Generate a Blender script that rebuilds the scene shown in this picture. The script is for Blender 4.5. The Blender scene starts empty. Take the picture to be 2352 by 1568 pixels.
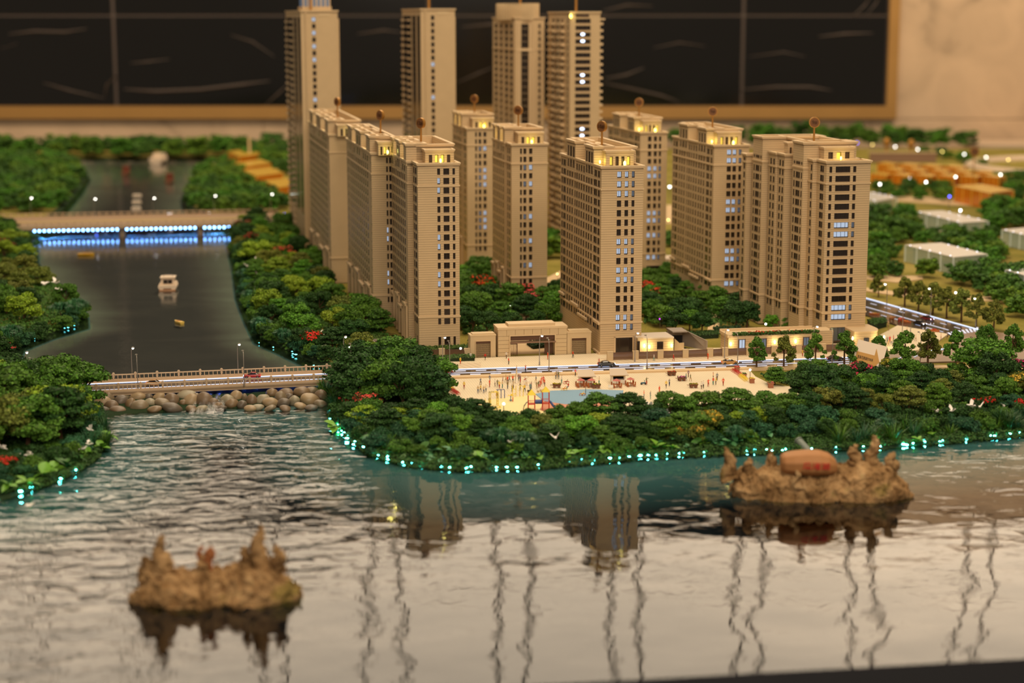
import bpy, math, random, hashlib
import numpy as np
from mathutils import Vector, Matrix, noise
random.seed(7); np.random.seed(7)
scene = bpy.context.scene
COL = scene.collection
PI = math.pi

# ------------------------------------------------------------------ camera
CAM_H, FPX, YH = .95, 4100.0, 40.0
PITCH = math.atan((784-YH)/FPX); CP, SP = math.cos(PITCH), math.sin(PITCH)
cd = bpy.data.cameras.new('camera'); cam = bpy.data.objects.new('camera', cd); COL.objects.link(cam)
cam.location = (0, 0, CAM_H); cam.rotation_euler = (PI/2-PITCH, 0, 0)
cd.sensor_width = 36; cd.lens = FPX/2352*36; cd.clip_start = .05; cd.clip_end = 60
cd.dof.use_dof = True; cd.dof.focus_distance = 4.45; cd.dof.aperture_fstop = 2.5; cd.dof.aperture_blades = 0
scene.camera = cam

# ------------------------------------------------------------------ world, lamps, exposure
w = bpy.data.worlds.new('room_light'); scene.world = w; w.use_nodes = True
w.node_tree.nodes['Background'].inputs[0].default_value = (1.0, .80, .58, 1)
w.node_tree.nodes['Background'].inputs[1].default_value = .20
def area_lamp(name, loc, target, sx, sy, watt, col):
    l = bpy.data.lights.new(name, 'AREA'); l.shape = 'RECTANGLE'; l.size = sx; l.size_y = sy; l.energy = watt; l.color = col
    o = bpy.data.objects.new(name, l); COL.objects.link(o); o.location = loc
    o.rotation_euler = (Vector(target)-Vector(loc)).to_track_quat('-Z', 'Y').to_euler()
    return o
area_lamp('ceiling_panel', (.4, 4.6, 4.3), (.2, 5.0, 0), 2.6, 2.6, 105, (1, .83, .60))
area_lamp('ceiling_panel', (-.6, 8.6, 4.3), (-.6, 8.8, 0), 3.0, 2.6, 105, (1, .80, .56))
area_lamp('ceiling_panel', (1.6, .2, 3.6), (.4, 5.2, .2), 2.0, 1.4, 80, (1, .82, .60))
area_lamp('front_fill', (-.6, -2.4, 2.5), (-.2, 4.6, .1), 3.6, 1.2, 70, (1, .86, .70))  # unseen fill added behind the camera to brighten bridge stones and tower fronts
area_lamp('wall_washer', (3.6, 10.6, 3.4), (4.2, 13.2, .6), 3.0, .6, 76, (1, .78, .55))
area_lamp('wall_washer', (-3.6, 10.6, 3.2), (-3.2, 13.2, .2), 3.0, .6, 56, (1, .78, .55))
vs = scene.view_settings
vs.view_transform = 'Standard'; vs.look = 'None'; vs.exposure = 0.36; vs.gamma = 1.0; vs.use_curve_mapping = False
scene.cycles.use_denoising = True
try: scene.cycles.denoiser = 'OPENIMAGEDENOISE'
except Exception: pass
scene.cycles.max_bounces = 8; scene.cycles.transparent_max_bounces = 12
scene.cycles.sample_clamp_indirect = 6.0
scene.cycles.caustics_reflective = False; scene.cycles.caustics_refractive = False

# ------------------------------------------------------------------ helpers
LK = .050                                    # level of the lake
def at(px, py, z=LK):                      # the point of the horizontal plane z seen at a pixel of the 2352 x 1568 photograph
    dx = (px-1176)/FPX; dy = -(py-784)/FPX
    t = (z-CAM_H)/(-SP+CP*dy)
    return Vector((dx*t, (CP+SP*dy)*t, z))
def atY(px, py, Y):
    dx = (px-1176)/FPX; dy = -(py-784)/FPX
    t = Y/(CP+SP*dy)
    return Vector((dx*t, Y, CAM_H+(-SP+CP*dy)*t))
def pj(p):
    a = p[1]*CP-(p[2]-CAM_H)*SP; b = p[1]*SP+(p[2]-CAM_H)*CP
    return 1176+FPX*p[0]/a, 784-FPX*b/a
def lerp(a, b, t): return a+(b-a)*t

def tag(o, label=None, cat=None, group=None, kind=None):
    if label: o['label'] = label
    if cat: o['category'] = cat
    if group: o['group'] = group
    if kind: o['kind'] = kind
    return o
def thing(name, label, cat, loc=(0, 0, 0), rz=0.0, group=None):
    o = bpy.data.objects.new(name, None); COL.objects.link(o); o.empty_display_size = .01
    o.location = loc; o.rotation_euler = (0, 0, rz)
    return tag(o, label, cat, group)
def mob(name, me, parent=None, loc=(0, 0, 0), rot=(0, 0, 0), sc=None):
    o = bpy.data.objects.new(name, me); COL.objects.link(o)
    if parent: o.parent = parent
    o.location = loc; o.rotation_euler = rot
    if sc is not None: o.scale = sc if hasattr(sc, '__len__') else (sc, sc, sc)
    return o

class MB:                                   # collects faces, becomes one mesh
    def __init__(s): s.v = []; s.f = []; s.mi = []; s.m = 0; s.M = None; s.sm = []
    def add(s, vs, fs, smooth=False):
        n = len(s.v)
        if s.M is not None: vs = [s.M @ Vector(p) for p in vs]
        s.v += [tuple(p) for p in vs]
        for f in fs: s.f.append(tuple(i+n for i in f)); s.mi.append(s.m); s.sm.append(smooth)
        return s
    def quad(s, a, b, c, d): return s.add([a, b, c, d], [(0, 1, 2, 3)])
    def box(s, x0, x1, y0, y1, z0, z1):
        return s.add([(x0,y0,z0),(x1,y0,z0),(x1,y1,z0),(x0,y1,z0),(x0,y0,z1),(x1,y0,z1),(x1,y1,z1),(x0,y1,z1)],
                     [(0,3,2,1),(4,5,6,7),(0,1,5,4),(1,2,6,5),(2,3,7,6),(3,0,4,7)])
    def prism(s, poly, z0, z1):
        n = len(poly); a = sum(poly[i][0]*poly[(i+1)%n][1]-poly[(i+1)%n][0]*poly[i][1] for i in range(n))
        if a < 0: poly = poly[::-1]
        vs = [(p[0],p[1],z0) for p in poly]+[(p[0],p[1],z1) for p in poly]
        return s.add(vs, [tuple(range(n))[::-1], tuple(range(n,2*n))]+[(i,(i+1)%n,n+(i+1)%n,n+i) for i in range(n)])
    def cyl(s, p0, p1, r0, r1=None, n=8, cap=True, smooth=True):
        r1 = r0 if r1 is None else r1
        p0, p1 = Vector(p0), Vector(p1); d = (p1-p0)
        if d.length < 1e-9: return s
        d.normalize(); u = d.orthogonal().normalized(); w_ = d.cross(u)
        vs = []
        for p, r in ((p0, r0), (p1, r1)):
            vs += [p+(u*math.cos(2*PI*i/n)+w_*math.sin(2*PI*i/n))*r for i in range(n)]
        s.add(vs, [(i,(i+1)%n,n+(i+1)%n,n+i) for i in range(n)], smooth)
        if cap: s.add(vs, [tuple(range(n))[::-1], tuple(range(n,2*n))])
        return s
    def tube(s, pts, r, n=6):
        pts = [Vector(p) for p in pts]; rs = r if hasattr(r, '__len__') else [r]*len(pts)
        vs = []
        for i, p in enumerate(pts):
            d = (pts[min(i+1,len(pts)-1)]-pts[max(i-1,0)]).normalized(); u = d.cross(Vector((.31,.17,.93)))
            if u.length < 1e-4: u = d.orthogonal()
            u.normalize(); w_ = d.cross(u)
            vs += [p+(u*math.cos(2*PI*k/n)+w_*math.sin(2*PI*k/n))*rs[i] for k in range(n)]
        fs = [(i*n+k, i*n+(k+1)%n, (i+1)*n+(k+1)%n, (i+1)*n+k) for i in range(len(pts)-1) for k in range(n)]
        s.add(vs, fs, True); s.add(vs, [tuple(range(n))[::-1], tuple(range((len(pts)-1)*n, len(pts)*n))]); return s
    def ball(s, c, r, seg=10, rings=6, sc=(1,1,1)):
        c = Vector(c); vs = [c+Vector((0,0,r*sc[2]))]
        for i in range(1, rings):
            a = PI*i/rings
            vs += [c+Vector((r*sc[0]*math.sin(a)*math.cos(2*PI*k/seg), r*sc[1]*math.sin(a)*math.sin(2*PI*k/seg), r*sc[2]*math.cos(a))) for k in range(seg)]
        vs.append(c-Vector((0,0,r*sc[2]))); e = len(vs)-1; fs = [(0,1+k,1+(k+1)%seg) for k in range(seg)]
        for i in range(rings-2):
            o = 1+i*seg; fs += [(o+k, o+seg+k, o+seg+(k+1)%seg, o+(k+1)%seg) for k in range(seg)]
        o = 1+(rings-2)*seg; fs += [(o+k, e, o+(k+1)%seg) for k in range(seg)]
        return s.add(vs, fs, True)
    def lathe(s, prof, n=12, c=(0,0,0)):
        c = Vector(c); vs = [c+Vector((r*math.cos(2*PI*k/n), r*math.sin(2*PI*k/n), z)) for r, z in prof for k in range(n)]
        m = len(prof); fs = [(i*n+k, i*n+(k+1)%n, (i+1)*n+(k+1)%n, (i+1)*n+k) for i in range(m-1) for k in range(n)]
        s.add(vs, fs, True); s.add(vs, [tuple(range(n))[::-1], tuple(range((m-1)*n, m*n))]); return s
    def mesh(s, name, mats):
        me = bpy.data.meshes.new(name); me.from_pydata(s.v, [], s.f)
        mats = mats if isinstance(mats, (list, tuple)) else [mats]
        for m in mats: me.materials.append(m)
        if len(mats) > 1: me.polygons.foreach_set('material_index', s.mi)
        if any(s.sm): me.polygons.foreach_set('use_smooth', s.sm)
        me.update(); return me
    def build(s, name, mats, parent=None, loc=(0,0,0), rot=(0,0,0)): return mob(name, s.mesh(name, mats), parent, loc, rot)

# ------------------------------------------------------------------ materials
def lin(c):
    if max(c) > 1.0: c = tuple(x/255.0 for x in c)
    return tuple(x/12.92 if x <= .04045 else ((x+.055)/1.055)**2.4 for x in c)
def mat(name, col, rough=.6, metal=0.0, spec=.4, var=.0, vscale=30, bump=0.0, bscale=60, emit=None, estr=1.0, trans=0.0, alpha=1.0, coat=0.0):
    m = bpy.data.materials.new(name); m.use_nodes = True; nt = m.node_tree; b = nt.nodes['Principled BSDF']
    c = lin(col)
    b.inputs['Base Color'].default_value = (*c, 1); b.inputs['Roughness'].default_value = rough; b.inputs['Metallic'].default_value = metal
    b.inputs['Specular IOR Level'].default_value = spec; b.inputs['Transmission Weight'].default_value = trans; b.inputs['Alpha'].default_value = alpha
    b.inputs['Coat Weight'].default_value = coat
    if emit: b.inputs['Emission Color'].default_value = (*lin(emit), 1); b.inputs['Emission Strength'].default_value = estr
    if var or bump:
        tc = nt.nodes.new('ShaderNodeTexCoord'); nz = nt.nodes.new('ShaderNodeTexNoise'); nt.links.new(tc.outputs['Object'], nz.inputs['Vector'])
        nz.inputs['Scale'].default_value = vscale; nz.inputs['Detail'].default_value = 4
        if var:
            r = nt.nodes.new('ShaderNodeMix'); r.data_type = 'RGBA'
            r.inputs[6].default_value = (*[x*(1-var) for x in c], 1); r.inputs[7].default_value = (*[min(1,x*(1+var)) for x in c], 1)
            nt.links.new(nz.outputs['Fac'], r.inputs[0]); nt.links.new(r.outputs[2], b.inputs['Base Color'])
        if bump:
            n2 = nt.nodes.new('ShaderNodeTexNoise'); nt.links.new(tc.outputs['Object'], n2.inputs['Vector']); n2.inputs['Scale'].default_value = bscale; n2.inputs['Detail'].default_value = 5
            bp = nt.nodes.new('ShaderNodeBump'); bp.inputs['Distance'].default_value = bump; nt.links.new(n2.outputs['Fac'], bp.inputs['Height']); nt.links.new(bp.outputs['Normal'], b.inputs['Normal'])
    return m
def N(nt, t, **kw):
    n = nt.nodes.new(t)
    for k, v in kw.items(): setattr(n, k, v)
    return n
def math_n(nt, op, a, b=None, c=None, clamp=False):
    n = nt.nodes.new('ShaderNodeMath'); n.operation = op; n.use_clamp = clamp
    for i, x in enumerate((a, b, c)):
        if x is None: continue
        if isinstance(x, (int, float)): n.inputs[i].default_value = x
        else: nt.links.new(x, n.inputs[i])
    return n.outputs[0]
def ramp(nt, fac, stops):
    r = nt.nodes.new('ShaderNodeValToRGB'); nt.links.new(fac, r.inputs[0])
    while len(r.color_ramp.elements) < len(stops): r.color_ramp.elements.new(.5)
    for e, (p, c) in zip(r.color_ramp.elements, stops): e.position = p; e.color = (*c, 1) if len(c) == 3 else c
    return r.outputs[0]

def stone_mat(name, col, pitch, joint=.0010, vj=None):        # tan model stone with engraved course lines
    m = mat(name, col, rough=.62, spec=.3); nt = m.node_tree; b = nt.nodes['Principled BSDF']
    tc = N(nt, 'ShaderNodeTexCoord'); sx = N(nt, 'ShaderNodeSeparateXYZ'); nt.links.new(tc.outputs['Object'], sx.inputs[0])
    fr = math_n(nt, 'MODULO', math_n(nt, 'ADD', sx.outputs['Z'], 10.0), pitch)
    line = math_n(nt, 'LESS_THAN', fr, joint)
    gm = N(nt, 'ShaderNodeNewGeometry'); sn = N(nt, 'ShaderNodeSeparateXYZ'); nt.links.new(gm.outputs['Normal'], sn.inputs[0])
    side = math_n(nt, 'LESS_THAN', math_n(nt, 'ABSOLUTE', sn.outputs['Z']), .5)
    line = math_n(nt, 'MULTIPLY', line, side)
    nz = N(nt, 'ShaderNodeTexNoise'); nt.links.new(tc.outputs['Object'], nz.inputs['Vector']); nz.inputs['Scale'].default_value = 25
    c = lin(col)
    base = ramp(nt, nz.outputs['Fac'], [(0, [x*.92 for x in c]), (1, [x*1.06 for x in c])])
    mx = N(nt, 'ShaderNodeMix', data_type='RGBA'); nt.links.new(line, mx.inputs[0]); nt.links.new(base, mx.inputs[6]); mx.inputs[7].default_value = (*[x*.66 for x in c], 1)
    nt.links.new(mx.outputs[2], b.inputs['Base Color'])
    bp = N(nt, 'ShaderNodeBump'); bp.inputs['Distance'].default_value = .0006; nt.links.new(math_n(nt, 'SUBTRACT', 1.0, line), bp.inputs['Height']); nt.links.new(bp.outputs['Normal'], b.inputs['Normal'])
    return m
STONE = stone_mat('tan_stone', (208, 180, 140), .00628)
STONE2 = mat('tan_trim', (214, 186, 146), rough=.6, var=.04)
STONE3 = mat('tan_panel_stone', (206, 180, 140), rough=.62, var=.05, vscale=60)
GLASSD = mat('dark_window', (44, 36, 30), rough=.12, spec=.5)
GLASSB = mat('blue_window', (80, 88, 96), rough=.15, spec=.5)
GLASSS = mat('side_window', (86, 68, 54), rough=.25, spec=.4)
FRAME = mat('dark_frame', (58, 44, 36), rough=.4)
LITW = mat('lit_window', (120, 130, 140), rough=.2, emit=(196, 216, 245), estr=.5)
LITW2 = mat('dim_window', (90, 98, 106), rough=.2, emit=(150, 175, 205), estr=.14)
WARM = mat('warm_lit_room', (230, 200, 100), rough=.5, emit=(250, 226, 80), estr=.45)
BULBW = mat('white_lamp_glow', (255, 255, 255), emit=(255, 250, 238), estr=10)
BULBY = mat('yellow_lamp_glow', (255, 240, 190), emit=(255, 226, 120), estr=6)
GOLD = mat('gold_metal', (186, 134, 66), rough=.38, metal=.6, var=.1)
GOLDD = mat('dark_bronze', (84, 54, 30), rough=.5, metal=.3)
WHITE = mat('white_paint', (236, 226, 210), rough=.5)
GREYM = mat('grey_metal', (150, 140, 132), rough=.35, metal=.6)
PAVE = None

# text becomes flat mesh lettering; all of it is made early, while the scene is small
_txt = {}
def text_mesh(s, size, mat_, ext=.0004):
    cu = bpy.data.curves.new('lettering', 'FONT'); cu.body = s; cu.size = size; cu.align_x = 'CENTER'; cu.align_y = 'CENTER'; cu.extrude = ext
    o = bpy.data.objects.new('lettering', cu); COL.objects.link(o)
    bpy.context.view_layer.update()
    me = bpy.data.meshes.new_from_object(o.evaluated_get(bpy.context.evaluated_depsgraph_get()))
    bpy.data.objects.remove(o); bpy.data.curves.remove(cu)
    me.materials.clear(); me.materials.append(mat_); me.name = 'lettering'
    return me
REDP = mat('red_paint', (196, 34, 26), rough=.6)
BLACKP = mat('black_print', (40, 30, 24), rough=.7)
TXT_LAKE = text_mesh('瓜渚湖', .0165, REDP, .0009)
TXT_SIGN = text_mesh('距离花港湖约700米', .0092, BLACKP, .0002)
TXT_NUM = {k: text_mesh(k, .0165, GOLDD, .0007) for k in ('9#', '8#', '10#', '11#', '12#', '7#', '6#', '5#', '3#', '2#')}
# ------------------------------------------------------------------ room: back wall with the framed black glass, bright clerestory above it
LAND, RIV = .075, .058
WY = 13.0
def struct(o, label=None): o['kind'] = 'structure'; return o
marble = mat('pale_marble', (206, 178, 146), rough=.45, spec=.4)
nt = marble.node_tree; b = nt.nodes['Principled BSDF']; tc = N(nt, 'ShaderNodeTexCoord')
n1 = N(nt, 'ShaderNodeTexNoise'); nt.links.new(tc.outputs['Object'], n1.inputs['Vector']); n1.inputs['Scale'].default_value = 2.2; n1.inputs['Detail'].default_value = 8; n1.inputs['Distortion'].default_value = 1.4
cm = lin((206, 178, 146))
nt.links.new(ramp(nt, n1.outputs['Fac'], [(.25, [x*.55 for x in cm]), (.42, [x*.88 for x in cm]), (.6, cm), (.85, [x*1.1 for x in cm])]), b.inputs['Base Color'])
blackglass = mat('black_glass', (10, 9, 9), rough=.10, spec=.55, var=.4, vscale=1.5)
seal = mat('grey_sealant', (86, 74, 68), rough=.6)
film = mat('film_crease', (74, 62, 54), rough=.35)
goldfr = mat('brushed_gold_frame', (176, 134, 76), rough=.42, metal=.35, var=.08, vscale=5)
XL, XR = -6.2, 7.0
GX = atY(2034, 200, WY)[0]; GZ0 = atY(1000, 243, WY)[2]; GZ1 = 2.90; FZ0 = atY(1000, 272, WY)[2]
m = MB()
m.box(XL, XR, WY+.02, WY+.25, -.8, 5.2)
wall = struct(m.build('wall_back', marble))
# marble slabs fixed to the wall (below and right of the glass)
slabs = [(XL+2.2*i, XL+2.2*i+2.195, -.8, FZ0-.005) for i in range(6)] + [(GX+.075, GX+.075+2.2, FZ0-.0, 1.24), (GX+.075, GX+.075+2.2, 1.245, GZ1), (GX+2.28, XR, FZ0, 1.24), (GX+2.28, XR, 1.245, GZ1)]
for x0, x1, z0, z1 in slabs:
    if x0 < XR: MB().box(x0, min(x1, XR), WY, WY+.019, z0, z1).build('marble_panel', marble, wall)
win = struct(MB().box(XL, GX+.02, WY-.012, WY+.018, GZ0-.02, GZ1).build('window_1', seal))
seams = [atY(p, 140, WY)[0] for p in (265-720, 265, 985, 1705)]; zs = atY(1000, 35, WY)[2]
xs = [XL]+seams+[GX]; zrows = [GZ0, zs, zs+.98, GZ1]
for i in range(len(xs)-1):
    for j in range(3):
        MB().box(xs[i]+.012, xs[i+1]-.012, WY-.022, WY-.013, zrows[j]+.009, zrows[j+1]-.009).build('pane', blackglass, win)
fr = MB(); fr.box(XL, GX+.075, WY-.05, WY+.018, FZ0, GZ0); fr.build('frame_sill', goldfr, win)
fr = MB(); fr.box(GX, GX+.075, WY-.05, WY+.018, GZ0, GZ1); fr.build('frame_post', goldfr, win)
def crease(pts, r):
    MB().tube([atY(x, y, WY-.024)*1.0 for x, y in pts], [r*.3]+[r]*(len(pts)-2)+[r*.3], 5).build('crease', film, win)
for pts, r in [([(20, 78), (80, 72), (150, 74), (200, 66)], .010), ([(285, 205), (360, 210), (460, 206), (560, 194), (620, 186)], .013),
               ([(100, 190), (160, 208), (240, 226)], .009), ([(240, 225), (245, 195), (268, 172)], .009), ([(530, 80), (580, 96), (630, 130)], .008),
               ([(0, 112), (40, 100)], .007), ([(1060, 62), (1140, 55), (1260, 66)], .012), ([(1390, 180), (1440, 172), (1480, 156)], .012),
               ([(1386, 190), (1450, 204), (1520, 220), (1560, 234)], .010), ([(1700, 206), (1780, 200), (1860, 200), (1910, 208)], .010),
               ([(1880, 84), (1940, 78), (2005, 76)], .010), ([(1960, 36), (1985, 14), (1998, -4)], .008), ([(1990, 34), (2012, 8), (2020, -4)], .007),
               ([(610, 240), (640, 215), (665, 190)], .009), ([(1050, 190), (1100, 168), (1135, 154)], .008), ([(820, 78), (880, 70), (920, 74)], .010),
               ([(1386, 24), (1440, 12), (1500, 14)], .010), ([(1500, 110), (1560, 98), (1620, 106)], .007), ([(1720, 130), (1800, 120), (1850, 130)], .006),
               ([(300, 145), (340, 142), (390, 136)], .008)]:
    crease(pts, r)
# bright clerestory: curtained windows with mullions in pairs
sheer = mat('sunlit_sheer_curtain', (250, 240, 226), rough=.8, emit=(255, 236, 212), estr=1.45)
mull = mat('clerestory_mullion', (120, 108, 96), rough=.5)
win2 = struct(MB().box(XL, XR, WY+.0, WY+.018, GZ1, 5.2).build('window_2', mull))
px = [(840, 905), (1140, 1215), (1425, 1490), (1710, 1770), (1990, 2050), (2255, 2315), (555, 620), (270, 335), (-15, 50), (2540, 2600)]
bars = sorted([(p-1176)/FPX*12.95 for q in px for p in q]); edges = [XL]+bars+[XR]
for i in range(len(edges)-1):
    for z0, z1 in ((GZ1+.05, 3.36), (3.385, 5.2)):
        MB().box(edges[i]+.018, edges[i+1]-.018, WY-.012, WY-.001, z0, z1).build('curtain_panel', sheer, win2)
MB().box(XL, XR, WY-.10, WY-.014, GZ1, GZ1+.05).build('ledge', marble, win2)
floor = struct(MB().box(-6.5, 7.2, -2.5, WY+.2, -.86, -.80).build('floor', mat('room_floor', (120, 100, 80), rough=.3, var=.1)))
# round pale bench and low ledge behind the model on the right
pale = mat('pale_counter', (204, 180, 152), rough=.4, var=.05, vscale=6)
c = atY(2480, 340, 10.6)
t = thing('round_bench', 'large round pale stone bench standing behind the model on the right', 'bench', (c[0], 10.6, -.8))
MB().lathe([(.66, 0), (.66, .88), (.64, .90), (.60, .90), (.58, .87), (.57, .5), (.0, .5)], 40).build('ring_wall', pale, t)
t = thing('low_ledge', 'long low pale ledge along the marble wall at right', 'ledge', (5.2, 12.6, -.8))
MB().box(-1.95, 1.6, -.2, .3, 0, .86).build('body', pale, t); MB().box(-1.98, 1.6, -.23, .3, .86, .885).build('top', pale, t)

# ------------------------------------------------------------------ ground of the model
FRONT = [(-3.2, 2.2), at(-700, 1230)[:2], at(-250, 1185)[:2]]+[at(*p)[:2] for p in [(0, 1150), (80, 1125), (170, 1090), (225, 1050), (248, 1005), (238, 960), (300, 948), (500, 938), (700, 925), (738, 930), (765, 962), (800, 1010), (850, 1045), (930, 1068), (1050, 1080), (1200, 1078), (1350, 1062), (1500, 1050), (1650, 1042), (1800, 1038), (2000, 1033), (2150, 1020), (2352, 998), (2700, 960)]]+[(3.2, 3.7), (3.2, 2.2)]
FRONT = [tuple(p) for p in FRONT]
RIVER = [tuple(at(x, y, RIV)[:2]) for x, y in [(730, 893), (240, 918), (60, 905), (8, 850), (40, 797), (110, 770), (188, 747), (186, 715), (150, 670), (118, 640), (76, 600), (76, 545), (100, 520), (140, 490), (182, 440), (200, 410), (186, 385), (165, 366), (520, 366), (470, 380), (440, 420), (424, 455), (430, 480), (470, 505), (525, 515), (530, 560), (545, 610), (555, 680), (575, 730), (600, 780), (650, 802), (700, 826), (740, 846), (760, 872)]]
def sdist(P, poly):                          # signed distance, negative inside
    P = np.asarray(P, float); n = len(poly); d = np.full(len(P), 1e9); ins = np.zeros(len(P), bool)
    for i in range(n):
        a = np.array(poly[i], float); b_ = np.array(poly[(i+1)%n], float); e = b_-a
        t_ = np.clip(((P-a)@e)/max(e@e, 1e-12), 0, 1); d = np.minimum(d, np.hypot(*(P-a-t_[:, None]*e).T))
        if a[1] != b_[1]:
            c_ = (a[1] > P[:, 1]) != (b_[1] > P[:, 1]); xi = (b_[0]-a[0])*(P[:, 1]-a[1])/(b_[1]-a[1])+a[0]
            ins ^= c_ & (P[:, 0] < xi)
    return np.where(ins, -d, d)
def sstep(a, b_, x): t_ = np.clip((x-a)/(b_-a), 0, 1); return t_*t_*(3-2*t_)
def terrain_z(P):
    P = np.atleast_2d(np.asarray(P, float)); df = sdist(P, FRONT); dr = sdist(P, RIVER)
    z = np.where(df < 0, LK-.07*sstep(-.02, .40, -df)-.001, LK+.003+(LAND-.006-LK)*sstep(-.01, .26, df))
    zr = np.where(dr < 0, RIV-.005-.03*sstep(0, .08, -dr), RIV+.001+(LAND-.004-RIV)*sstep(0, .05, dr))
    return np.minimum(z, zr)
_zs = np.linspace(.080, LK, 40)
def gat(px, py):                              # where the line of sight through a pixel meets the ground (or the water)
    P = np.array([at(px, py, z)[:] for z in _zs]); tz = terrain_z(P[:, :2]); k = int(np.argmax(tz >= P[:, 2]-1e-4)) if (tz >= P[:, 2]-1e-4).any() else len(P)-1
    return Vector((P[k, 0], P[k, 1], max(LK, float(tz[k]))))
ny, nx = 330, 300
ys = 2.3*(12.2/2.3)**(np.linspace(0, 1, ny)**1.0); ys[-1] = 12.2
G = np.array([[(-.36-.10/y)*y*1.0*(1-2*i/(nx-1))*-1*-1 if False else (2*i/(nx-1)-1)*(.33*y+.12), y] for y in ys for i in range(nx)])
Z = terrain_z(G)
faces = [(j*nx+i, j*nx+i+1, (j+1)*nx+i+1, (j+1)*nx+i) for j in range(ny-1) for i in range(nx-1)]
me = bpy.data.meshes.new('ground'); me.from_pydata(np.column_stack([G, Z]).tolist(), [], faces); me.polygons.foreach_set('use_smooth', [True]*len(faces))
grassm = mat('flocked_lawn', (150, 134, 62), rough=.95, spec=.1)
nt = grassm.node_tree; b = nt.nodes['Principled BSDF']; tc = N(nt, 'ShaderNodeTexCoord')
n1 = N(nt, 'ShaderNodeTexNoise'); nt.links.new(tc.outputs['Object'], n1.inputs['Vector']); n1.inputs['Scale'].default_value = 5; n1.inputs['Detail'].default_value = 6
n2 = N(nt, 'ShaderNodeTexNoise'); nt.links.new(tc.outputs['Object'], n2.inputs['Vector']); n2.inputs['Scale'].default_value = 260
cmb = math_n(nt, 'ADD', math_n(nt, 'MULTIPLY', n1.outputs['Fac'], .7), math_n(nt, 'MULTIPLY', n2.outputs['Fac'], .3))
land_c = ramp(nt, cmb, [(.3, lin((112, 108, 40))), (.5, lin((150, 136, 62))), (.62, lin((176, 156, 84))), (.75, lin((184, 160, 104)))])
sx = N(nt, 'ShaderNodeSeparateXYZ'); nt.links.new(tc.outputs['Object'], sx.inputs[0])
wet = math_n(nt, 'MULTIPLY_ADD', sx.outputs['Z'], -150.0, 11.0, clamp=True)      # the banks below the lawn level are dark moss
mx = N(nt, 'ShaderNodeMix', data_type='RGBA'); nt.links.new(wet, mx.inputs[0]); nt.links.new(land_c, mx.inputs[6]); mx.inputs[7].default_value = (*lin((36, 52, 30)), 1)
shelf_glow = math_n(nt, 'MULTIPLY', math_n(nt, 'MULTIPLY_ADD', sx.outputs['Z'], -400.0, LK*400-.4, clamp=True), math_n(nt, 'MULTIPLY_ADD', sx.outputs['Z'], 26.0, 1.25-LK*26, clamp=True))      # teal glow of the shore lamps put into the bed colour, fading with depth
mx2 = N(nt, 'ShaderNodeMix', data_type='RGBA'); nt.links.new(shelf_glow, mx2.inputs[0]); nt.links.new(mx.outputs[2], mx2.inputs[6]); mx2.inputs[7].default_value = (*lin((112, 150, 152)), 1)
deep = math_n(nt, 'LESS_THAN', sx.outputs['Z'], LK-.012)
mx3 = N(nt, 'ShaderNodeMix', data_type='RGBA'); nt.links.new(deep, mx3.inputs[0]); nt.links.new(mx.outputs[2], mx3.inputs[6]); mx3.inputs[7].default_value = (*lin((24, 30, 38)), 1); nt.links.new(mx3.outputs[2], mx2.inputs[6])
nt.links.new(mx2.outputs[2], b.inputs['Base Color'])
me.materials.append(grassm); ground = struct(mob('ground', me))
m = MB(); m.prism([(-3.3, 2.6), tuple(at(-600, 1680)[:2]), tuple(at(1700, 1566)[:2]), tuple(at(2352, 1529)[:2]), tuple(at(3200, 1480)[:2]), (3.3, 3.0), (3.9, 12.2), (-4.2, 12.2)], -.075, -.060)
struct(m.build('trim_1', mat('basin_bottom', (20, 26, 34), rough=.8)))
# table body and its black rim
rimm = mat('black_rim', (12, 14, 20), rough=.7, spec=.05)
a, b_, c = at(-600, 1690), at(1700, 1569), at(3200, 1481)
t = thing('display_table', 'black rimmed display table carrying the whole model, rim at the lower right corner', 'table', (0, 0, 0))
d = Vector((-.02, -.12, 0))
m = MB(); m.prism([tuple(a[:2]), tuple(c[:2]), tuple((c+d)[:2]), tuple((a+d)[:2])], -.12, LK+.010); m.build('rim', rimm, t)
m = MB(); m.prism([tuple((a+d*.6)[:2]), tuple((c+d*.6)[:2]), (2.80, 8.6), (2.45, 12.2), (-4.2, 12.2)], -.80, -.08); m.build('cabinet', mat('cabinet_side', (60, 48, 40), rough=.5), t)

# ------------------------------------------------------------------ water
def water_mat(name, tint, ior, rough, transp):
    m = bpy.data.materials.new(name); m.use_nodes = True; nt = m.node_tree; nt.nodes.clear()
    out = N(nt, 'ShaderNodeOutputMaterial'); mix = N(nt, 'ShaderNodeMixShader'); tr = N(nt, 'ShaderNodeBsdfTransparent'); gl = N(nt, 'ShaderNodeBsdfGlossy'); fz = N(nt, 'ShaderNodeFresnel')
    tr.inputs[0].default_value = (*transp, 1); gl.inputs['Color'].default_value = (*tint, 1); gl.inputs['Roughness'].default_value = rough; fz.inputs['IOR'].default_value = ior
    nt.links.new(fz.outputs[0], mix.inputs[0]); nt.links.new(tr.outputs[0], mix.inputs[1]); nt.links.new(gl.outputs[0], mix.inputs[2]); nt.links.new(mix.outputs[0], out.inputs[0])
    return m, nt, gl, fz
wm, nt, gl, fz = water_mat('rippled_water', (1, .98, .95), 1.5, .015, (.62, .80, .80))
tc = N(nt, 'ShaderNodeTexCoord'); sx = N(nt, 'ShaderNodeSeparateXYZ'); nt.links.new(tc.outputs['Object'], sx.inputs[0])
FALL = at(330, 1030)
dx = math_n(nt, 'SUBTRACT', sx.outputs['X'], FALL[0]); dy = math_n(nt, 'SUBTRACT', sx.outputs['Y'], FALL[1])
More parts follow.
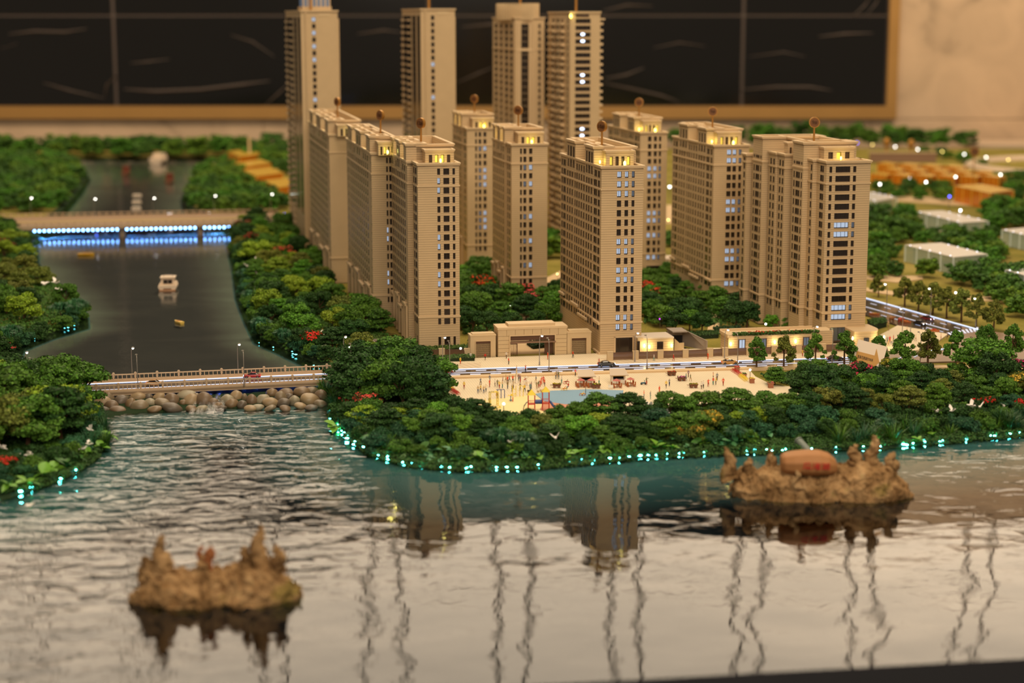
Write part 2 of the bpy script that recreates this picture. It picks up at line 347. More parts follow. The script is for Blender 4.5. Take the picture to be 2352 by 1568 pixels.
rr = math_n(nt, 'SQRT', math_n(nt, 'ADD', math_n(nt, 'MULTIPLY', dx, dx), math_n(nt, 'MULTIPLY', dy, dy)))
near = N(nt, 'ShaderNodeMapRange', interpolation_type='SMOOTHSTEP'); nt.links.new(rr, near.inputs[0]); near.inputs[1].default_value = .12; near.inputs[2].default_value = .66; near.inputs[3].default_value = 1; near.inputs[4].default_value = 0
mp = N(nt, 'ShaderNodeMapping'); nt.links.new(tc.outputs['Object'], mp.inputs[0]); mp.inputs['Scale'].default_value = (9, 16, 1); mp.inputs['Rotation'].default_value = (0, 0, math.radians(-14))
na = N(nt, 'ShaderNodeTexNoise'); nt.links.new(mp.outputs[0], na.inputs['Vector']); na.inputs['Scale'].default_value = 1.6; na.inputs['Detail'].default_value = 2.5; na.inputs['Distortion'].default_value = .6
nb = N(nt, 'ShaderNodeTexNoise'); nt.links.new(tc.outputs['Object'], nb.inputs['Vector']); nb.inputs['Scale'].default_value = 5; nb.inputs['Detail'].default_value = 1
nd = N(nt, 'ShaderNodeTexNoise'); nt.links.new(tc.outputs['Object'], nd.inputs['Vector']); nd.inputs['Scale'].default_value = 2.2
ring = math_n(nt, 'SINE', math_n(nt, 'ADD', math_n(nt, 'MULTIPLY', rr, 92.0), math_n(nt, 'MULTIPLY', nb.outputs['Fac'], 14.0)))
amp = math_n(nt, 'ADD', math_n(nt, 'MULTIPLY', near.outputs[0], .0046), .00042)
rightw = N(nt, 'ShaderNodeMapRange', interpolation_type='SMOOTHSTEP'); nt.links.new(math_n(nt, 'ADD', sx.outputs['X'], math_n(nt, 'MULTIPLY', sx.outputs['Y'], .9)), rightw.inputs[0]); rightw.inputs[1].default_value = 3.75; rightw.inputs[2].default_value = 4.5; rightw.inputs[3].default_value = 0; rightw.inputs[4].default_value = .0017
leftw = N(nt, 'ShaderNodeMapRange', interpolation_type='SMOOTHSTEP'); nt.links.new(sx.outputs['X'], leftw.inputs[0]); leftw.inputs[1].default_value = -.75; leftw.inputs[2].default_value = -.05; leftw.inputs[3].default_value = .0016; leftw.inputs[4].default_value = 0
amp = math_n(nt, 'ADD', math_n(nt, 'ADD', amp, rightw.outputs[0]), leftw.outputs[0])
h = math_n(nt, 'MULTIPLY', na.outputs['Fac'], amp)
h = math_n(nt, 'ADD', h, math_n(nt, 'MULTIPLY', math_n(nt, 'MULTIPLY', ring, nd.outputs['Fac']), math_n(nt, 'MULTIPLY', amp, .07)))
h = math_n(nt, 'ADD', h, math_n(nt, 'MULTIPLY', nb.outputs['Fac'], .0026))
bp = N(nt, 'ShaderNodeBump'); bp.inputs['Strength'].default_value = 1.0; bp.inputs['Distance'].default_value = 1.0; nt.links.new(h, bp.inputs['Height'])
nt.links.new(bp.outputs[0], gl.inputs['Normal']); nt.links.new(bp.outputs[0], fz.inputs['Normal'])
m = MB(); m.add([(*tuple(at(-600, 1680)[:2]), LK), (*tuple(at(3200, 1480)[:2]), LK), (3.2, 4.2, LK), (-3.2, 4.2, LK)], [(0, 1, 2, 3)])
lake = struct(m.build('water', wm))
rm, nt, gl, fz = water_mat('river_surface', (.95, .97, 1), 1.5, .085, (.8, .86, .84))
tc = N(nt, 'ShaderNodeTexCoord'); na = N(nt, 'ShaderNodeTexNoise'); nt.links.new(tc.outputs['Object'], na.inputs['Vector']); na.inputs['Scale'].default_value = 60; na.inputs['Detail'].default_value = 3
bp = N(nt, 'ShaderNodeBump'); bp.inputs['Distance'].default_value = .00035; nt.links.new(na.outputs['Fac'], bp.inputs['Height']); nt.links.new(bp.outputs[0], gl.inputs['Normal'])
y0 = at(500, 908, RIV)[1]
m = MB(); m.add([(-2.2, y0-.02, RIV), (.1, y0+.02, RIV), (-.3, 5.4, RIV), (-.9, 12, RIV), (-4.2, 12, RIV)], [(0, 1, 2, 3, 4)])
struct(m.build('river', rm))
# airbrushed river bed, milky along the banks
ny2, nx2 = 150, 60
y0b = y0+.06; yy = y0b*(11.6/y0b)**np.linspace(0, 1, ny2)
G2 = np.array([[lerp(-.36*y-.15, -.06*y+.0, i/(nx2-1)), y] for y in yy for i in range(nx2)]); dr = sdist(G2, RIVER)
me = bpy.data.meshes.new('river_bed'); me.from_pydata([(p[0], p[1], RIV-.012) for p in G2], [], [(j*nx2+i, j*nx2+i+1, (j+1)*nx2+i+1, (j+1)*nx2+i) for j in range(ny2-1) for i in range(nx2-1)])
at_ = me.attributes.new('shore', 'FLOAT', 'POINT'); at_.data.foreach_set('value', np.clip(1+dr/(.035*G2[:, 1]**.9), 0, 1).astype(np.float32))
bed = mat('painted_river_bed', (60, 60, 56), rough=.6); nt = bed.node_tree; b = nt.nodes['Principled BSDF']
atn = N(nt, 'ShaderNodeAttribute', attribute_name='shore'); tc = N(nt, 'ShaderNodeTexCoord'); mp = N(nt, 'ShaderNodeMapping'); nt.links.new(tc.outputs['Object'], mp.inputs[0]); mp.inputs['Scale'].default_value = (1.3, 2.2, 1); mp.inputs['Rotation'].default_value = (0, 0, .5)
na = N(nt, 'ShaderNodeTexNoise'); nt.links.new(mp.outputs[0], na.inputs['Vector']); na.inputs['Scale'].default_value = 1.7; na.inputs['Detail'].default_value = 4; na.inputs['Distortion'].default_value = 1.2
fac = math_n(nt, 'ADD', math_n(nt, 'MULTIPLY', atn.outputs['Fac'], .75), math_n(nt, 'MULTIPLY', na.outputs['Fac'], .5))
nt.links.new(ramp(nt, fac, [(.22, lin((76, 71, 68))), (.42, lin((98, 91, 84))), (.7, lin((132, 132, 118))), (1, lin((164, 170, 150)))]), b.inputs['Base Color'])
me.materials.append(bed); struct(mob('trim_2', me))

# teal lamps along the waterline (they stand in the water and colour it)
TEALB = mat('teal_led_glow', (120, 240, 230), emit=(80, 236, 236), estr=95); TEALR = mat('soft_teal_led_glow', (120, 240, 230), emit=(110, 236, 240), estr=4)
BLUEB = mat('blue_led_glow', (170, 200, 255), emit=(120, 176, 255), estr=14)
def along(pts, step):
    out = []; carry = 0
    for a, b_ in zip(pts[:-1], pts[1:]):
        a, b_ = Vector(a), Vector(b_); L = (b_-a).length; s = carry
        while s < L: out.append(a.lerp(b_, s/L)); s += step
        carry = s-L
    return out
def led_strip(pix, label, step, every, watt, z=LK, size=.0020, dens=.6):
    t = thing('led_strip', label, 'led strip', at(*pix[len(pix)//2], z))
    pts = along([at(x, y, z) for x, y in pix], step); rnd = random.Random(len(pix))
    for i, p in enumerate(pts):
        if rnd.random() < dens:
            m = MB(); m.ball((0, 0, 0), size*rnd.uniform(.5, 1.1), 6, 4, (rnd.uniform(1, 2.2), 1, .7))
            mob('bead', m.mesh('bead', TEALB if watt else TEALR), t, p-t.location+Vector((rnd.uniform(-.008, .008), rnd.uniform(-.004, .012), .003+rnd.uniform(0, .003))))
RSH = [(748, 940), (765, 962), (800, 1010), (850, 1045), (930, 1068), (1050, 1080), (1200, 1078), (1350, 1062), (1500, 1050), (1650, 1042), (1800, 1038), (2000, 1033), (2150, 1020), (2352, 998), (2460, 985)]
led_strip(RSH, 'teal light beads along the waterline of the large near bank', .017, 3, .045)
led_strip([(-120, 1165), (0, 1150), (80, 1125), (170, 1090), (225, 1050), (248, 1005)], 'teal light beads along the waterline of the left near island', .03, 3, .035, dens=.3)
led_strip([(600, 790), (650, 805), (690, 824), (735, 846)], 'pale blue light beads where the right river bank meets the near bridge', .02, 4, 0, z=RIV, dens=.4)
led_strip([(40, 797), (110, 770), (150, 757), (188, 747)], 'teal light beads along the left river bank point', .03, 3, 0, z=RIV, dens=.25)
led_strip([(165, 365), (300, 365), (420, 365), (520, 365)], 'teal light beads across the far end of the river', .07, 5, 0, z=RIV, size=.006, dens=.8)

# lake foam of the little waterfall under the bridge
fallm = mat('falling_water', (200, 204, 204), rough=.08, trans=.6, alpha=.2, bump=.004, bscale=50)
m = MB(); rnd = random.Random(3)
for k in range(7):
    x = lerp(455, 515, k/6)+rnd.uniform(-4, 4); p0 = at(x, 908, RIV)+Vector((0, .02, 0)); p1 = at(x-12+rnd.uniform(-6, 6), 946, LK+.003)
    mid = p0.lerp(p1, .5)+Vector((0, 0, .004))
    pts = [p0, p0.lerp(mid, .5)+Vector((0, -.004, .002)), mid, mid.lerp(p1, .6)+Vector((0, -.004, .0)), p1+Vector((0, -.02, -.002))]
    wd = rnd.uniform(.002, .005); vs = []
    for i, p in enumerate(pts): vs += [p+Vector((-wd*(1+.3*i), 0, 0)), p+Vector((0, -.003, .003)), p+Vector((wd*(1+.3*i), 0, 0))]
    m.add(vs, [(i*3+j, i*3+j+1, i*3+j+4, i*3+j+3) for i in range(4) for j in range(2)], True)
tag(m.build('waterfall', fallm), 'thin clear water spilling between the stones under the near bridge', 'waterfall', kind='stuff')
# ------------------------------------------------------------------ paving, roads and bridges
def lines_mat(name, col, pitch, ang, joint, dark=.78, var=.05, rough=.75):
    m = mat(name, col, rough=rough, spec=.25); nt = m.node_tree; b = nt.nodes['Principled BSDF']; tc = N(nt, 'ShaderNodeTexCoord'); mp = N(nt, 'ShaderNodeMapping')
    nt.links.new(tc.outputs['Object'], mp.inputs[0]); mp.inputs['Rotation'].default_value = (0, 0, ang); sx = N(nt, 'ShaderNodeSeparateXYZ'); nt.links.new(mp.outputs[0], sx.inputs[0])
    l1 = math_n(nt, 'LESS_THAN', math_n(nt, 'MODULO', math_n(nt, 'ADD', sx.outputs['X'], 20.0), pitch), joint)
    l2 = math_n(nt, 'LESS_THAN', math_n(nt, 'MODULO', math_n(nt, 'ADD', sx.outputs['Y'], 20.0), pitch*2.4), joint*.7)
    ln = math_n(nt, 'MAXIMUM', l1, math_n(nt, 'MULTIPLY', l2, .5)); c = lin(col)
    nz = N(nt, 'ShaderNodeTexNoise'); nt.links.new(tc.outputs['Object'], nz.inputs['Vector']); nz.inputs['Scale'].default_value = 14
    base = ramp(nt, nz.outputs['Fac'], [(.2, [x*(1-var) for x in c]), (.8, [x*(1+var) for x in c])])
    mx = N(nt, 'ShaderNodeMix', data_type='RGBA'); nt.links.new(ln, mx.inputs[0]); nt.links.new(base, mx.inputs[6]); mx.inputs[7].default_value = (*[x*dark for x in c], 1); nt.links.new(mx.outputs[2], b.inputs['Base Color'])
    return m
YAW = math.radians(10.8)
PAVE = lines_mat('cream_paving', (224, 206, 174), .0062, -YAW, .0008)
PAVE2 = lines_mat('banded_paving', (216, 194, 162), .0155, -YAW-.25, .0016, dark=.6)
KERB = mat('kerb_stone', (214, 184, 142), rough=.7, var=.05)
ROADM = mat('glossy_road', (78, 66, 56), rough=.14, spec=.38, var=.08, vscale=12)
ROADD = mat('plain_road', (140, 116, 94), rough=.4, var=.06)
LEDW = mat('white_led_line', (220, 232, 255), emit=(176, 204, 255), estr=.7)
LEDD = mat('white_road_dash', (214, 220, 238), rough=.4, emit=(180, 200, 245), estr=.3)
CONC = mat('bridge_concrete', (196, 170, 140), rough=.7, var=.05)
def P2(pts, z=LAND): return [tuple(at(x, y, z)[:2]) for x, y in pts]
def slab(name, pts, z0, z1, m, parent=None):
    mb = MB(); mb.prism(P2(pts, z1), z0, z1); return mb.build(name, m, parent)
def interp(pl, x):
    for (x0, y0), (x1, y1) in zip(pl[:-1], pl[1:]):
        if x <= x1: return y0+(y1-y0)*(x-x0)/(x1-x0)
    (x0, y0), (x1, y1) = pl[-2:]; return y0+(y1-y0)*(x-x0)/(x1-x0)
FARL = [(-200, 907), (0, 896), (162, 883), (760, 857), (959, 850), (1340, 838.6), (1900, 822), (2010, 818)]
NEAR = [(-200, 928), (0, 917), (172, 901), (760, 871), (960, 864.5), (1340, 852), (1900, 837), (2010, 834)]
MIDL = [(a[0], lerp(a[1], interp(NEAR, a[0]), .62)) for a in FARL]
def ribbon(name, pl, x0, x1, dy0, dy1, z, m, parent, th=.0005, step=60):
    xs = [x0]+[p[0] for p in pl if x0 < p[0] < x1]+[x1]; mb = MB(); top = [at(x, interp(pl, x)+dy0, z) for x in xs]; bot = [at(x, interp(pl, x)+dy1, z) for x in xs]
    n = len(xs); vs = top+bot+[p-Vector((0, 0, th)) for p in bot]
    fs = [(i, n+i, n+i+1, i+1) for i in range(n-1)]+[(n+i, 2*n+i, 2*n+i+1, n+i+1) for i in range(n-1)]
    mb.add(vs, fs); return mb.build(name, m, parent)
ZR = LAND+.0012
road = thing('road', 'dark glossy road with glowing white edge lines running past the estate gate', 'road', at(1300, 846, LAND)); road['kind'] = 'structure'
def rel(o):                                  # make o a child of the road keeping world coordinates
    o.parent = road; o.location = Vector(o.location)-road.location; return o
poly = [(x, interp(FARL, x)) for x in (-200, 0, 162, 760, 959, 1340, 1900, 2010)]+[(x, interp(NEAR, x)) for x in (2010, 1900, 1340, 960, 760, 172, 0, -200)]
rel(slab('road_surface', poly, LAND-.006, ZR, ROADM))
rel(ribbon('edge_line', FARL, -200, 2010, -.7, .8, ZR+.001, LEDW, None, .0006)); rel(ribbon('center_line', MIDL, 900, 2010, -.6, .6, ZR+.0006, LEDD, None, .0006))
rel(ribbon('edge_line', NEAR, -200, 770, -3.0, -2.2, ZR+.001, LEDW, None, .0006))
for fr_, ph in ((.30, 0), (.90, 34)):
    dl = [(a[0], lerp(a[1], interp(NEAR, a[0]), fr_)) for a in FARL]
    x = 905+ph
    while x < 1960:
        rel(ribbon('dash', dl, x, x+24, -.7, .7, ZR+.0006, LEDD, None, .0006)); x += 47
# side road at right with its crossing
sr = thing('side_road', 'side road with a glowing edge line beside the right tower', 'road', at(2150, 740, LAND)); sr['kind'] = 'structure'
def rel2(o): o.parent = sr; o.location = Vector(o.location)-sr.location; return o
rel2(slab('road_surface', [(1900, 655), (1992, 684), (2254, 757), (2190, 768), (2060, 746), (1992, 724), (1900, 706)], LAND-.006, ZR, ROADM))
rel2(slab('junction', [(2190, 768), (2254, 757), (2330, 768), (2500, 812), (2500, 842), (2330, 826), (2010, 834), (2010, 818), (2120, 806), (2185, 794)], LAND-.006, ZR-.0003, ROADD))
def seg(name, a, b_, wd, z, m, rl):
    a, b_ = at(*a, z), at(*b_, z); d = (b_-a); n = Vector((-d.y, d.x, 0)).normalized()*wd/2
    mb = MB(); mb.prism([tuple((a+n)[:2]), tuple((b_+n)[:2]), tuple((b_-n)[:2]), tuple((a-n)[:2])], z-.001, z); return rl(mb.build(name, m))
seg('edge_line', (1985, 683), (2250, 757), .008, ZR+.0015, LEDW, rel2)
seg('center_line', (1985, 703), (2178, 757), .004, ZR+.001, LEDD, rel2)
for k in range(7):
    seg('dash', (2000+k*32, 696+k*9), (2013+k*32, 699.6+k*9), .003, ZR+.001, LEDD, rel2)
    seg('dash', (1998+k*26, 716+k*7), (2010+k*26, 719.3+k*7), .003, ZR+.001, LEDD, rel2)
for k in range(9): seg('crossing_stripe', (2188+k*7.4, 770-k*1.35), (2177+k*8.4, 763-k*1.5), .006, ZR+.001, LEDD, rel2)
seg('edge_line', (2118, 808), (2190, 797), .008, ZR+.0015, LEDW, rel2)
for k in range(5): seg('dash', (2086+k*18, 813-k*2.2), (2060+k*20, 824-k*2.4), .004, ZR+.001, LEDD, rel2)
# paving
pv = struct(slab('pavement', [(860, 822), (955, 824), (1080, 822), (1350, 812), (1600, 800), (1990, 786), (2110, 720), (2180, 765), (2130, 800), (2010, 818), (1900, 822), (1340, 838.6), (959, 850), (800, 856), (790, 836)], LAND-.01, LAND+.0006, PAVE))
struct(slab('trim_3', [(1372, 822), (1600, 815), (1960, 806), (1960, 820), (1372, 837.4)], LAND-.01, LAND+.0014, PAVE2))
struct(slab('trim_4', [(955, 836), (1105, 832), (1105, 845.5), (955, 850)], LAND-.01, LAND+.0014, PAVE2))
kb = struct(slab('kerb', [(800, 870), (960, 864.5), (1340, 852), (1900, 837), (2010, 834), (2500, 846), (2500, 852), (2010, 839.5), (1720, 845.5), (1340, 856.5), (935, 869.5), (800, 874)], LAND-.01, LAND+.0042, KERB))
plaza = struct(slab('plaza', [(938, 871.5), (1340, 859), (1720, 847.5), (1735, 864), (1775, 884), (1878, 892), (1890, 912), (1780, 920), (1500, 945), (1390, 950), (1240, 954), (1120, 945), (1058, 926), (1005, 897)], LAND-.04, LAND, PAVE))
PLAYB = lines_mat('blue_play_floor', (132, 164, 186), .0085, -.5, .0011, dark=.8); PLAYY = lines_mat('yellow_play_floor', (240, 220, 160), .0085, -.5, .0011, dark=.86); PLAYR = lines_mat('red_play_floor', (206, 140, 110), .0085, -.5, .0011, dark=.86)
struct(slab('play_floor', [(1230, 904), (1263, 897), (1351, 893.5), (1432, 896), (1428, 915), (1380, 920), (1299, 928), (1250, 921)], LAND-.01, LAND+.0012, PLAYB))
struct(slab('play_floor', [(1250, 921), (1299, 928), (1380, 920), (1428, 915), (1420, 930), (1340, 942), (1270, 951), (1240, 940)], LAND-.01, LAND+.0010, PLAYR))
struct(slab('play_floor', [(1098, 929), (1106, 920), (1167, 912), (1220, 907), (1250, 921), (1240, 940), (1262, 953), (1180, 952), (1120, 943)], LAND-.01, LAND+.0008, PLAYY))
# estate paths and forecourt (behind the gate), right square, distant streets
PATH = mat('sandy_path', (206, 176, 134), rough=.85, var=.08, vscale=20)
for pts in ([(1150, 812), (1180, 700), (1190, 640), (1215, 640), (1225, 740), (1300, 806)], [(1640, 700), (1660, 720), (1650, 757), (1625, 757), (1630, 730)], [(1460, 690), (1500, 668), (1530, 640), (1545, 645), (1520, 680), (1475, 700)], [(1250, 640), (1290, 620), (1300, 630), (1262, 655)],
            [(1990, 668), (2140, 690), (2352, 690), (2352, 681), (2140, 680), (1990, 660)], [(1990, 640), (2060, 648), (2120, 640), (2120, 633), (1990, 632)], [(1985, 455), (2190, 470), (2352, 476), (2352, 462), (2190, 456), (1985, 444)], [(1530, 512), (1560, 512), (1560, 470), (1530, 470)]):
    struct(slab('path', pts, LAND-.01, LAND+.0005, PATH))

# near bridge -----------------------------------------------------------
BR_F = [(-200, 893), (0, 885), (172, 877.5), (760, 851), (800, 849.5)]; BR_N = [(-200, 921), (0, 911.5), (172, 903), (760, 875), (770, 874.5)]
br = thing('road_bridge', 'near cream road bridge with open railings over the stone weir', 'bridge', at(440, 890, LAND))
def relb(o): o.parent = br; o.location = Vector(o.location)-br.location; return o
DZ = LAND+.002
fa, fb, na_, nb_ = at(-200, 893, DZ), at(800, 849.5, DZ), at(-200, 921, DZ), at(770, 874.5, DZ)
mb = MB(); mb.prism([tuple(fa[:2]), tuple(na_[:2]), tuple(nb_[:2]), tuple(fb[:2])], .069, LAND-.0005); relb(mb.build('deck', CONC))
def girder(a, b_, dn):
    d = (b_-a).normalized(); n = Vector((-d.y, d.x, 0))*dn; mb = MB(); mb.prism([tuple(a[:2]), tuple(b_[:2]), tuple((b_+n)[:2]), tuple((a+n)[:2])], .067, DZ+.0016); return relb(mb.build('edge_beam', CONC))
girder(na_, nb_, .009); girder(fa, fb, -.009)
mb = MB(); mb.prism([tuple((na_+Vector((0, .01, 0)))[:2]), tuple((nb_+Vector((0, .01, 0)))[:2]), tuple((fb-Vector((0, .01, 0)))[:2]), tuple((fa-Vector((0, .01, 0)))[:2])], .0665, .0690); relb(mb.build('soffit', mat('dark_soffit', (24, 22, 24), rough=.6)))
def railing(a, b_, name_side):
    d = b_-a; L = d.length; u = d.normalized(); n = Vector((-u.y, u.x, 0)); ang = math.atan2(u.y, u.x)
    r = relb(MB().build('railing', CONC)) if False else None
    t = bpy.data.objects.new('railing', None); COL.objects.link(t); t.parent = br; t.location = a+n*.0045-br.location+Vector((0, 0, .0016)); t.rotation_euler = (0, 0, ang)
    m1 = MB(); m1.box(0, L, -.0018, .0018, .0112, .0136); m1.build('top_rail', CONC, t); m2 = MB(); m2.box(0, L, -.002, .002, 0, .0022); m2.build('bottom_rail', CONC, t)
    k = round(L/.0525); pm = MB(); pm.box(-.0019, .0019, -.0025, .0025, 0, .0142); pm.cyl((0, -.0026, .0146), (0, .0026, .0146), .0034, n=12); pm.cyl((0, -.0026, .0078), (0, .0026, .0078), .0030, n=8); pme = pm.mesh('post', CONC)
    bm_ = MB(); bm_.box(-.0009, .0009, -.0014, .0014, .0022, .0112); bme = bm_.mesh('baluster', CONC)
    for i in range(k+1):
        mob('post', pme, t, (L*i/k, 0, 0))
        if i < k:
            for j in range(1, 5): mob('baluster', bme, t, (L*(i+j/5)/k, 0, 0))
railing(na_+(na_-na_), nb_, 'near'); railing(fa-Vector((0, .009, 0)), fb-Vector((0, .009, 0)), 'far')
# blue lamps under the near bridge
BLUES = mat('blue_strip_glow', (120, 160, 255), emit=(50, 120, 255), estr=26)
t = thing('led_strip', 'blue light strip under the near road bridge above the stones', 'led strip', at(440, 895, .065))
for k in range(34):
    f = k/33; p = na_.lerp(nb_, f)+Vector((0, .12, 0)); p.z = .0650
    if 0.2 < f: mob('bead', MB().ball((0, 0, 0), .0032, 6, 4, (2.2, 1, .5)).mesh('bead', BLUES), t, p-t.location)
# stones of the weir
stone_cols = [(150, 128, 96), (128, 112, 88), (112, 92, 70), (96, 84, 70), (146, 136, 112), (120, 98, 70)]
SM = [mat('river_stone', c_, rough=.42, spec=.5, var=.22, vscale=45) for c_ in stone_cols]
spots = [(236, 928, 22, 20), (249, 914, 14, 15), (256, 933, 17, 15), (279, 923, 17, 17), (283, 909, 19, 10), (300, 930, 14, 16), (316, 913, 19, 13), (320, 934, 22, 16), (270, 941, 20, 9), (340, 912, 11, 9), (345, 926, 14, 12), (354, 940, 18, 8), (365, 912, 15, 10), (374, 925, 21, 11), (393, 921, 20, 19), (396, 938, 23, 14), (427, 909, 24, 12), (421, 925, 10, 8), (440, 922, 19, 19), (451, 915, 12, 13), (469, 922, 21, 22), (238, 942, 14, 9), (522, 920, 16, 15), (531, 928, 17, 12), (543, 911, 15, 15), (562, 914, 7, 11), (578, 921, 13, 16), (556, 930, 12, 11), (604, 919, 17, 14), (624, 903, 15, 11), (621, 925, 19, 13), (644, 914, 14, 16), (656, 902, 18, 10), (651, 926, 16, 12), (676, 922, 13, 15), (694, 901, 22, 13), (712, 919, 24, 17), (714, 897, 16, 9), (736, 910, 16, 16), (664, 911, 10, 8), (590, 936, 16, 8), (500, 932, 12, 8), (690, 932, 15, 8), (736, 928, 16, 10), (488, 924, 15, 10), (508, 938, 13, 7), (462, 939, 15, 8), (440, 939, 14, 8), (575, 938, 15, 8), (620, 938, 15, 7), (655, 938, 14, 7), (715, 936, 15, 7)]
rnd = random.Random(11); sme = []
for k in range(6):
    mb = MB(); mb.ball((0, 0, 0), 1, 18, 12); me = mb.mesh('river_stone', SM[k]); ph = rnd.uniform(0, 9)
    for v in me.vertices:
        q = Vector(v.co); v.co = q*(1+.16*noise.noise(q*1.1+Vector((ph, 0, 0)))); 
    sme.append(me)
for i, (x, y, rx, rz_) in enumerate(spots):
    hgt = lerp(.064, LK+.003, min(1, max(0, (y-896-(500-x)*.02)/42))); p = at(x, y, hgt); s_ = p[1]/FPX*1.02
    o = mob('river_stone', sme[i % 6], None, p, (rnd.uniform(-.25, .25), rnd.uniform(-.35, .35), rnd.uniform(-.4, .4)), (rx*s_, rx*s_*.9, rz_*s_))
    side = 'left of the waterfall' if x < 485 else 'right of the waterfall'; colr = ('tan', 'brown', 'dark brown', 'grey', 'pale grey', 'rusty')[i % 6]
    tag(o, f'{colr} rounded river stone piled under the near bridge {side}', 'stone', f'{colr} stones of the weir {side}')

# far bridge -----------------------------------------------------------
fbz = .112
fbt = thing('road_bridge', 'far road bridge lit blue underneath, crossing the upper river', 'bridge', at(300, 510, fbz))
def relf(o): o.parent = fbt; o.location = Vector(o.location)-fbt.location; return o
A0, A1, B0, B1 = at(-60, 523.5, fbz), at(640, 510, fbz), at(-60, 502, fbz), at(640, 488.5, fbz)
mb = MB(); mb.prism([tuple(A0[:2]), tuple(A1[:2]), tuple(B1[:2]), tuple(B0[:2])], fbz-.012, fbz); relf(mb.build('deck', mat('far_deck', (150, 118, 84), rough=.5)))
mb = MB(); mb.prism([tuple((A0.lerp(B0, .35))[:2]), tuple((A1.lerp(B1, .35))[:2]), tuple((A1.lerp(B1, .55))[:2]), tuple((A0.lerp(B0, .55))[:2])], fbz, fbz+.0015); relf(mb.build('median', mat('far_median', (168, 140, 76), rough=.6)))
for a, b_ in ((A0, A1), (B0, B1)):
    d = (b_-a); L = d.length; u = d.normalized(); t = bpy.data.objects.new('railing', None); COL.objects.link(t); t.parent = fbt; t.location = a-fbt.location; t.rotation_euler = (0, 0, math.atan2(u.y, u.x))
    mb = MB(); mb.box(0, L, -.004, .004, -.012, .004); mb.build('edge_beam', CONC, t); mb = MB(); mb.box(0, L, -.002, .002, .014, .017); mb.build('top_rail', CONC, t)
    pm = MB().box(-.0022, .0022, -.0025, .0025, .004, .0185).mesh('post', CONC); k = int(L/.03)
    for i in range(k): mob('post', pm, t, (L*i/k, 0, 0))
for f in (.16, .47, .73): 
    p = A0.lerp(A1, f); q = B0.lerp(B1, f); mb = MB(); mb.cyl((p[0], p[1]+.05, RIV-.02), (p[0], p[1]+.05, fbz-.014), .013, n=10); mb.cyl((q[0], q[1]-.05, RIV-.02), (q[0], q[1]-.05, fbz-.014), .013, n=10); relf(mb.build('pier', CONC))
t = thing('led_strip', 'row of bright blue white lamps along the near edge of the far bridge', 'led strip', at(300, 522, fbz-.02))
bm_ = MB().ball((0, 0, 0), .0042, 8, 6).mesh('bead', BLUEB)
for k in range(42):
    p = at(lerp(68, 526, k/41), lerp(531, 521.5, k/41), .083) 
    mob('bead', bm_, t, p-t.location)
    if k % 2 == 1:
        l = bpy.data.lights.new('blue_led', 'SPOT'); l.spot_size = 2.3; l.spot_blend = .6; l.energy = .9; l.color = (.14, .36, 1); l.shadow_soft_size = .004; o = bpy.data.objects.new('blue_led', l); COL.objects.link(o); o.parent = t; o.location = p-t.location+Vector((0, .07, -.006))
# ------------------------------------------------------------------ towers
PITCHF = .0251
def solve_u(px, O, th, v, z):                # local u of a vertical edge seen at px on the local plane v
    lo, hi = -1.5, 2.0
    f = lambda u: pj((O[0]+u*math.cos(th)-v*math.sin(th), O[1]+u*math.sin(th)+v*math.cos(th), z))[0]
    for _ in range(50):
        md = (lo+hi)/2
        if f(md) < px: lo = md
        else: hi = md
    return lo
def solve_v(px, O, th, u, z):                # local v on the plane u (x falls as v grows)
    lo, hi = -1.0, 3.0
    f = lambda v: pj((O[0]+u*math.cos(th)-v*math.sin(th), O[1]+u*math.sin(th)+v*math.cos(th), z))[0]
    for _ in range(50):
        md = (lo+hi)/2
        if f(md) > px: lo = md
        else: hi = md
    return lo
_wm = {}
def window_mesh(w_, h, kind, mull_=True):
    k = (round(w_, 4), round(h, 4), kind, mull_)
    if k in _wm: return _wm[k]
    m = MB(); t = min(.0011, w_*.12); m.m = 0
    m.box(-w_/2, w_/2, 0, .0012, 0, h)                       # glass
    m.m = 1
    for a, b_ in ((-w_/2, -w_/2+t), (w_/2-t, w_/2)): m.box(a, b_, -.0009, .0012, 0, h)
    m.box(-w_/2, w_/2, -.0009, .0012, h-t, h); m.box(-w_/2, w_/2, -.0009, .0012, 0, t)
    if mull_: m.box(-t*.4, t*.4, -.0009, .0012, 0, h)
    if w_ > .02:
        for q in (-.28, .28): m.box(w_*q-t*.4, w_*q+t*.4, -.0009, .0012, 0, h)
    m.box(-w_/2, w_/2, -.0014, .0012, 0, h*.16)
    g = {'dark': GLASSD, 'blue': GLASSB, 'side': GLASSS, 'lit': LITW, 'dim': LITW2, 'warm': WARM}[kind]
    _wm[k] = m.mesh('window', [g, FRAME]); return _wm[k]
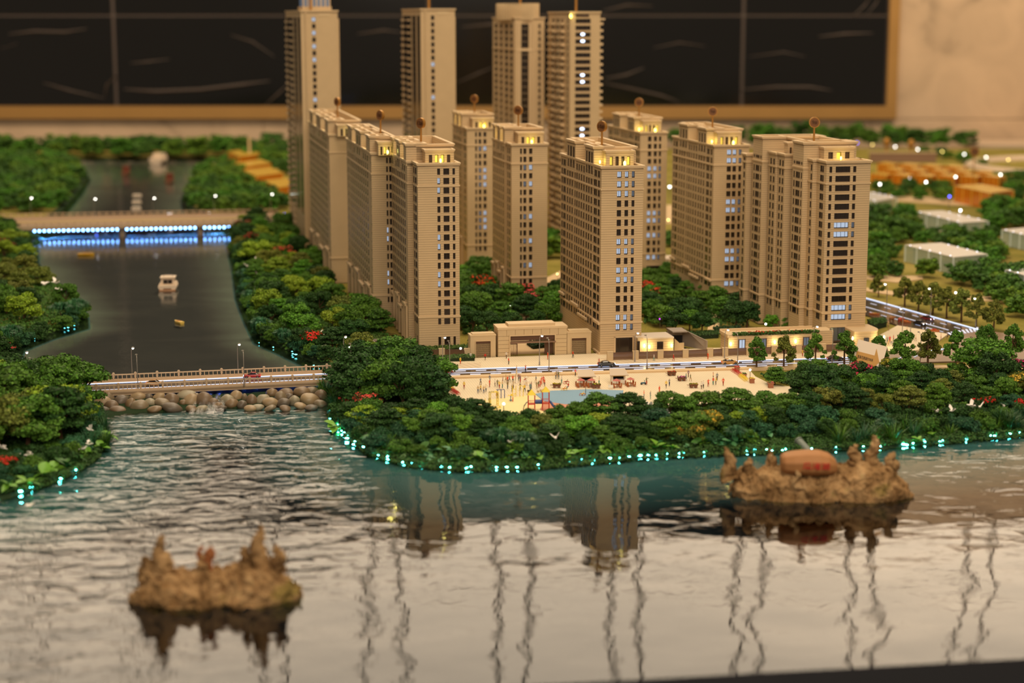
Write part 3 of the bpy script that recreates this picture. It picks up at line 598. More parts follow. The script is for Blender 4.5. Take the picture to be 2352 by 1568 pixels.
def facade(mb, o, su, nu, L, z0, z1, cols, rows, rec=.004):
    """wall with openings: o start point, su unit along, nu outward normal; cols [(s0,s1)], rows [(z0,z1)]"""
    o, su, nu = Vector(o), Vector(su), Vector(nu)
    ss = sorted(set([0, L]+[c for q in cols for c in q])); zz = sorted(set([z0, z1]+[c for q in rows for c in q if z0 <= c <= z1]))
    P_ = lambda s, z, d=0: o+su*s+Vector((0, 0, z))-nu*d
    cs = set(cols); rs = set(rows)
    for a, b_ in zip(ss[:-1], ss[1:]):
        if (a, b_) not in cs: mb.quad(P_(a, z0), P_(b_, z0), P_(b_, z1), P_(a, z1)); continue
        for c, d in zip(zz[:-1], zz[1:]):
            if (c, d) in rs:
                for q in ((P_(a, c), P_(b_, c), P_(b_, c, rec), P_(a, c, rec)), (P_(a, d), P_(a, d, rec), P_(b_, d, rec), P_(b_, d)),
                          (P_(a, c), P_(a, c, rec), P_(a, d, rec), P_(a, d)), (P_(b_, c), P_(b_, d), P_(b_, d, rec), P_(b_, c, rec))): mb.quad(*q)
            else: mb.quad(P_(a, c), P_(b_, c), P_(b_, d), P_(a, d))
def cornice(mb, u0, u1, v0, v1, z, t=.004, h=.004):
    mb.box(u0-t, u1+t, v0-t, v0+t, z-h, z); mb.box(u0-t, u0+t, v0+t, v1+t, z-h, z); mb.box(u1-t, u1+t, v0+t, v1+t, z-h, z); mb.box(u0+t, u1-t, v1-t, v1+t, z-h, z)
    mb.box(u0-t*.55, u1+t*.55, v0-t*.55, v0, z-h*1.9, z-h); mb.box(u0-t*.55, u0, v0, v1, z-h*1.9, z-h)
class Tower:
    def __init__(s, name, label, px, py, th, base=LAND):
        s.O = at(px, py, base); s.th = th; s.base = base
        s.t = thing(name, label, 'building', s.O, th); s.wall = MB(); s.trim = MB(); s.win = []; s.sidewin = MB(); s.roof = MB()
    def u(s, px, v, z=.33): return solve_u(px, s.O, s.th, v, z)
    def v(s, px, u, z=.33): return solve_v(px, s.O, s.th, u, z)
    def block(s, u0, u1, v0, v1, ztop, fcols=(), lcols=(), rows=(), par=.010, ncols=None, belts=(), z0=0.0, left=True):
        """box of wall with a parapet roof; fcols on the front (v=v0), lcols on the left (u=u0); z measured from the base"""
        facade(s.wall, (u0, v0, 0), (1, 0, 0), (0, -1, 0), u1-u0, z0, ztop, [(a-u0, b_-u0) for a, b_ in fcols], list(rows))
        if left: facade(s.wall, (u0, v1, 0), (0, -1, 0), (-1, 0, 0), v1-v0, z0, ztop, [(v1-b_, v1-a) for a, b_ in lcols], list(rows), .0020)
        w_ = s.wall; w_.quad((u1, v0, z0), (u1, v1, z0), (u1, v1, ztop), (u1, v0, ztop)); w_.quad((u0, v1, z0), (u0, v1, ztop), (u1, v1, ztop), (u1, v1, z0))
        e = .006; zr = ztop-par
        for a in ((u0, u1, v0, v0+e), (u0, u1, v1-e, v1), (u0, u0+e, v0+e, v1-e), (u1-e, u1, v0+e, v1-e)): s.wall.box(*a, zr, ztop)
        s.roof.box(u0+e*.5, u1-e*.5, v0+e*.5, v1-e*.5, zr-.002, zr)
        cornice(s.trim, u0, u1, v0, v1, ztop+.001)
        for z in belts:
            s.trim.box(u0-.0022, u1+.0022, v0-.0022, v0+.001, z-.002, z+.002); s.trim.box(u0-.0022, u0+.001, v0, v1, z-.002, z+.002)
    def front_windows(s, cols, v0, rows, lit=(), kind='dark', litcols=None, dimcols=(), rec=.004):
        for ci, (a, b_) in enumerate(cols):
            for ri, (c, d) in enumerate(rows):
                k = kind
                if ri in lit and (litcols is None or ci in litcols): k = 'lit'
                if ri in lit and ci in dimcols: k = 'dim'
                mob('window', window_mesh(b_-a, d-c, k, b_-a > .0065), s.t, ((a+b_)/2, v0+rec-.001, c))
            for (c, d) in rows: s.trim.box(a-.0012, b_+.0012, v0-.0012, v0, c-.0016, c); s.trim.box(a-.001, b_+.001, v0-.0008, v0, d, d+.0012)
    def left_windows(s, cols, u0, rows, singles=False, kinds=None, rec=.0020, lit=()):
        for ci, (a, b_) in enumerate(cols):
            k = kinds[ci] if kinds else 'side'
            for ri, (c, d) in enumerate(rows):
                if singles: mob('side_window', window_mesh(b_-a, d-c, 'dim' if (ci, ri) in lit else k, False), s.t, (u0+rec-.001, (a+b_)/2, c), (0, 0, -PI/2))
                else: s.sidewin.m = 0 if k == 'dark' else 1; s.sidewin.box(u0+rec-.0012, u0+rec+.001, a, b_, c, d); s.sidewin.box(u0+rec-.002, u0+rec, a, b_, c, c+(d-c)*.18)
    def finish(s):
        s.wall.build('wall', STONE, s.t); s.trim.build('cornice', STONE2, s.t); s.roof.build('roof', STONE3, s.t)
        if s.sidewin.f: o = s.sidewin.build('window_rows', [GLASSD, GLASSS], s.t); o['kind'] = 'stuff'
    def penthouse(s, u0, u1, v0, v1, z0, z1, lits, nopen=4):
        w_ = u1-u0; cols = [(u0+w_*(.08+.84*(i+.22)/nopen), u0+w_*(.08+.84*(i+.78)/nopen)) for i in range(nopen)]
        facade(s.wall, (u0, v0, 0), (1, 0, 0), (0, -1, 0), w_, z0, z1, [(a-u0, b_-u0) for a, b_ in cols], [(z0+.001, z0+(z1-z0)*.66)])
        s.wall.quad((u0, v0, z0), (u0, v1, z0), (u0, v1, z1), (u0, v0, z1)); s.wall.quad((u1, v0, z0), (u1, v1, z0), (u1, v1, z1), (u1, v0, z1)); s.roof.box(u0, u1, v0, v1, z1-.003, z1)
        cornice(s.trim, u0, u1, v0, v1, z1+.0015, .003, .0035)
        for i, (a, b_) in enumerate(cols):
            mob('penthouse_window', window_mesh(b_-a, (z1-z0)*.62, 'warm' if i in lits else 'side', False), s.t, ((a+b_)/2, v0+.006, z0+.001))
    def glow(s, u, v, z, r=.006):
        mob('roof_lamp', MB().ball((0, 0, 0), r, 8, 6, (.7, .7, 1.3)).mesh('roof_lamp', WARMB), s.t, (u, v, z))
        l = bpy.data.lights.new('roof_light', 'POINT'); l.energy = .008; l.color = (1, .90, .25); l.shadow_soft_size = .006; o = bpy.data.objects.new('roof_light', l); COL.objects.link(o); o.parent = s.t; o.location = (u, v-.008, z+.004)
WARMB = mat('warm_lamp_glow', (255, 240, 160), emit=(255, 236, 110), estr=4)
def rows_(ztop_c, n, h, skip=()): return [(ztop_c-i*PITCHF-h/2, ztop_c-i*PITCHF+h/2) for i in range(n) if i not in skip]
BZ = -LAND
signs = []
LCOLS = [(.020, .058), (.072, .135), (.165, .20), (.225, .26), (.285, .32), (.36, .385), (.405, .44), (.46, .49), (.515, .55), (.575, .61), (.64, .675), (.695, .73), (.755, .79), (.83, .90), (.92, .965)]
def slab_tower(label, px, py, pxR, pxFar, th, fpx, lit, litcols, dimcols, singles, topc=.4735, p1=(.16, .36), p2=(.60, .82), ph=(0.2, .86), phl=(0, 3), num='9#', lwk=None, glow_at=.62, kind='dark', garage=True):
    T = Tower('tower', label, px, py, th); u1 = T.u(pxR, 0, .3); vF = T.v(pxFar, 0, .45); L = vF
    rows = rows_(topc, 17, .0172); f = [(T.u(a, 0, .33), T.u(b_, 0, .33)) for a, b_ in fpx]
    lc = [(L*(1-b_), L*(1-a)) for a, b_ in LCOLS]
    zl = .496; zt = .540
    gr = [(f[0][0], f[2][1])] if garage else []
    T.block(0, u1, 0, L, zl, f, lc, rows, belts=(topc-1.5*PITCHF, topc-15.5*PITCHF))
    T.front_windows(f, 0, rows, lit, kind, litcols, dimcols)
    kinds = ['side']*len(lc); kinds[1] = kinds[13] = 'dark'; T.left_windows(lc, 0, rows, singles, kinds)
    # tall back mass with two pavilions on the left side
    T.block(.028, u1, L*p1[0], L*.985, zt, z0=zl-.012, par=.012)
    for a, b_ in (p1, p2):
        pc = [(L*lerp(a, b_, .10), L*lerp(a, b_, .30)), (L*lerp(a, b_, .40), L*lerp(a, b_, .62)), (L*lerp(a, b_, .72), L*lerp(a, b_, .9))]
        pr = [(zl-.028, zt-.014)]
        T.block(-.0025, .05, L*a, L*b_, zt+.002, (), pc, pr, z0=zl-.04); T.left_windows(pc, -.0025, pr, singles, ['side', 'dark', 'side'])
    T.penthouse(u1*ph[0], u1*ph[1], L*p1[0]-.035, L*p1[0], zl-.006, zt-.008, phl)
    T.glow(u1*glow_at, L*p1[0]-.045, zl+.004, .0055); T.glow(.012, L*(p1[1]+.02), zl+.006, .004); T.glow(.012, L*(p1[0]-.02), zl+.006, .004)
    # stepped plinth on the long side
    for a, b_, z in ((.0, .14, .086), (.30, .52, .075), (.52, .70, .095), (.88, 1.0, .102)): T.trim.box(-.006, 0, L*a, L*b_, z-.006, z); T.trim.box(-.004, 0, L*a, L*b_, .0, .006)
    if garage:
        T.trim.box(f[0][0]-.004, f[0][0], -.0015, 0, 0, .047); T.trim.box(f[2][1]-.002, f[2][1]+.002, -.0015, 0, 0, .047); T.trim.box(f[0][0]-.004, f[2][1]+.002, -.0015, 0, .044, .048)
        mob('garage_door', window_mesh(f[2][1]-f[0][0]-.002, .044, 'dark', False), T.t, ((f[0][0]+f[2][1])/2, -.0008, 0))
    T.finish(); signs.append((T, u1*.32, L*.30, zt, num)); return T
M_ = slab_tower('middle front tan tower beside the gate, many blue lit windows on its end face', 1378, 814.5, 1475, 1288, math.radians(11.5), [(1415.6, 1425.4), (1433.2, 1441.4), (1449, 1455.6)], (0, 1, 2, 7, 8, 10, 11, 15, 16), (0, 1), (2,), True, num='10#')
D2_ = slab_tower('tan tower between the middle front tower and the stepped right tower', 1633, 706, 1716, 1544, math.radians(11.5), [(1666.5, 1676.4), (1679.4, 1687.8), (1693.2, 1699.6)], (0, 1, 6, 7, 12, 13, 16), (0, 1), (2,), False, num='9#')
D1_ = slab_tower('rear tan tower half hidden behind the middle front tower', 1467, 640, 1530, 1396, math.radians(11.5), [(1486.4, 1494.4), (1499.8, 1507), (1511.4, 1516.8)], (4, 5, 10, 11, 13, 16), (0, 1), (2,), False, num='5#')
def bay_tower(label, px, py, pxR, pxM, pxFar, th, fpx, lit, litcols, dimcols, singles, topc=.4735, num='11#', bayL=.10, nl=9, phl=(1, 2), wide=False, garage=False):
    """main slab with a narrower, lower bay in front; pxM is the left edge of the slab's blank front wall"""
    T = Tower('tower', label, px, py, th); u1 = T.u(pxR, 0, .3); um = T.u(pxM, bayL, .45); vF = T.v(pxFar, um, .45)
    zl = .496; zt = .540; L = vF-bayL
    rows = rows_(topc, 17, .0172); r2 = [(.006, .030)]
    f = [(T.u(a, 0, .33), T.u(b_, 0, .33)) for a, b_ in fpx]
    T.block(0, u1, 0, bayL+.01, zl, f, [(bayL*.25, bayL*.55), (bayL*.66, bayL*.86)], rows+(r2 if wide else []), belts=(topc-1.5*PITCHF, topc-15.5*PITCHF))
    T.front_windows(f, 0, rows, lit, 'dark', litcols, dimcols)
    if wide: T.front_windows(f, 0, r2, ())
    T.left_windows([(bayL*.25, bayL*.55), (bayL*.66, bayL*.86)], 0, rows, singles, ['dark', 'side'])
    cols = []
    for i in range(nl):
        a = bayL+L*(.10+.88*(i+.22)/nl); cols.append((a, a+L*.88/nl*.55))
    T.block(um, u1, bayL, vF, zl, (), cols, rows, belts=(topc-1.5*PITCHF,))
    T.left_windows(cols, um, rows, singles, ['dark' if i % 3 == 1 else 'side' for i in range(nl)])
    T.block(um+.026, u1, bayL, vF-.01, zt, z0=zl-.012, par=.022)
    T.block(um-.0025, um+.05, bayL, bayL+L*.14, zt+.002, z0=zl-.014); 
    for a, b_ in ((.34, .56), (.72, .9)):
        pc = [(bayL+L*lerp(a, b_, .2), bayL+L*lerp(a, b_, .42)), (bayL+L*lerp(a, b_, .56), bayL+L*lerp(a, b_, .8))]; pr = [(zl-.028, zt-.014)]
        T.block(um-.0025, um+.05, bayL+L*a, bayL+L*b_, zt+.002, (), pc, pr, z0=zl-.04); T.left_windows(pc, um-.0025, pr, singles, ['side', 'dark'])
    T.penthouse(u1*.24, u1*.94, bayL-.05, bayL, zl-.006, zt-.012, phl)
    for q in (.24, .63, .95): T.glow(um+.012, bayL+L*q, zl+.008, .004)
    T.glow(u1*.6, bayL-.06, zl+.004, .0048)
    for a, b_, z in ((.05, .22, .105), (.3, .5, .085), (.5, .66, .11), (.8, .98, .1)): T.trim.box(um-.008, um, bayL+L*a, bayL+L*b_, z-.006, z); T.trim.box(um-.005, um, bayL+L*a, bayL+L*(a+.02), 0, z); T.trim.box(um-.005, um, bayL+L*(b_-.02), bayL+L*b_, 0, z)
    T.finish(); signs.append((T, um+.055, bayL+L*.32, zt, num)); return T
A3_ = bay_tower('front left tan tower with big dark square windows beside the river trees', 963, 800, 1055.5, 936, 897, math.radians(11.5), [(1005.5, 1012.2), (1019.5, 1033), (1040.4, 1046)], (1, 2, 7, 8, 11, 12), (0,), (), True, num='12#', bayL=.09, wide=True)
B2_ = bay_tower('tan tower behind the gate, lit end windows, second row of the estate', 1175, 700, 1257, 1161, 1131, math.radians(11.5), [(1194.5, 1198.8), (1202, 1208.8), (1215, 1222.6)], (2, 4, 8, 11, 14), (1, 2), (1,), False, num='8#', bayL=.08, nl=6)
B1_ = bay_tower('rear tan tower left of the tower behind the gate', 1074, 618, 1142, 1063, 1040, math.radians(11.5), [(1092, 1096), (1099.8, 1105.8), (1110.7, 1117.6)], (2, 5, 6, 7, 11, 12, 13), (1, 2), (1,), False, num='6#', bayL=.08, nl=6)
A2_ = bay_tower('second tan tower of the left row, seen past the front left one', 858, 745, 911, 853, 797, math.radians(11.5), [(889, 893), (896, 901), (904, 907)], (8, 9, 13, 14), (0,), (), False, num='7#', bayL=.02, nl=12, phl=(1,))
A1_ = bay_tower('third and rearmost tan tower of the left row', 762, 650, 832, 757, 710, math.radians(11.5), [(800, 805), (809, 815), (819, 823)], (), (), (), False, num='3#', bayL=.02, nl=12, phl=())

# stepped right tower
T = Tower('tower', 'large stepped tan tower at the right, wide dark windows on its end face', 1886, 789, math.radians(11.5)); R_ = T
topc = .4735; rows = rows_(topc, 17, .0168); bl = (topc-1.5*PITCHF, topc-15.5*PITCHF); zl, zt = .496, .540
u1 = T.u(1993, 0, .33); f = [(T.u(a, 0, .33), T.u(b_, 0, .33)) for a, b_ in [(1899.5, 1905.8), (1913.5, 1947), (1953.5, 1960.5)]]
v1 = T.v(1876, 0, .45); T.block(0, u1, 0, v1+.02, zl, f, [(v1*.3, v1*.7)], rows, belts=bl); T.front_windows(f, 0, rows, (6, 7, 15, 16), 'dark', (1,), (2,)); T.left_windows([(v1*.3, v1*.7)], 0, rows, True, ['dark'])
r2 = [(.004, .044)]; T.trim.box(f[1][0]-.003, f[1][1]+.003, -.0015, 0, .044, .049)
mob('entrance_window', window_mesh(f[1][1]-f[1][0], .044, 'blue', True), T.t, ((f[1][0]+f[1][1])/2, -.0006, 0))
vs_ = v1+.004; us = T.u(1864.5, vs_, .42); vs2 = T.v(1857.5, us, .42); T.block(us, u1, vs_, vs2+.02, zl, (), [(lerp(vs_, vs2, .28), lerp(vs_, vs2, .75))], rows, belts=bl); T.left_windows([(lerp(vs_, vs2, .28), lerp(vs_, vs2, .75))], us, rows, True, ['dark'])
def bay(v0, pxl, pxr, zc, ncol, tall=False, blk=.03, wide=None, kinds=None):
    u0 = T.u(pxr, v0, .42); vb = T.v(pxl, u0, .42); W = vb-v0
    if ncol == 3: cols = [(v0+W*.1, v0+W*.2), (v0+W*.30, v0+W*.68), (v0+W*.78, v0+W*.9)]; kinds = ['side', 'dark', 'side']
    elif ncol == 2: cols = [(v0+W*.18, v0+W*.40), (v0+W*.60, v0+W*.82)]; kinds = ['dark', 'dark']
    else: cols = [(v0+W*.3, v0+W*.66)]; kinds = ['dark']
    T.block(u0, u1, v0, vb, zc, (), cols, rows+([(zl-.018, zt-.012)] if tall else []), belts=(topc-15.5*PITCHF,)+(((topc-.5*PITCHF),) if not tall else (zl-.026,)))
    rr_ = rows if not tall else rows[1:]
    T.left_windows(cols, u0, rr_, True, kinds)
    if tall: T.left_windows(cols, u0, [(zl-.018, zt-.012)], True, kinds)
    return u0, vb
uA, vA = bay(vs2+.012, 1818, 1842, zt, 3, True)
uB, vB = bay(vA+.03, 1785, 1800, zl+.004, 2); uC, vC = bay(vB+.004, 1764, 1780, zl+.004, 2)
uD, vD = bay(vC+.012, 1727, 1748.5, zt, 3, True); uE, vE = bay(vD+.02, 1703, 1712.5, zl-.012, 1)
T.block(uA+.04, u1-.012, vs2+.014, vD-.004, zt-.001, z0=zl-.02, par=.012)
T.penthouse(.018, u1*.83, vs2-.024, vs2+.012, zl-.006, zt-.012, (1,), 3); T.penthouse(uC+.02, uC+.06, vA+.05, vA+.08, zl-.004, zt-.010, (1,), 3)
T.glow(u1*.5, vs2-.034, zl+.003, .004)
T.finish(); signs.append((T, uA+.052, vA-.02, zt, '9#'))

# tall rear towers
def tall(label, px, pxR, pxFar, py_top, Y, th, style, num):
    p = atY(px, 590, Y); O = Vector((p[0], Y, LAND)); T = Tower('tower', label, *pj(O), th); u1 = T.u(pxR, 0, .6); vF = T.v(pxFar, 0, .6); L = vF
    H = atY(px, py_top, Y)[2]-LAND; rows = rows_(H-.034, 33, .0172)
    if style == 'balcony':
        lc = [(L*.03, L*.20), (L*.25, L*.46), (L*.50, L*.985)]; fc = [(u1*.30, u1*.40)]; tall_r = [(.12, H-.026)]
        T.block(0, u1, 0, L, H, fc, (), rows, left=False); facade(T.wall, (-.0008, L, 0), (0, -1, 0), (-1, 0, 0), L, 0, H-.004, [(L-b_, L-a) for a, b_ in lc], tall_r, .003); T.front_windows(fc, 0, rows, num[1]); T.left_windows(lc, -.0008, tall_r, False, ['dark', 'dark', 'dark'], rec=.003)
        for ri, (c, d) in enumerate(rows):
            T.trim.box(-.008, -.001, L*.53, L*.64, c-.004, c+.0035); T.trim.box(-.008, -.001, L*.84, L*.97, c-.004, c+.0035)
        T.wall.box(u1*.12, u1*.16, -.006, 0, 0, H-.006); T.wall.box(u1*.95, u1*1.07, .04, L*.7, 0, H-.03)
        T.roof.box(u1*.48, u1*.80, -.0012, .004, H-.022, H-.010)
        if 'leftmost' in num[0]:
            T.wall.box(u1*.2, u1*1.02, L*.34, L*.62, H-.012, H+.016)
            MB().box(u1*.24, u1*.98, L*.36, L*.60, H+.016, H+.05).build('glass_lantern', LITW2, T.t); [MB().box(lerp(u1*.24, u1*.98, k/6)-.002, lerp(u1*.24, u1*.98, k/6)+.002, L*.355, L*.36, H+.016, H+.05).build('lantern_rib', STONE2, T.t) for k in range(7)]
    elif style == 'crown':
        fc = [(u1*.22, u1*.46), (u1*.80, u1*.87)]; lc = [(L*.1, L*.2), (L*.3, L*.42), (L*.55, L*.66), (L*.78, L*.9)]
        T.block(0, u1, 0, L, H, fc, lc, rows, belts=(H-.125,)); T.front_windows(fc, 0, rows, num[1], litcols=(0,)); T.left_windows(lc, 0, rows, False, ['dark', 'dark', 'side', 'dark'])
        T.sidewin.m = 0; T.sidewin.box(u1*.22, u1*.46, -.0012, 0, H-.62, H-.03); [T.trim.box(u1*.22, u1*.46, -.0016, -.001, c-.0008, c) for c, d in rows]
        for a in (.06, .13, .47, .54, .62): T.trim.box(u1*a, u1*a+.006, -.006, 0, 0, H-.02)
        T.trim.box(u1*.10, u1*.6, -.007, 0, H-.13, H-.12)
        m = MB(); cx, cy = u1*.42, L*.42
        for k in range(44):
            a = 2*PI*k/44; m.box(cx+u1*.62*math.cos(a)-.0035, cx+u1*.62*math.cos(a)+.0035, cy+L*.44*math.sin(a)-.0035, cy+L*.44*math.sin(a)+.0035, H-.01, H+.055)
        m.build('crown_fin', STONE3, T.t); m = MB(); m.lathe([(.55, 0), (.55, .05), (.0, .05)], 24); m.M = None
        o = m.build('crown_core', STONE3, T.t, (cx, cy, H-.005)); o.scale = (u1, L*.70, 1)
    else:
        fc = [(u1*.17, u1*.68)]; lc = [(L*.08, L*.14), (L*.30, L*.42), (L*.46, L*.66), (L*.70, L*.84)]
        T.block(0, u1, 0, L, H, fc, lc, rows); T.front_windows(fc, 0, rows, (), 'dark'); T.left_windows(lc, 0, rows, False, ['side', 'side', 'dark', 'side'])
        for ri, (c, d) in enumerate(rows):
            T.trim.box(-.014, 0, L*.24, L*.46, c-.006, c+.002); T.trim.box(-.014, 0, L*.66, L*.9, c-.006, c+.002); T.trim.box(u1, u1+.014, .01, L*.5, c-.006, c+.003)
            if ri % 2: T.trim.box(-.012, 0, L*.22, L*.92, c-.010, c-.006)
        T.trim.box(u1, u1+.02, .006, L*.52, H-.03, H-.024)
        for ri in num[1]: mob('ceiling_lamp', MB().ball((0, 0, 0), .006, 8, 5, (1.3, .6, .8)).mesh('ceiling_lamp', LAMPW), T.t, (u1*.42, .002, rows[ri][1]-.007))
        m = MB(); m.box(u1*.17, u1*.62, -.001, .002, H-.020, H-.006); m.build('roof_window', GLASSS, T.t); T.glow(u1*.0, -.006, H-.016, .006)
    T.finish(); t2 = thing('roof_pole', f'slim bronze pole on the {num[0]}', 'pole', T.t.matrix_basis @ Vector((u1*.42, L*.3, H-.012)))
    MB().cyl((0, 0, 0), (0, 0, .12), .0045, n=8).build('pole', GOLD, t2); MB().lathe([(.012, 0), (.012, .004), (.006, .007)], 10).build('base', GOLD, t2)
    return T
LAMPW = mat('cool_lamp_glow', (230, 240, 255), emit=(210, 226, 255), estr=3)
tall('leftmost slender tall tower with a column of balconies down its left side', 702, 779, 661, 24, 6.85, math.radians(11.5), 'balcony', ('leftmost tall tower', (0, 2, 4, 6, 12, 14, 18, 20)))
tall('tall tower with wide dark balconies standing alone in front of the black glass', 971, 1046, 926, 20, 6.9, math.radians(11.5), 'balcony', ('lone tall tower between the left row and the centre', (7, 12)))
tall('tall tower with a ribbed round crown on its roof', 1182, 1250, 1132, 40, 7.1, math.radians(11.5), 'crown', ('crowned tall tower', (7, 9, 14, 16, 18)))
tall('tall tower with white balcony slabs up its end face, right of the crowned one', 1307, 1377, 1259, 27, 6.75, math.radians(11.5), 'slabs', ('tall tower right of the crowned one', (2, 3, 8, 9, 16, 17)))

# round bronze number signs on poles, standing on the roofs
names = {'10#': 'middle front tower', '9#': 'right hand towers', '12#': 'front left tower'}
def disc_sign(loc, yaw, num, label, h=.052, r=.0148):
    t = thing('roof_sign', label, 'sign', loc, yaw)
    MB().cyl((0, 0, -.008), (0, 0, h-r*.8), .0028, n=8).build('pole', GOLD, t)
    m = MB(); m.cyl((0, -.004, h), (0, .004, h), r, n=24, smooth=False); m.build('disc', GOLD, t); m = MB(); m.cyl((0, -.0046, h), (0, -.004, h), r*.84, n=24, smooth=False); m.build('face', mat('sign_face', (120, 78, 44), rough=.5) if 'sign_face' not in bpy.data.materials else bpy.data.materials['sign_face'], t)
    o = mob('lettering', TXT_NUM[num], t, (0, -.0054, h), (PI/2, 0, 0)); o.scale = (.86, .86, .86)
yaws = [-.95, -.35, -.5, -1.0, -.75, -.85, -1.05, -1.1, -.3]
lab = ['round bronze sign on the roof of the middle front tower', 'round bronze sign on the tower left of the stepped right tower', 'round bronze sign on the rear tower behind the middle front tower', 'round bronze sign on the front left tower', 'round bronze sign on the tower behind the gate', 'round bronze sign on the rear tower left of the gate axis', 'round bronze sign on the second tower of the left row', 'round bronze sign on the rearmost tower of the left row', 'round bronze sign on the stepped right tower']
for (T, u, v, z, num), yw, lb in zip(signs, yaws, lab):
    c, s_ = math.cos(T.th), math.sin(T.th); disc_sign((T.O[0]+u*c-v*s_, T.O[1]+u*s_+v*c, LAND+z-.002), yw+.25, num, lb)
p = atY(2236, 400, 9.2); disc_sign((p[0], 9.2, LAND), -.1, '2#', 'round bronze sign on a tall pole behind the orange blocks at right', h=p[2]-LAND+.115, r=.024)
# ------------------------------------------------------------------ planting
def leaf_mat(name, rough=.75, trans=.0):
    m = bpy.data.materials.new(name); m.use_nodes = True; nt = m.node_tree; b = nt.nodes['Principled BSDF']
    oi = N(nt, 'ShaderNodeObjectInfo'); a = N(nt, 'ShaderNodeAttribute', attribute_name='tone')
    mx = N(nt, 'ShaderNodeMix', data_type='RGBA', blend_type='MULTIPLY'); mx.inputs[0].default_value = 1
    nt.links.new(oi.outputs['Color'], mx.inputs[6]); nt.links.new(a.outputs['Color'], mx.inputs[7]); nt.links.new(mx.outputs[2], b.inputs['Base Color'])
    b.inputs['Roughness'].default_value = rough; b.inputs['Specular IOR Level'].default_value = .25
    return m
LEAF = leaf_mat('foam_foliage'); PETAL = leaf_mat('blossom_flakes', .6); BLADE = leaf_mat('glossy_leaf', .4)
BARK = mat('bark', (92, 66, 44), rough=.85, var=.2, vscale=80)
def flakes_mesh(name, pos, nrm, size, rng, mat_, tone=(.55, 1.35), aspect=1.0, cores=()):
    """thousands of small bent chips: one quad of two triangles each, facing roughly nrm"""
    n = len(pos); nrm = nrm+rng.normal(0, .55, (n, 3)); nrm /= np.linalg.norm(nrm, axis=1)[:, None]+1e-9
    r = rng.normal(0, 1, (n, 3)); u = np.cross(nrm, r); u /= np.linalg.norm(u, axis=1)[:, None]+1e-9; v = np.cross(nrm, u)
    s = size*rng.uniform(.6, 1.25, n)[:, None]; bend = nrm*s*rng.uniform(-.3, .45, n)[:, None]
    P_ = np.stack([pos-u*s*aspect, pos-v*s+bend, pos+u*s*aspect, pos+v*s+bend], 1).reshape(-1, 3)
    verts = P_; F = np.arange(4*n).reshape(-1, 4); t = rng.uniform(*tone, n)
    faces = F.tolist(); tones = t.tolist(); vl = verts.tolist()
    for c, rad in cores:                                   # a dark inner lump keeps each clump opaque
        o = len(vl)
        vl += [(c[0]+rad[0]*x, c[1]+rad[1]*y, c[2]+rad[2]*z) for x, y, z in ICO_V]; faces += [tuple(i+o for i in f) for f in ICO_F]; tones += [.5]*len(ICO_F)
    me = bpy.data.meshes.new(name); me.from_pydata(vl, [], faces)
    at_ = me.attributes.new('tone', 'FLOAT_COLOR', 'FACE'); cs = np.ones((len(tones), 4), np.float32); tt = np.array(tones, np.float32); w_ = rng.uniform(.9, 1.1, (len(tt), 2))
    cs[:, 0] = tt*w_[:, 0]; cs[:, 1] = tt; cs[:, 2] = tt*w_[:, 1]; at_.data.foreach_set('color', cs.ravel())
    me.materials.append(mat_); return me
_p = (1+5**.5)/2; ICO_V = [tuple(Vector(v).normalized()) for v in [(-1,_p,0),(1,_p,0),(-1,-_p,0),(1,-_p,0),(0,-1,_p),(0,1,_p),(0,-1,-_p),(0,1,-_p),(_p,0,-1),(_p,0,1),(-_p,0,-1),(-_p,0,1)]]
ICO_F = [(0,11,5),(0,5,1),(0,1,7),(0,7,10),(0,10,11),(1,5,9),(5,11,4),(11,10,2),(10,7,6),(7,1,8),(3,9,4),(3,4,2),(3,2,6),(3,6,8),(3,8,9),(4,9,5),(2,4,11),(6,2,10),(8,6,7),(9,8,1)]
def sphere_dirs(rng, n, zmin=-.5):
    d = rng.normal(0, 1, (n*3, 3)); d /= np.linalg.norm(d, axis=1)[:, None]; d = d[d[:, 2] > zmin]; return d[:n]
def crown_clumps(kind, rng):
    """unit tree: height 1. returns list of (centre, radii)"""
    C = []
    if kind == 'bushy':
        for i in range(26):
            a = rng.uniform(0, 2*PI); z = rng.uniform(.30, .92); rmax = .46*math.sqrt(max(.05, 1-((z-.5)/.52)**2)); r = rmax*math.sqrt(rng.uniform(.15, 1)); s = rng.uniform(.11, .17)
            C.append(((r*math.cos(a), r*math.sin(a), z), (s*1.15, s*1.15, s*.8)))
    elif kind == 'layered':
        for z, R, k in ((.40, .42, 9), (.58, .46, 10), (.76, .34, 7), (.90, .18, 4)):
            for i in range(k):
                a = 2*PI*(i+rng.uniform(-.3, .3))/k; r = R*rng.uniform(.5, 1); s = rng.uniform(.10, .15); C.append(((r*math.cos(a), r*math.sin(a), z+rng.uniform(-.04, .04)), (s*1.3, s*1.3, s*.6)))
    elif kind == 'street':
        for i in range(34):
            z = rng.uniform(.26, .95); t = (z-.26)/.70; rmax = .34*(1-t)**.6*(1 if t > .12 else .75)+.03; a = rng.uniform(0, 2*PI); r = rmax*math.sqrt(rng.uniform(.3, 1)); s = rng.uniform(.06, .10)
            C.append(((r*math.cos(a), r*math.sin(a), z), (s, s, s*1.1)))
    elif kind == 'dome':
        for i in range(18):
            a = rng.uniform(0, 2*PI); z = rng.uniform(.12, .78); rmax = .62*math.sqrt(max(.04, 1-(z/.95)**2)); r = rmax*math.sqrt(rng.uniform(.2, 1)); s = rng.uniform(.18, .27); C.append(((r*math.cos(a), r*math.sin(a), z), (s, s, s*.85)))
    return C
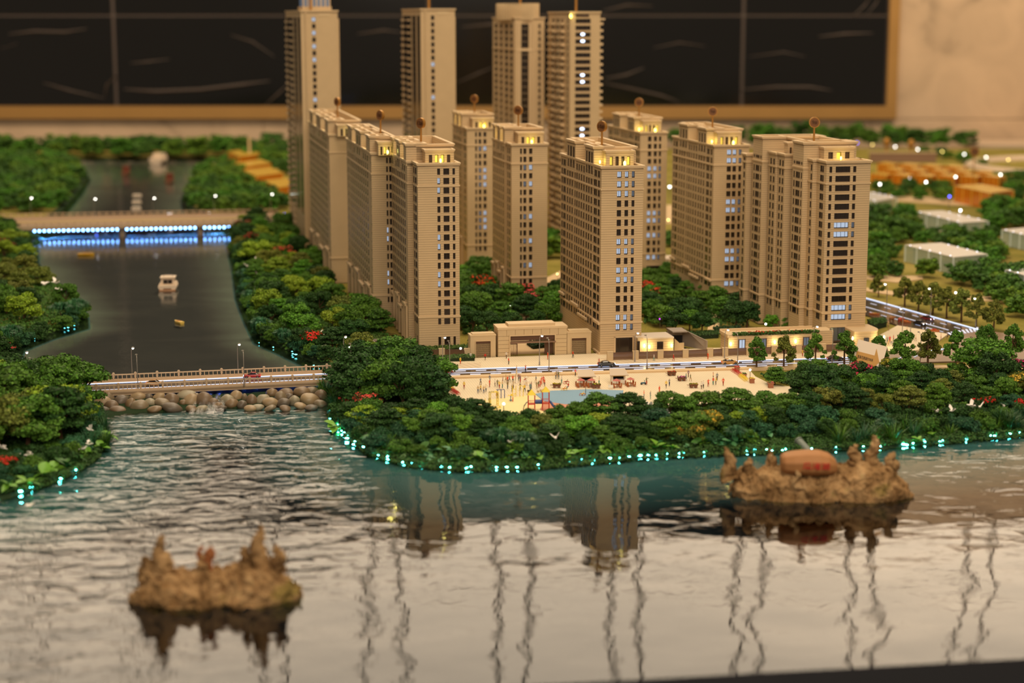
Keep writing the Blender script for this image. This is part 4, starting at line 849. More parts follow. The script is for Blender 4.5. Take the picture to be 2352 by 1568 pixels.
def crown_mesh(kind, seed, nf, fs, far=False):
    rng = np.random.default_rng(seed); C = crown_clumps(kind, rng); pos = []; nr = []
    tot = sum(r[0]**2 for c, r in C)
    for c, r in C:
        n = max(6, int(nf*r[0]**2/tot)); d = sphere_dirs(rng, n, -.55); p = np.array(c)+d*np.array(r)*rng.uniform(.82, 1.12, (len(d), 1)); pos.append(p); nr.append(d)
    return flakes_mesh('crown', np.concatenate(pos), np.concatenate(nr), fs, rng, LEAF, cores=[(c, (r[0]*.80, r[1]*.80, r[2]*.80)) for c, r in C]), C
def trunk_mesh(kind, C, rng):
    m = MB(); r0 = .034 if kind != 'street' else .026
    if kind == 'dome': m.tube([(0, 0, -.03), (.02, .01, .3)], [.05, .03], 6); return m.mesh('trunk', BARK)
    lean = (rng.uniform(-.04, .04), rng.uniform(-.04, .04)); k = .40 if kind != 'street' else .62
    m.tube([(0, 0, -.05), (lean[0]*.5, lean[1]*.5, k*.5), (lean[0], lean[1], k)], [r0*1.25, r0, r0*.7], 7)
    for c, r in C[::4][:8]: m.tube([(lean[0]*.6, lean[1]*.6, k*rng.uniform(.55, .95)), (c[0]*.5+lean[0]*.3, c[1]*.5+lean[1]*.3, lerp(k, c[2], .5)), (c[0]*.92, c[1]*.92, c[2])], [r0*.55, r0*.4, r0*.2], 5)
    return m.mesh('trunk', BARK)
PROTO = {}
for kind, cnt, nf, fs in (('bushy', 5, 3000, .030), ('layered', 4, 2600, .028), ('street', 3, 2400, .026), ('dome', 3, 1700, .052)):
    L_ = []
    for i in range(cnt):
        cm_, C = crown_mesh(kind, 100*len(PROTO)+i, nf, fs); rng = np.random.default_rng(i+55)
        top = [(c, r) for c, r in C if c[2] > .55] or C; pos = []; nr = []
        for c, r in top:
            if rng.uniform() < .75: d = sphere_dirs(rng, 34, .15); pos.append(np.array(c)+d*np.array(r)*1.14); nr.append(d)
        bl = flakes_mesh('blossom', np.concatenate(pos), np.concatenate(nr), fs*1.05, rng, PETAL, (.75, 1.25))
        L_.append((cm_, trunk_mesh(kind, C, rng), bl))
    PROTO[kind] = L_
def strands_mesh(name, seed, n, kind):
    """grass tuft / willow: bent tapering blades"""
    rng = np.random.default_rng(seed); V = []; F = []; T_ = []
    for i in range(n):
        a = rng.uniform(0, 2*PI); l = rng.uniform(.6, 1.0); out = rng.uniform(.15, .75); w_ = rng.uniform(.018, .034); t = rng.uniform(.6, 1.3); b0 = rng.uniform(0, .16)
        dx, dy = math.cos(a), math.sin(a); o = len(V)
        for k in range(4):
            q = k/3
            if kind == 'grass': r = b0+out*q**1.6; z = l*(q-.38*q*q*out)
            else: r = b0+.5*math.sin(min(1, q*1.3)*PI/2)*out*1.3; z = .55+.42*l*math.sin(q*PI*.62)*(1-.1*out)-.75*q*q*l*out
            ww = w_*(1-q*.9); V += [(dx*r-dy*ww, dy*r+dx*ww, z), (dx*r+dy*ww, dy*r-dx*ww, z)]
        for k in range(3): F.append((o+2*k, o+2*k+1, o+2*k+3, o+2*k+2)); T_.append(t)
    me = bpy.data.meshes.new(name); me.from_pydata(V, [], F); at_ = me.attributes.new('tone', 'FLOAT_COLOR', 'FACE'); cs = np.repeat(np.array(T_, np.float32)[:, None], 4, 1); at_.data.foreach_set('color', cs.ravel()); me.materials.append(BLADE); return me
TUFT = [strands_mesh('blades', 300+i, 60, 'grass') for i in range(3)]; WILLOW = [strands_mesh('fronds', 320+i, 300, 'willow') for i in range(2)]
def leaf_mesh(w_, cup):
    V = []; F = []
    for i in range(6):
        q = i/5; ww = w_*math.sin(PI*min(1, q*.93+.07))**.8*(1 if i < 5 else 0); z = cup*q*q
        V += [(-ww, q, z+ww*.35), (0, q, z), (ww, q, z+ww*.35)]
    for i in range(5):
        F += [(3*i, 3*i+1, 3*i+4, 3*i+3), (3*i+1, 3*i+2, 3*i+5, 3*i+4)]
    me = bpy.data.meshes.new('leaf'); me.from_pydata(V, [], F); me.polygons.foreach_set('use_smooth', [True]*len(F)); at_ = me.attributes.new('tone', 'FLOAT_COLOR', 'FACE'); at_.data.foreach_set('color', np.ones(len(F)*4, np.float32)); me.materials.append(BLADE); return me
LEAFM = [leaf_mesh(.30, -.18), leaf_mesh(.22, -.35), leaf_mesh(.40, -.1)]
_sm = MB(); _sm.tube([(0, 0, -.1), (0, .02, .5), (.02, 0, 1)], [.04, .03, .02], 5); STEMM = _sm.mesh('stem', mat('green_stem', (60, 84, 44), rough=.6))

GREENS = {'dark green': (36, 62, 26), 'mid green': (62, 92, 30), 'bright green': (70, 108, 32), 'yellow green': (104, 122, 34), 'olive green': (86, 92, 38), 'blue green': (38, 72, 48)}
def gcol(nm, rnd, k=1.0):
    c = lin(GREENS[nm]); f = rnd.uniform(.86, 1.14)*k*1.8; return (c[0]*f*rnd.uniform(.92, 1.1), c[1]*f*1.04, c[2]*f*rnd.uniform(.75, 1.0), 1)
LANDMARKS = [((70, 900), 'by the left end of the near bridge'), ((200, 940), 'on the island beside the weir stones'), ((60, 1010), 'in the middle of the left near island'), ((160, 1040), 'on the water side of the left near island'), ((10, 1080), 'at the front of the left near island'), ((120, 960), 'on the crest of the left near island'), ((10, 940), 'at the left edge of the near island'),
 ((800, 900), 'at the right end of the near bridge'), ((900, 870), 'in the tall clump hiding the bridge end'), ((860, 960), 'below the tall clump at the bridge end'), ((960, 920), 'left of the play area'), ((1010, 980), 'on the bank left of the garden lamp'), ((1130, 980), 'on the bank below the yellow exercise frames'), ((1250, 985), 'on the bank below the playground'), ((1370, 990), 'on the bank below the blue play floor'), ((1480, 990), 'on the bank below the kiosks'), ((1590, 980), 'on the bank below the flower carts'), ((1700, 970), 'on the bank below the red bicycles'), ((980, 1050), 'above the shore at the bend below the yellow bushes'), ((1060, 1040), 'above the shore left of the yellow frames'), ((1220, 1035), 'above the shore between frames and playground'), ((1440, 1020), 'above the shore below the kiosks'), ((1640, 1010), 'above the shore below the flower carts'), ((860, 1030), 'above the shore at the left bend'), ((790, 990), 'above the shore near the bridge stones'), ((1120, 1030), 'above the shore leaves under the yellow frames'), ((1330, 1030), 'above the shore leaves under the playground'), ((1550, 1015), 'above the shore left of the inscribed stone'), ((1740, 1000), 'above the shore behind the inscribed stone'),
 ((1820, 900), 'beside the flower boxes at the plaza end'), ((1890, 940), 'in the dark thicket right of the plaza'), ((1960, 870), 'below the tilted card sign'), ((2040, 870), 'right of the tilted card sign'), ((2130, 880), 'below the junction'), ((2250, 880), 'below the right street trees'), ((2340, 880), 'near the right edge beside the yellow bush'), ((2000, 950), 'on the bank below the card sign'), ((2120, 960), 'on the bank among the doves'), ((2250, 960), 'on the bank below the red bush'), ((2350, 960), 'on the bank at the right edge'), ((1930, 1010), 'above the shore behind the sand island'), ((2080, 1010), 'above the shore with reeds'), ((2280, 1005), 'above the shore at the far right'),
 ((570, 540), 'beside the far bridge on the right bank'), ((620, 560), 'behind the tall left tower foot'), ((600, 620), 'along the river by the bright hedge line'), ((680, 600), 'below the rear left row of towers'), ((700, 660), 'in the riverside wood below the rear row'), ((600, 690), 'at the river bend on the right bank'), ((780, 690), 'beside the second tower of the left row'), ((700, 730), 'in the middle of the riverside wood'), ((800, 750), 'between the wood and the front left tower'), ((870, 740), 'at the foot of the front left tower'), ((650, 770), 'at the river edge by the bridge lights'), ((760, 800), 'by the white doves near the bridge'), ((850, 800), 'beside the car park entrance'),
 ((10, 550), 'on the left bank by the far bridge'), ((60, 600), 'on the upper left bank'), ((30, 670), 'in the left bank wood below the far bridge'), ((100, 690), 'in the left bank wood with doves'), ((150, 730), 'on the point of the left bank'), ((50, 750), 'in the left bank wood above the lamp'), ((10, 830), 'on the left bank behind the near island'),
 ((1080, 620), 'beside the rear tower in the court'), ((1100, 700), 'in the court right of the front left tower'), ((1180, 740), 'in the court behind the gate'), ((1210, 690), 'at the foot of the tower behind the gate'), ((1270, 720), 'in the court left of the middle tower'), ((1500, 660), 'in the court right of the middle tower'), ((1560, 690), 'in the court below the rear tower'), ((1500, 745), 'behind the small lodge roof'), ((1600, 750), 'on the lawn behind the ramp'), ((1680, 720), 'at the foot of the stepped right tower'), ((1720, 750), 'behind the long gallery roof')]
def nearmark(x, y): return min(LANDMARKS, key=lambda q: (q[0][0]-x)**2+(2.2*(q[0][1]-y))**2)[1]
PLANTS = []
def plant(kind, p, h, colname, rnd, name='tree', cat='tree', blossom=None, wide=1.0, trunk=True, word=None, label=None, mark=None, dark=1.0):
    k = {'tree': 'tree', 'shrub': 'shrub'}.get(name, name.replace('_', ' '))
    x, y = pj(p); size = 'tall' if h > .088 else ('low' if h < .05 else '')
    wd = {'bushy': 'bushy', 'layered': 'flat layered', 'street': 'egg shaped', 'dome': 'rounded'}[kind]
    lab = label or ' '.join(q for q in (size, colname if not blossom else blossom[0]+' flowering', wd, k, mark or nearmark(x, y)) if q)
    pr = PROTO[kind][rnd.randrange(len(PROTO[kind]))]
    t = thing(name, lab, cat, p, rnd.uniform(0, 6.28)); sc = (h*wide*rnd.uniform(.9, 1.12), h*wide*rnd.uniform(.9, 1.12), h)
    o = mob('crown', pr[0], t, (0, 0, 0), (0, 0, 0), sc); o.color = gcol(colname, rnd, dark)
    if trunk: mob('trunk', pr[1], t, (0, 0, 0), (0, 0, 0), sc)
    if blossom: o = mob('blossom', pr[2], t, (0, 0, 0), (0, 0, 0), sc); o.color = (*lin(blossom[1]), 1)
    PLANTS.append(t); return t
def poisson(poly, sp, rnd, z=LAND, cap=400, pts=None):
    wp = [tuple(gat(*q)[:2]) for q in poly] if poly[0][1] > 510 else P2(poly, z); xs = [p[0] for p in wp]; ys = [p[1] for p in wp]; out = [] if pts is None else pts; new = []
    A_ = (max(xs)-min(xs))*(max(ys)-min(ys)); C_ = [(rnd.uniform(min(xs), max(xs)), rnd.uniform(min(ys), max(ys))) for _ in range(int(14*A_/sp**2)+40)]
    ins = sdist(C_, wp) < 0
    for c, k in zip(C_, ins):
        if k and all((c[0]-q[0])**2+(c[1]-q[1])**2 > sp*sp for q in out):
            out.append(c); new.append(c)
            if len(new) >= cap: break
    return new
def on_ground(c): return Vector((c[0], c[1], float(terrain_z([c])[0])-.002))
def zone(poly, sp, hr, kinds, cols, seed, name='tree', cat='tree', wide=(.95, 1.25), keep=None, dark=1.0, cap=400):
    rnd = random.Random(seed)
    for c in poisson(poly, sp, rnd, cap=cap):
        if keep and not keep(c): continue
        plant(rnd.choice(kinds), on_ground(c), rnd.uniform(*hr), rnd.choice(cols), rnd, name, cat, wide=rnd.uniform(*wide), trunk=(name == 'tree'), dark=dark)
DK = ['dark green', 'dark green', 'mid green', 'blue green']; MX = ['dark green', 'mid green', 'mid green', 'yellow green', 'olive green', 'bright green', 'mid green']
# left near island
zone([(-80, 1060), (60, 1045), (140, 1020), (190, 985), (200, 945), (165, 922), (80, 915), (-80, 930)], .058, (.085, .125), ['bushy', 'layered', 'bushy'], ['mid green', 'mid green', 'dark green', 'yellow green', 'olive green'], 21)
zone([(-80, 1125), (60, 1100), (150, 1070), (215, 1025), (232, 985), (205, 985), (150, 1030), (60, 1055), (-80, 1075)], .040, (.028, .042), ['dome'], ['dark green', 'blue green', 'mid green'], 22, 'shrub', 'shrub')
# tall clump at the right bridge end, then the bank in front of the plaza
zone([(775, 905), (800, 878), (860, 866), (935, 876), (1000, 905), (1000, 940), (900, 950), (800, 945)], .050, (.085, .118), ['bushy', 'layered', 'bushy'], ['dark green', 'mid green', 'mid green', 'dark green'], 23)
for x, y, h, cn, kd in ((905, 878, .135, 'mid green', 'bushy'), (870, 888, .120, 'dark green', 'bushy'), (945, 893, .115, 'dark green', 'layered'), (820, 905, .105, 'mid green', 'bushy')): plant(kd, gat(x, y), h*.86, cn, random.Random(x), wide=1.1)
zone([(800, 970), (900, 968), (1000, 966), (1090, 990), (1240, 1000), (1390, 996), (1500, 990), (1640, 978), (1790, 958), (1860, 945), (1860, 970), (1650, 1002), (1400, 1022), (1200, 1028), (1000, 1014), (860, 1005)], .043, (.042, .058), ['bushy', 'layered'], MX+DK, 24, 'shrub', 'shrub', wide=(1.2, 1.5), cap=90)
for x, y, h, cn in ((1372, 966, .088, 'mid green'), (1330, 972, .066, 'mid green'), (1442, 962, .084, 'dark green'), (1285, 975, .062, 'mid green'), (1215, 980, .058, 'dark green'), (1540, 958, .080, 'mid green'), (1575, 955, .068, 'mid green'), (1622, 950, .072, 'mid green'), (1690, 955, .094, 'mid green'), (1500, 968, .062, 'dark green'), (1760, 940, .060, 'mid green'), (1000, 935, .052, 'dark green'), (1075, 962, .066, 'dark green'), (1100, 962, .064, 'dark green'), (1040, 955, .064, 'dark green'), (930, 960, .050, 'yellow green'), (955, 972, .055, 'yellow green'), (1745, 975, .06, 'yellow green'), (1690, 985, .056, 'yellow green')):
    plant('layered' if x in (1690, 1372, 1442, 1100) else 'bushy', gat(x, y+4), h*.74, cn, random.Random(x+y), wide=1.25)
zone([(850, 1035), (1000, 1012), (1200, 1018), (1400, 1012), (1650, 995), (1860, 965), (1880, 1005), (1650, 1022), (1400, 1045), (1200, 1060), (1050, 1062), (930, 1050)], .042, (.030, .042), ['dome', 'dome', 'bushy'], ['dark green', 'blue green', 'mid green', 'blue green'], 25, 'shrub', 'shrub', dark=.9, cap=90)
zone([(775, 955), (850, 960), (930, 1000), (920, 1040), (850, 1020), (795, 985)], .042, (.030, .045), ['dome'], ['blue green', 'dark green'], 26, 'shrub', 'shrub', dark=.9)
# right hand bank
zone([(1745, 892), (1800, 880), (1900, 874), (2010, 870), (2400, 878), (2400, 930), (2150, 945), (1980, 955), (1890, 950), (1880, 890)], .056, (.044, .062), ['bushy', 'layered', 'bushy'], ['dark green', 'mid green', 'dark green', 'mid green', 'olive green'], 27, keep=lambda c: not (1890 < pj((c[0], c[1], LAND))[0] < 2060 and pj((c[0], c[1], LAND))[1] < 905), cap=58)
for x, y, h, cn in ((1880, 915, .078, 'dark green'), (1915, 912, .074, 'dark green'), (1850, 925, .070, 'dark green'), (1930, 940, .070, 'dark green'), (2020, 905, .066, 'dark green'), (1990, 918, .064, 'mid green'), (2075, 890, .070, 'mid green'), (1860, 876, .052, 'mid green'), (1895, 880, .056, 'mid green'), (2260, 880, .105, 'mid green'), (2285, 895, .09, 'dark green')): plant('bushy', gat(x, y), h, cn, random.Random(x+y), wide=1.15)
zone([(1890, 960), (1990, 960), (2150, 952), (2400, 938), (2400, 985), (2150, 1000), (1990, 1012), (1890, 1012)], .044, (.028, .042), ['dome', 'bushy', 'dome'], ['dark green', 'blue green', 'dark green', 'mid green'], 28, 'shrub', 'shrub', dark=.85, cap=70)
# banks of the upper river
zone([(550, 530), (600, 515), (655, 530), (700, 600), (790, 690), (870, 745), (895, 775), (860, 792), (830, 822), (745, 822), (680, 800), (625, 770), (592, 720), (572, 660), (556, 600)], .066, (.060, .088), ['bushy', 'layered', 'bushy'], ['mid green', 'dark green', 'bright green', 'olive green', 'mid green', 'yellow green'], 29, cap=78)
zone([(-70, 520), (55, 535), (60, 600), (105, 650), (165, 715), (160, 738), (60, 770), (22, 800), (5, 850), (-70, 870)], .070, (.066, .094), ['bushy', 'bushy', 'layered'], ['dark green', 'mid green', 'olive green', 'yellow green'], 30, cap=44)
zone([(12, 812), (40, 797), (110, 773), (186, 749), (186, 722), (150, 742), (60, 772), (10, 795)], .045, (.034, .050), ['dome', 'bushy'], ['dark green', 'blue green', 'mid green'], 41, 'shrub', 'shrub')
zone([(533, 545), (552, 612), (562, 690), (604, 780), (700, 824), (742, 842), (752, 826), (690, 803), (625, 768), (597, 720), (574, 660), (560, 600), (550, 540)], .045, (.032, .048), ['dome', 'bushy'], ['dark green', 'blue green', 'mid green'], 42, 'shrub', 'shrub')
# courts between the towers
zone([(1062, 640), (1120, 635), (1145, 705), (1262, 712), (1284, 690), (1282, 752), (1062, 758)], .080, (.064, .088), ['bushy', 'layered'], ['mid green', 'dark green', 'bright green', 'mid green'], 31, cap=26)
zone([(1480, 668), (1540, 640), (1600, 680), (1690, 705), (1720, 738), (1640, 748), (1480, 752)], .078, (.060, .082), ['bushy', 'layered'], ['mid green', 'dark green', 'bright green', 'dark green'], 32, cap=22)
for x, y, h, cn in ((1550, 766, .066, 'dark green'), (1612, 765, .062, 'dark green'), (1584, 757, .058, 'bright green'), (1690, 750, .078, 'dark green'), (1715, 752, .076, 'dark green'), (1800, 757, .040, 'bright green'), (1772, 757, .044, 'bright green'), (1175, 765, .062, 'dark green'), (1232, 765, .064, 'dark green'), (1085, 765, .066, 'dark green'), (1120, 768, .066, 'dark green'), (850, 815, .036, 'yellow green')): plant('bushy', at(x, y, LAND), h, cn, random.Random(x+y), wide=1.0)
# flowering trees and bushes
for x, y, h, nm, c_, lb in ((845, 958, .056, 'coral red', (222, 84, 70), 'coral red flowering tree in front of the tall clump'), (803, 945, .050, 'coral', (206, 82, 66), 'small coral flowering tree beside the bridge end'), (1975, 888, .062, 'magenta pink', (214, 50, 92), 'magenta flowering bush under the tilted card sign'), (2048, 872, .056, 'yellow', (160, 150, 40), 'yellow green dome tree right of the tilted card sign'), (2078, 862, .040, 'red', (220, 44, 26), 'red flowering bush beside the yellow dome tree'), (2256, 950, .044, 'bright red', (206, 24, 22), 'bright red bush on the right bank beside the doves'), (2352, 955, .044, 'deep red', (200, 24, 24), 'deep red bush cut by the right edge of the picture'), (2335, 905, .055, 'cream yellow', (226, 186, 70), 'cream yellow flowering bush near the right edge'), (2345, 870, .052, 'magenta', (206, 40, 110), 'magenta flowering tree at the right edge by the junction'),
                           (1625, 1000, .058, 'yellow', (206, 170, 56), 'yellow topped bush in the middle of the near bank'), (1545, 1012, .044, 'yellow tipped', (190, 150, 56), 'small yellow tipped bush left of the yellow topped one'), (1590, 1015, .044, 'yellow tipped', (190, 150, 56), 'small yellow tipped bush right beside its twin on the bank'), (650, 610, .075, 'coral', (222, 84, 56), 'coral flowering tree at the top of the riverside wood'), (572, 575, .07, 'red', (170, 40, 30), 'dark red flowering tree on the right bank near the far bridge'), (560, 545, .07, 'rust', (150, 70, 40), 'rust coloured tree below the far bridge end'), (722, 800, .05, 'scarlet', (216, 44, 30), 'scarlet flowering bush beside the doves near the bridge'),
                           (1104, 690, .085, 'orange red', (222, 72, 20), 'orange red flowering tree in the court behind the gate'), (1200, 706, .078, 'pink', (232, 88, 84), 'pink flowering tree at the foot of the tower behind the gate'), (1228, 716, .062, 'pink', (228, 90, 90), 'smaller pink flowering tree right of the first one'), (1482, 690, .06, 'red', (226, 52, 20), 'red flowering tree at the right foot of the middle tower'), (1512, 702, .058, 'orange red', (226, 70, 24), 'orange red flowering tree in the court right of the middle tower'), (10, 590, .075, 'rust', (150, 60, 30), 'rust red tree on the upper left bank'), (5, 835, .06, 'pink red', (210, 60, 60), 'pink red bush at the left edge behind the near island'), (20, 1085, .035, 'scarlet', (206, 40, 24), 'scarlet flowers at the front of the left near island'), (170, 930, .05, 'red', (190, 36, 22), 'small red flowering tree beside the weir stones')):
    p = gat(x, y); p.z -= .002; plant('bushy' if h > .05 else 'dome', p, h, 'olive green' if 'yellow' in nm else 'dark green', random.Random(x), 'flowering_tree', 'tree', (nm, c_), 1.1, label=lb)
# street trees
for i, (x, y, top) in enumerate([(1738, 846, 777), (1800, 845, 776), (1872, 840, 770), (1939, 844, 766), (2018, 838, 775), (2077, 838, 762), (2131, 840, 761), (2195, 838, 762), (2264, 842, 752), (2325, 828, 748), (2018, 680, 632), (2078, 702, 640), (2109, 712, 648), (2142, 720, 652), (2174, 729, 664), (2208, 738, 668), (2242, 750, 678), (2282, 757, 690)]):
    p = at(x, y, LAND); h = (y-top)/FPX*p[1]*1.06
    lb = f"egg shaped street tree on its trunk, {('first','second','third','fourth','fifth','sixth','seventh','eighth','ninth','tenth')[i]} from left along the near kerb" if i < 10 else f"olive street tree, {('first','second','third','fourth','fifth','sixth','seventh','eighth')[i-10]} from left beside the right side road"
    plant('street', p, h, 'olive green' if i >= 10 else ('olive green' if i in (1, 6) else 'mid green'), random.Random(i), 'street_tree', 'tree', label=lb, wide=1.05)
# broad leaf plants, grass and willows at the water
rnd = random.Random(5)
def leaf_plant(x, y, z, s, n, colname, lab, parts=True):
    p = gat(x, y); t = thing('broadleaf_plant', lab, 'plant', p, rnd.uniform(0, 6))
    mob('stem', STEMM, t, (0, 0, 0), (0, 0, 0), (s*.6, s*.6, s*.5))
    for i in range(n):
        o = mob('leaf', rnd.choice(LEAFM), t, (0, 0, s*rnd.uniform(.2, .5)), (rnd.uniform(-.15, .75), rnd.uniform(-.3, .3), 2*PI*i/n+rnd.uniform(-.4, .4)), s*rnd.uniform(.6, 1.0)); o.color = gcol(colname, rnd, 1.7)
PLG = {'leafy': 'broad leaved water plant', }
shore = along([(x, y) for x, y in [(772, 955), (805, 1002), (855, 1036), (935, 1058), (1050, 1068), (1200, 1066), (1350, 1051), (1500, 1040), (1640, 1030), (1780, 1024)]], 24)
for i, q in enumerate(shore):
    for j in range(2 if i % 3 else 1):
        x, y = q[0]+rnd.uniform(-9, 9), q[1]-rnd.uniform(0, 7)-j*13; s = rnd.uniform(.017, .031) if j == 0 else rnd.uniform(.02, .034)
        leaf_plant(x, y, .008+.016*j, s, 6, rnd.choice(['dark green', 'blue green', 'mid green', 'blue green']), 'broad leaved plant at the water '+nearmark(x, y-30).replace('above the shore ', '').replace('on the bank ', ''))
for x, y, s, z in ((790, 940, .026, .03), (770, 990, .03, .01), (812, 985, .026, .02), (862, 1020, .03, .02), (1310, 1010, .032, .05), (1350, 1000, .03, .05), (1335, 1022, .028, .04), (1290, 1030, .026, .03), (1400, 1042, .024, .02), (1800, 1005, .022, .03), (1850, 1015, .02, .02), (250, 1010, .026, .006), (235, 1035, .026, .006), (215, 985, .022, .02), (150, 1080, .03, .006), (100, 1105, .032, .006), (60, 1120, .03, .006), (120, 1085, .028, .02), (180, 1065, .026, .012), (20, 1130, .03, .006), (70, 1095, .028, .02), (205, 1050, .022, .012), (2110, 1020, .02, .01), (2140, 1008, .02, .02)):
    leaf_plant(x, y, z, s, 7, rnd.choice(['mid green', 'dark green', 'mid green']), 'large leaved plant '+nearmark(x, y-20).replace('above the shore', 'at the shore'))
for i in range(54):
    if i < 26: x = rnd.uniform(1890, 2352); y = lerp(1030, 992, (x-1890)/462)-rnd.uniform(0, 26)
    elif i < 36: x = rnd.uniform(735, 800); y = lerp(915, 975, (x-735)/65)-rnd.uniform(0, 30)
    elif i < 44: x = rnd.uniform(200, 245); y = rnd.uniform(960, 1030)
    else: x = rnd.uniform(850, 1060); y = rnd.uniform(1000, 1040)
    p = gat(x, y); p.z = max(.002, p.z-.002)
    t = thing('grass_tuft', 'tuft of long arching reed grass '+nearmark(x, y), 'grass', p, rnd.uniform(0, 6)); o = mob('blades', rnd.choice(TUFT), t, (0, 0, 0), (0, 0, 0), rnd.uniform(.036, .058)); o.color = gcol(rnd.choice(['blue green', 'dark green', 'mid green']), rnd, 1.0)
for x, y, h in ((1150, 1035, .06), (1205, 1040, .055), (840, 985, .06), (165, 735, .07), (180, 728, .07), (140, 738, .07), (70, 600, .07), (85, 580, .06), (600, 770, .065), (560, 650, .06), (555, 585, .06), (2035, 1000, .05), (1690, 1020, .05), (10, 800, .07), (26, 785, .06), (540, 545, .06), (575, 700, .06), (650, 790, .055), (690, 808, .05), (72, 560, .06)):
    p = gat(x, y); p.z = max(.01, p.z-.003)
    t = thing('willow', 'drooping blue green willow '+nearmark(x, y), 'tree', p, rnd.uniform(0, 6)); o = mob('fronds', rnd.choice(WILLOW), t, (0, 0, 0), (0, 0, 0), (h*1.0, h*1.0, h)); o.color = gcol('blue green', rnd, 1.25); mob('trunk', PROTO['dome'][0][1], t, (0, 0, 0), (0, 0, 0), (h*.6, h*.6, h*1.6))
# undergrowth: chips covering the banks and beds, uncountable
def scatter_stuff(name, label, polys, dens, size, cols, seed, cat='undergrowth', lift=.002, mound=.006):
    rng = np.random.default_rng(seed); r_ = random.Random(seed); pos = []
    for poly, z in polys:
        wp = [tuple(gat(*q)[:2]) for q in poly]; xs = [p[0] for p in wp]; ys = [p[1] for p in wp]; A_ = (max(xs)-min(xs))*(max(ys)-min(ys)); n = int(A_*dens)
        c = np.column_stack([rng.uniform(min(xs), max(xs), n), rng.uniform(min(ys), max(ys), n)]); c = c[sdist(c, wp) < 0]
        zz = terrain_z(c)+lift+rng.uniform(0, mound, len(c)); pos.append(np.column_stack([c, zz]))
    pos = np.concatenate(pos); nr = np.tile([0, -.25, 1.0], (len(pos), 1)); me = flakes_mesh(name, pos, nr, size, rng, LEAF, (.5, 1.4)); o = mob(name, me); o.color = (*[x*1.5 for x in lin(cols)], 1); tag(o, label, cat, kind='stuff'); return o
scatter_stuff('undergrowth', 'dense low dark green undergrowth covering the near banks between the trees', [([(-80, 1150), (80, 1128), (170, 1094), (232, 1050), (250, 1005), (236, 930), (80, 915), (-80, 930)], .03), ([(760, 950), (780, 900), (860, 862), (935, 872), (1005, 897), (1120, 948), (1240, 957), (1500, 948), (1780, 922), (1890, 912), (1745, 865), (1900, 848), (2400, 858), (2400, 1000), (2150, 1022), (1800, 1042), (1500, 1054), (1200, 1082), (1050, 1084), (930, 1072), (845, 1048), (795, 1010)], .03)], 130000, .0027, (44, 72, 28), 71, mound=.007)
scatter_stuff('undergrowth', 'low green undergrowth covering the upper river banks and the courts', [([(545, 525), (655, 520), (700, 600), (800, 690), (895, 775), (830, 830), (745, 835), (650, 800), (590, 770), (555, 640)], LAND), ([(-70, 515), (70, 535), (70, 600), (185, 720), (185, 742), (30, 797), (5, 860), (-70, 880)], LAND), ([(1062, 610), (1128, 600), (1150, 690), (1180, 700), (1150, 766), (1062, 770)], LAND), ([(1480, 640), (1540, 630), (1600, 670), (1700, 710), (1720, 750), (1480, 745)], LAND)], 30000, .0044, (56, 88, 30), 72, mound=.010)
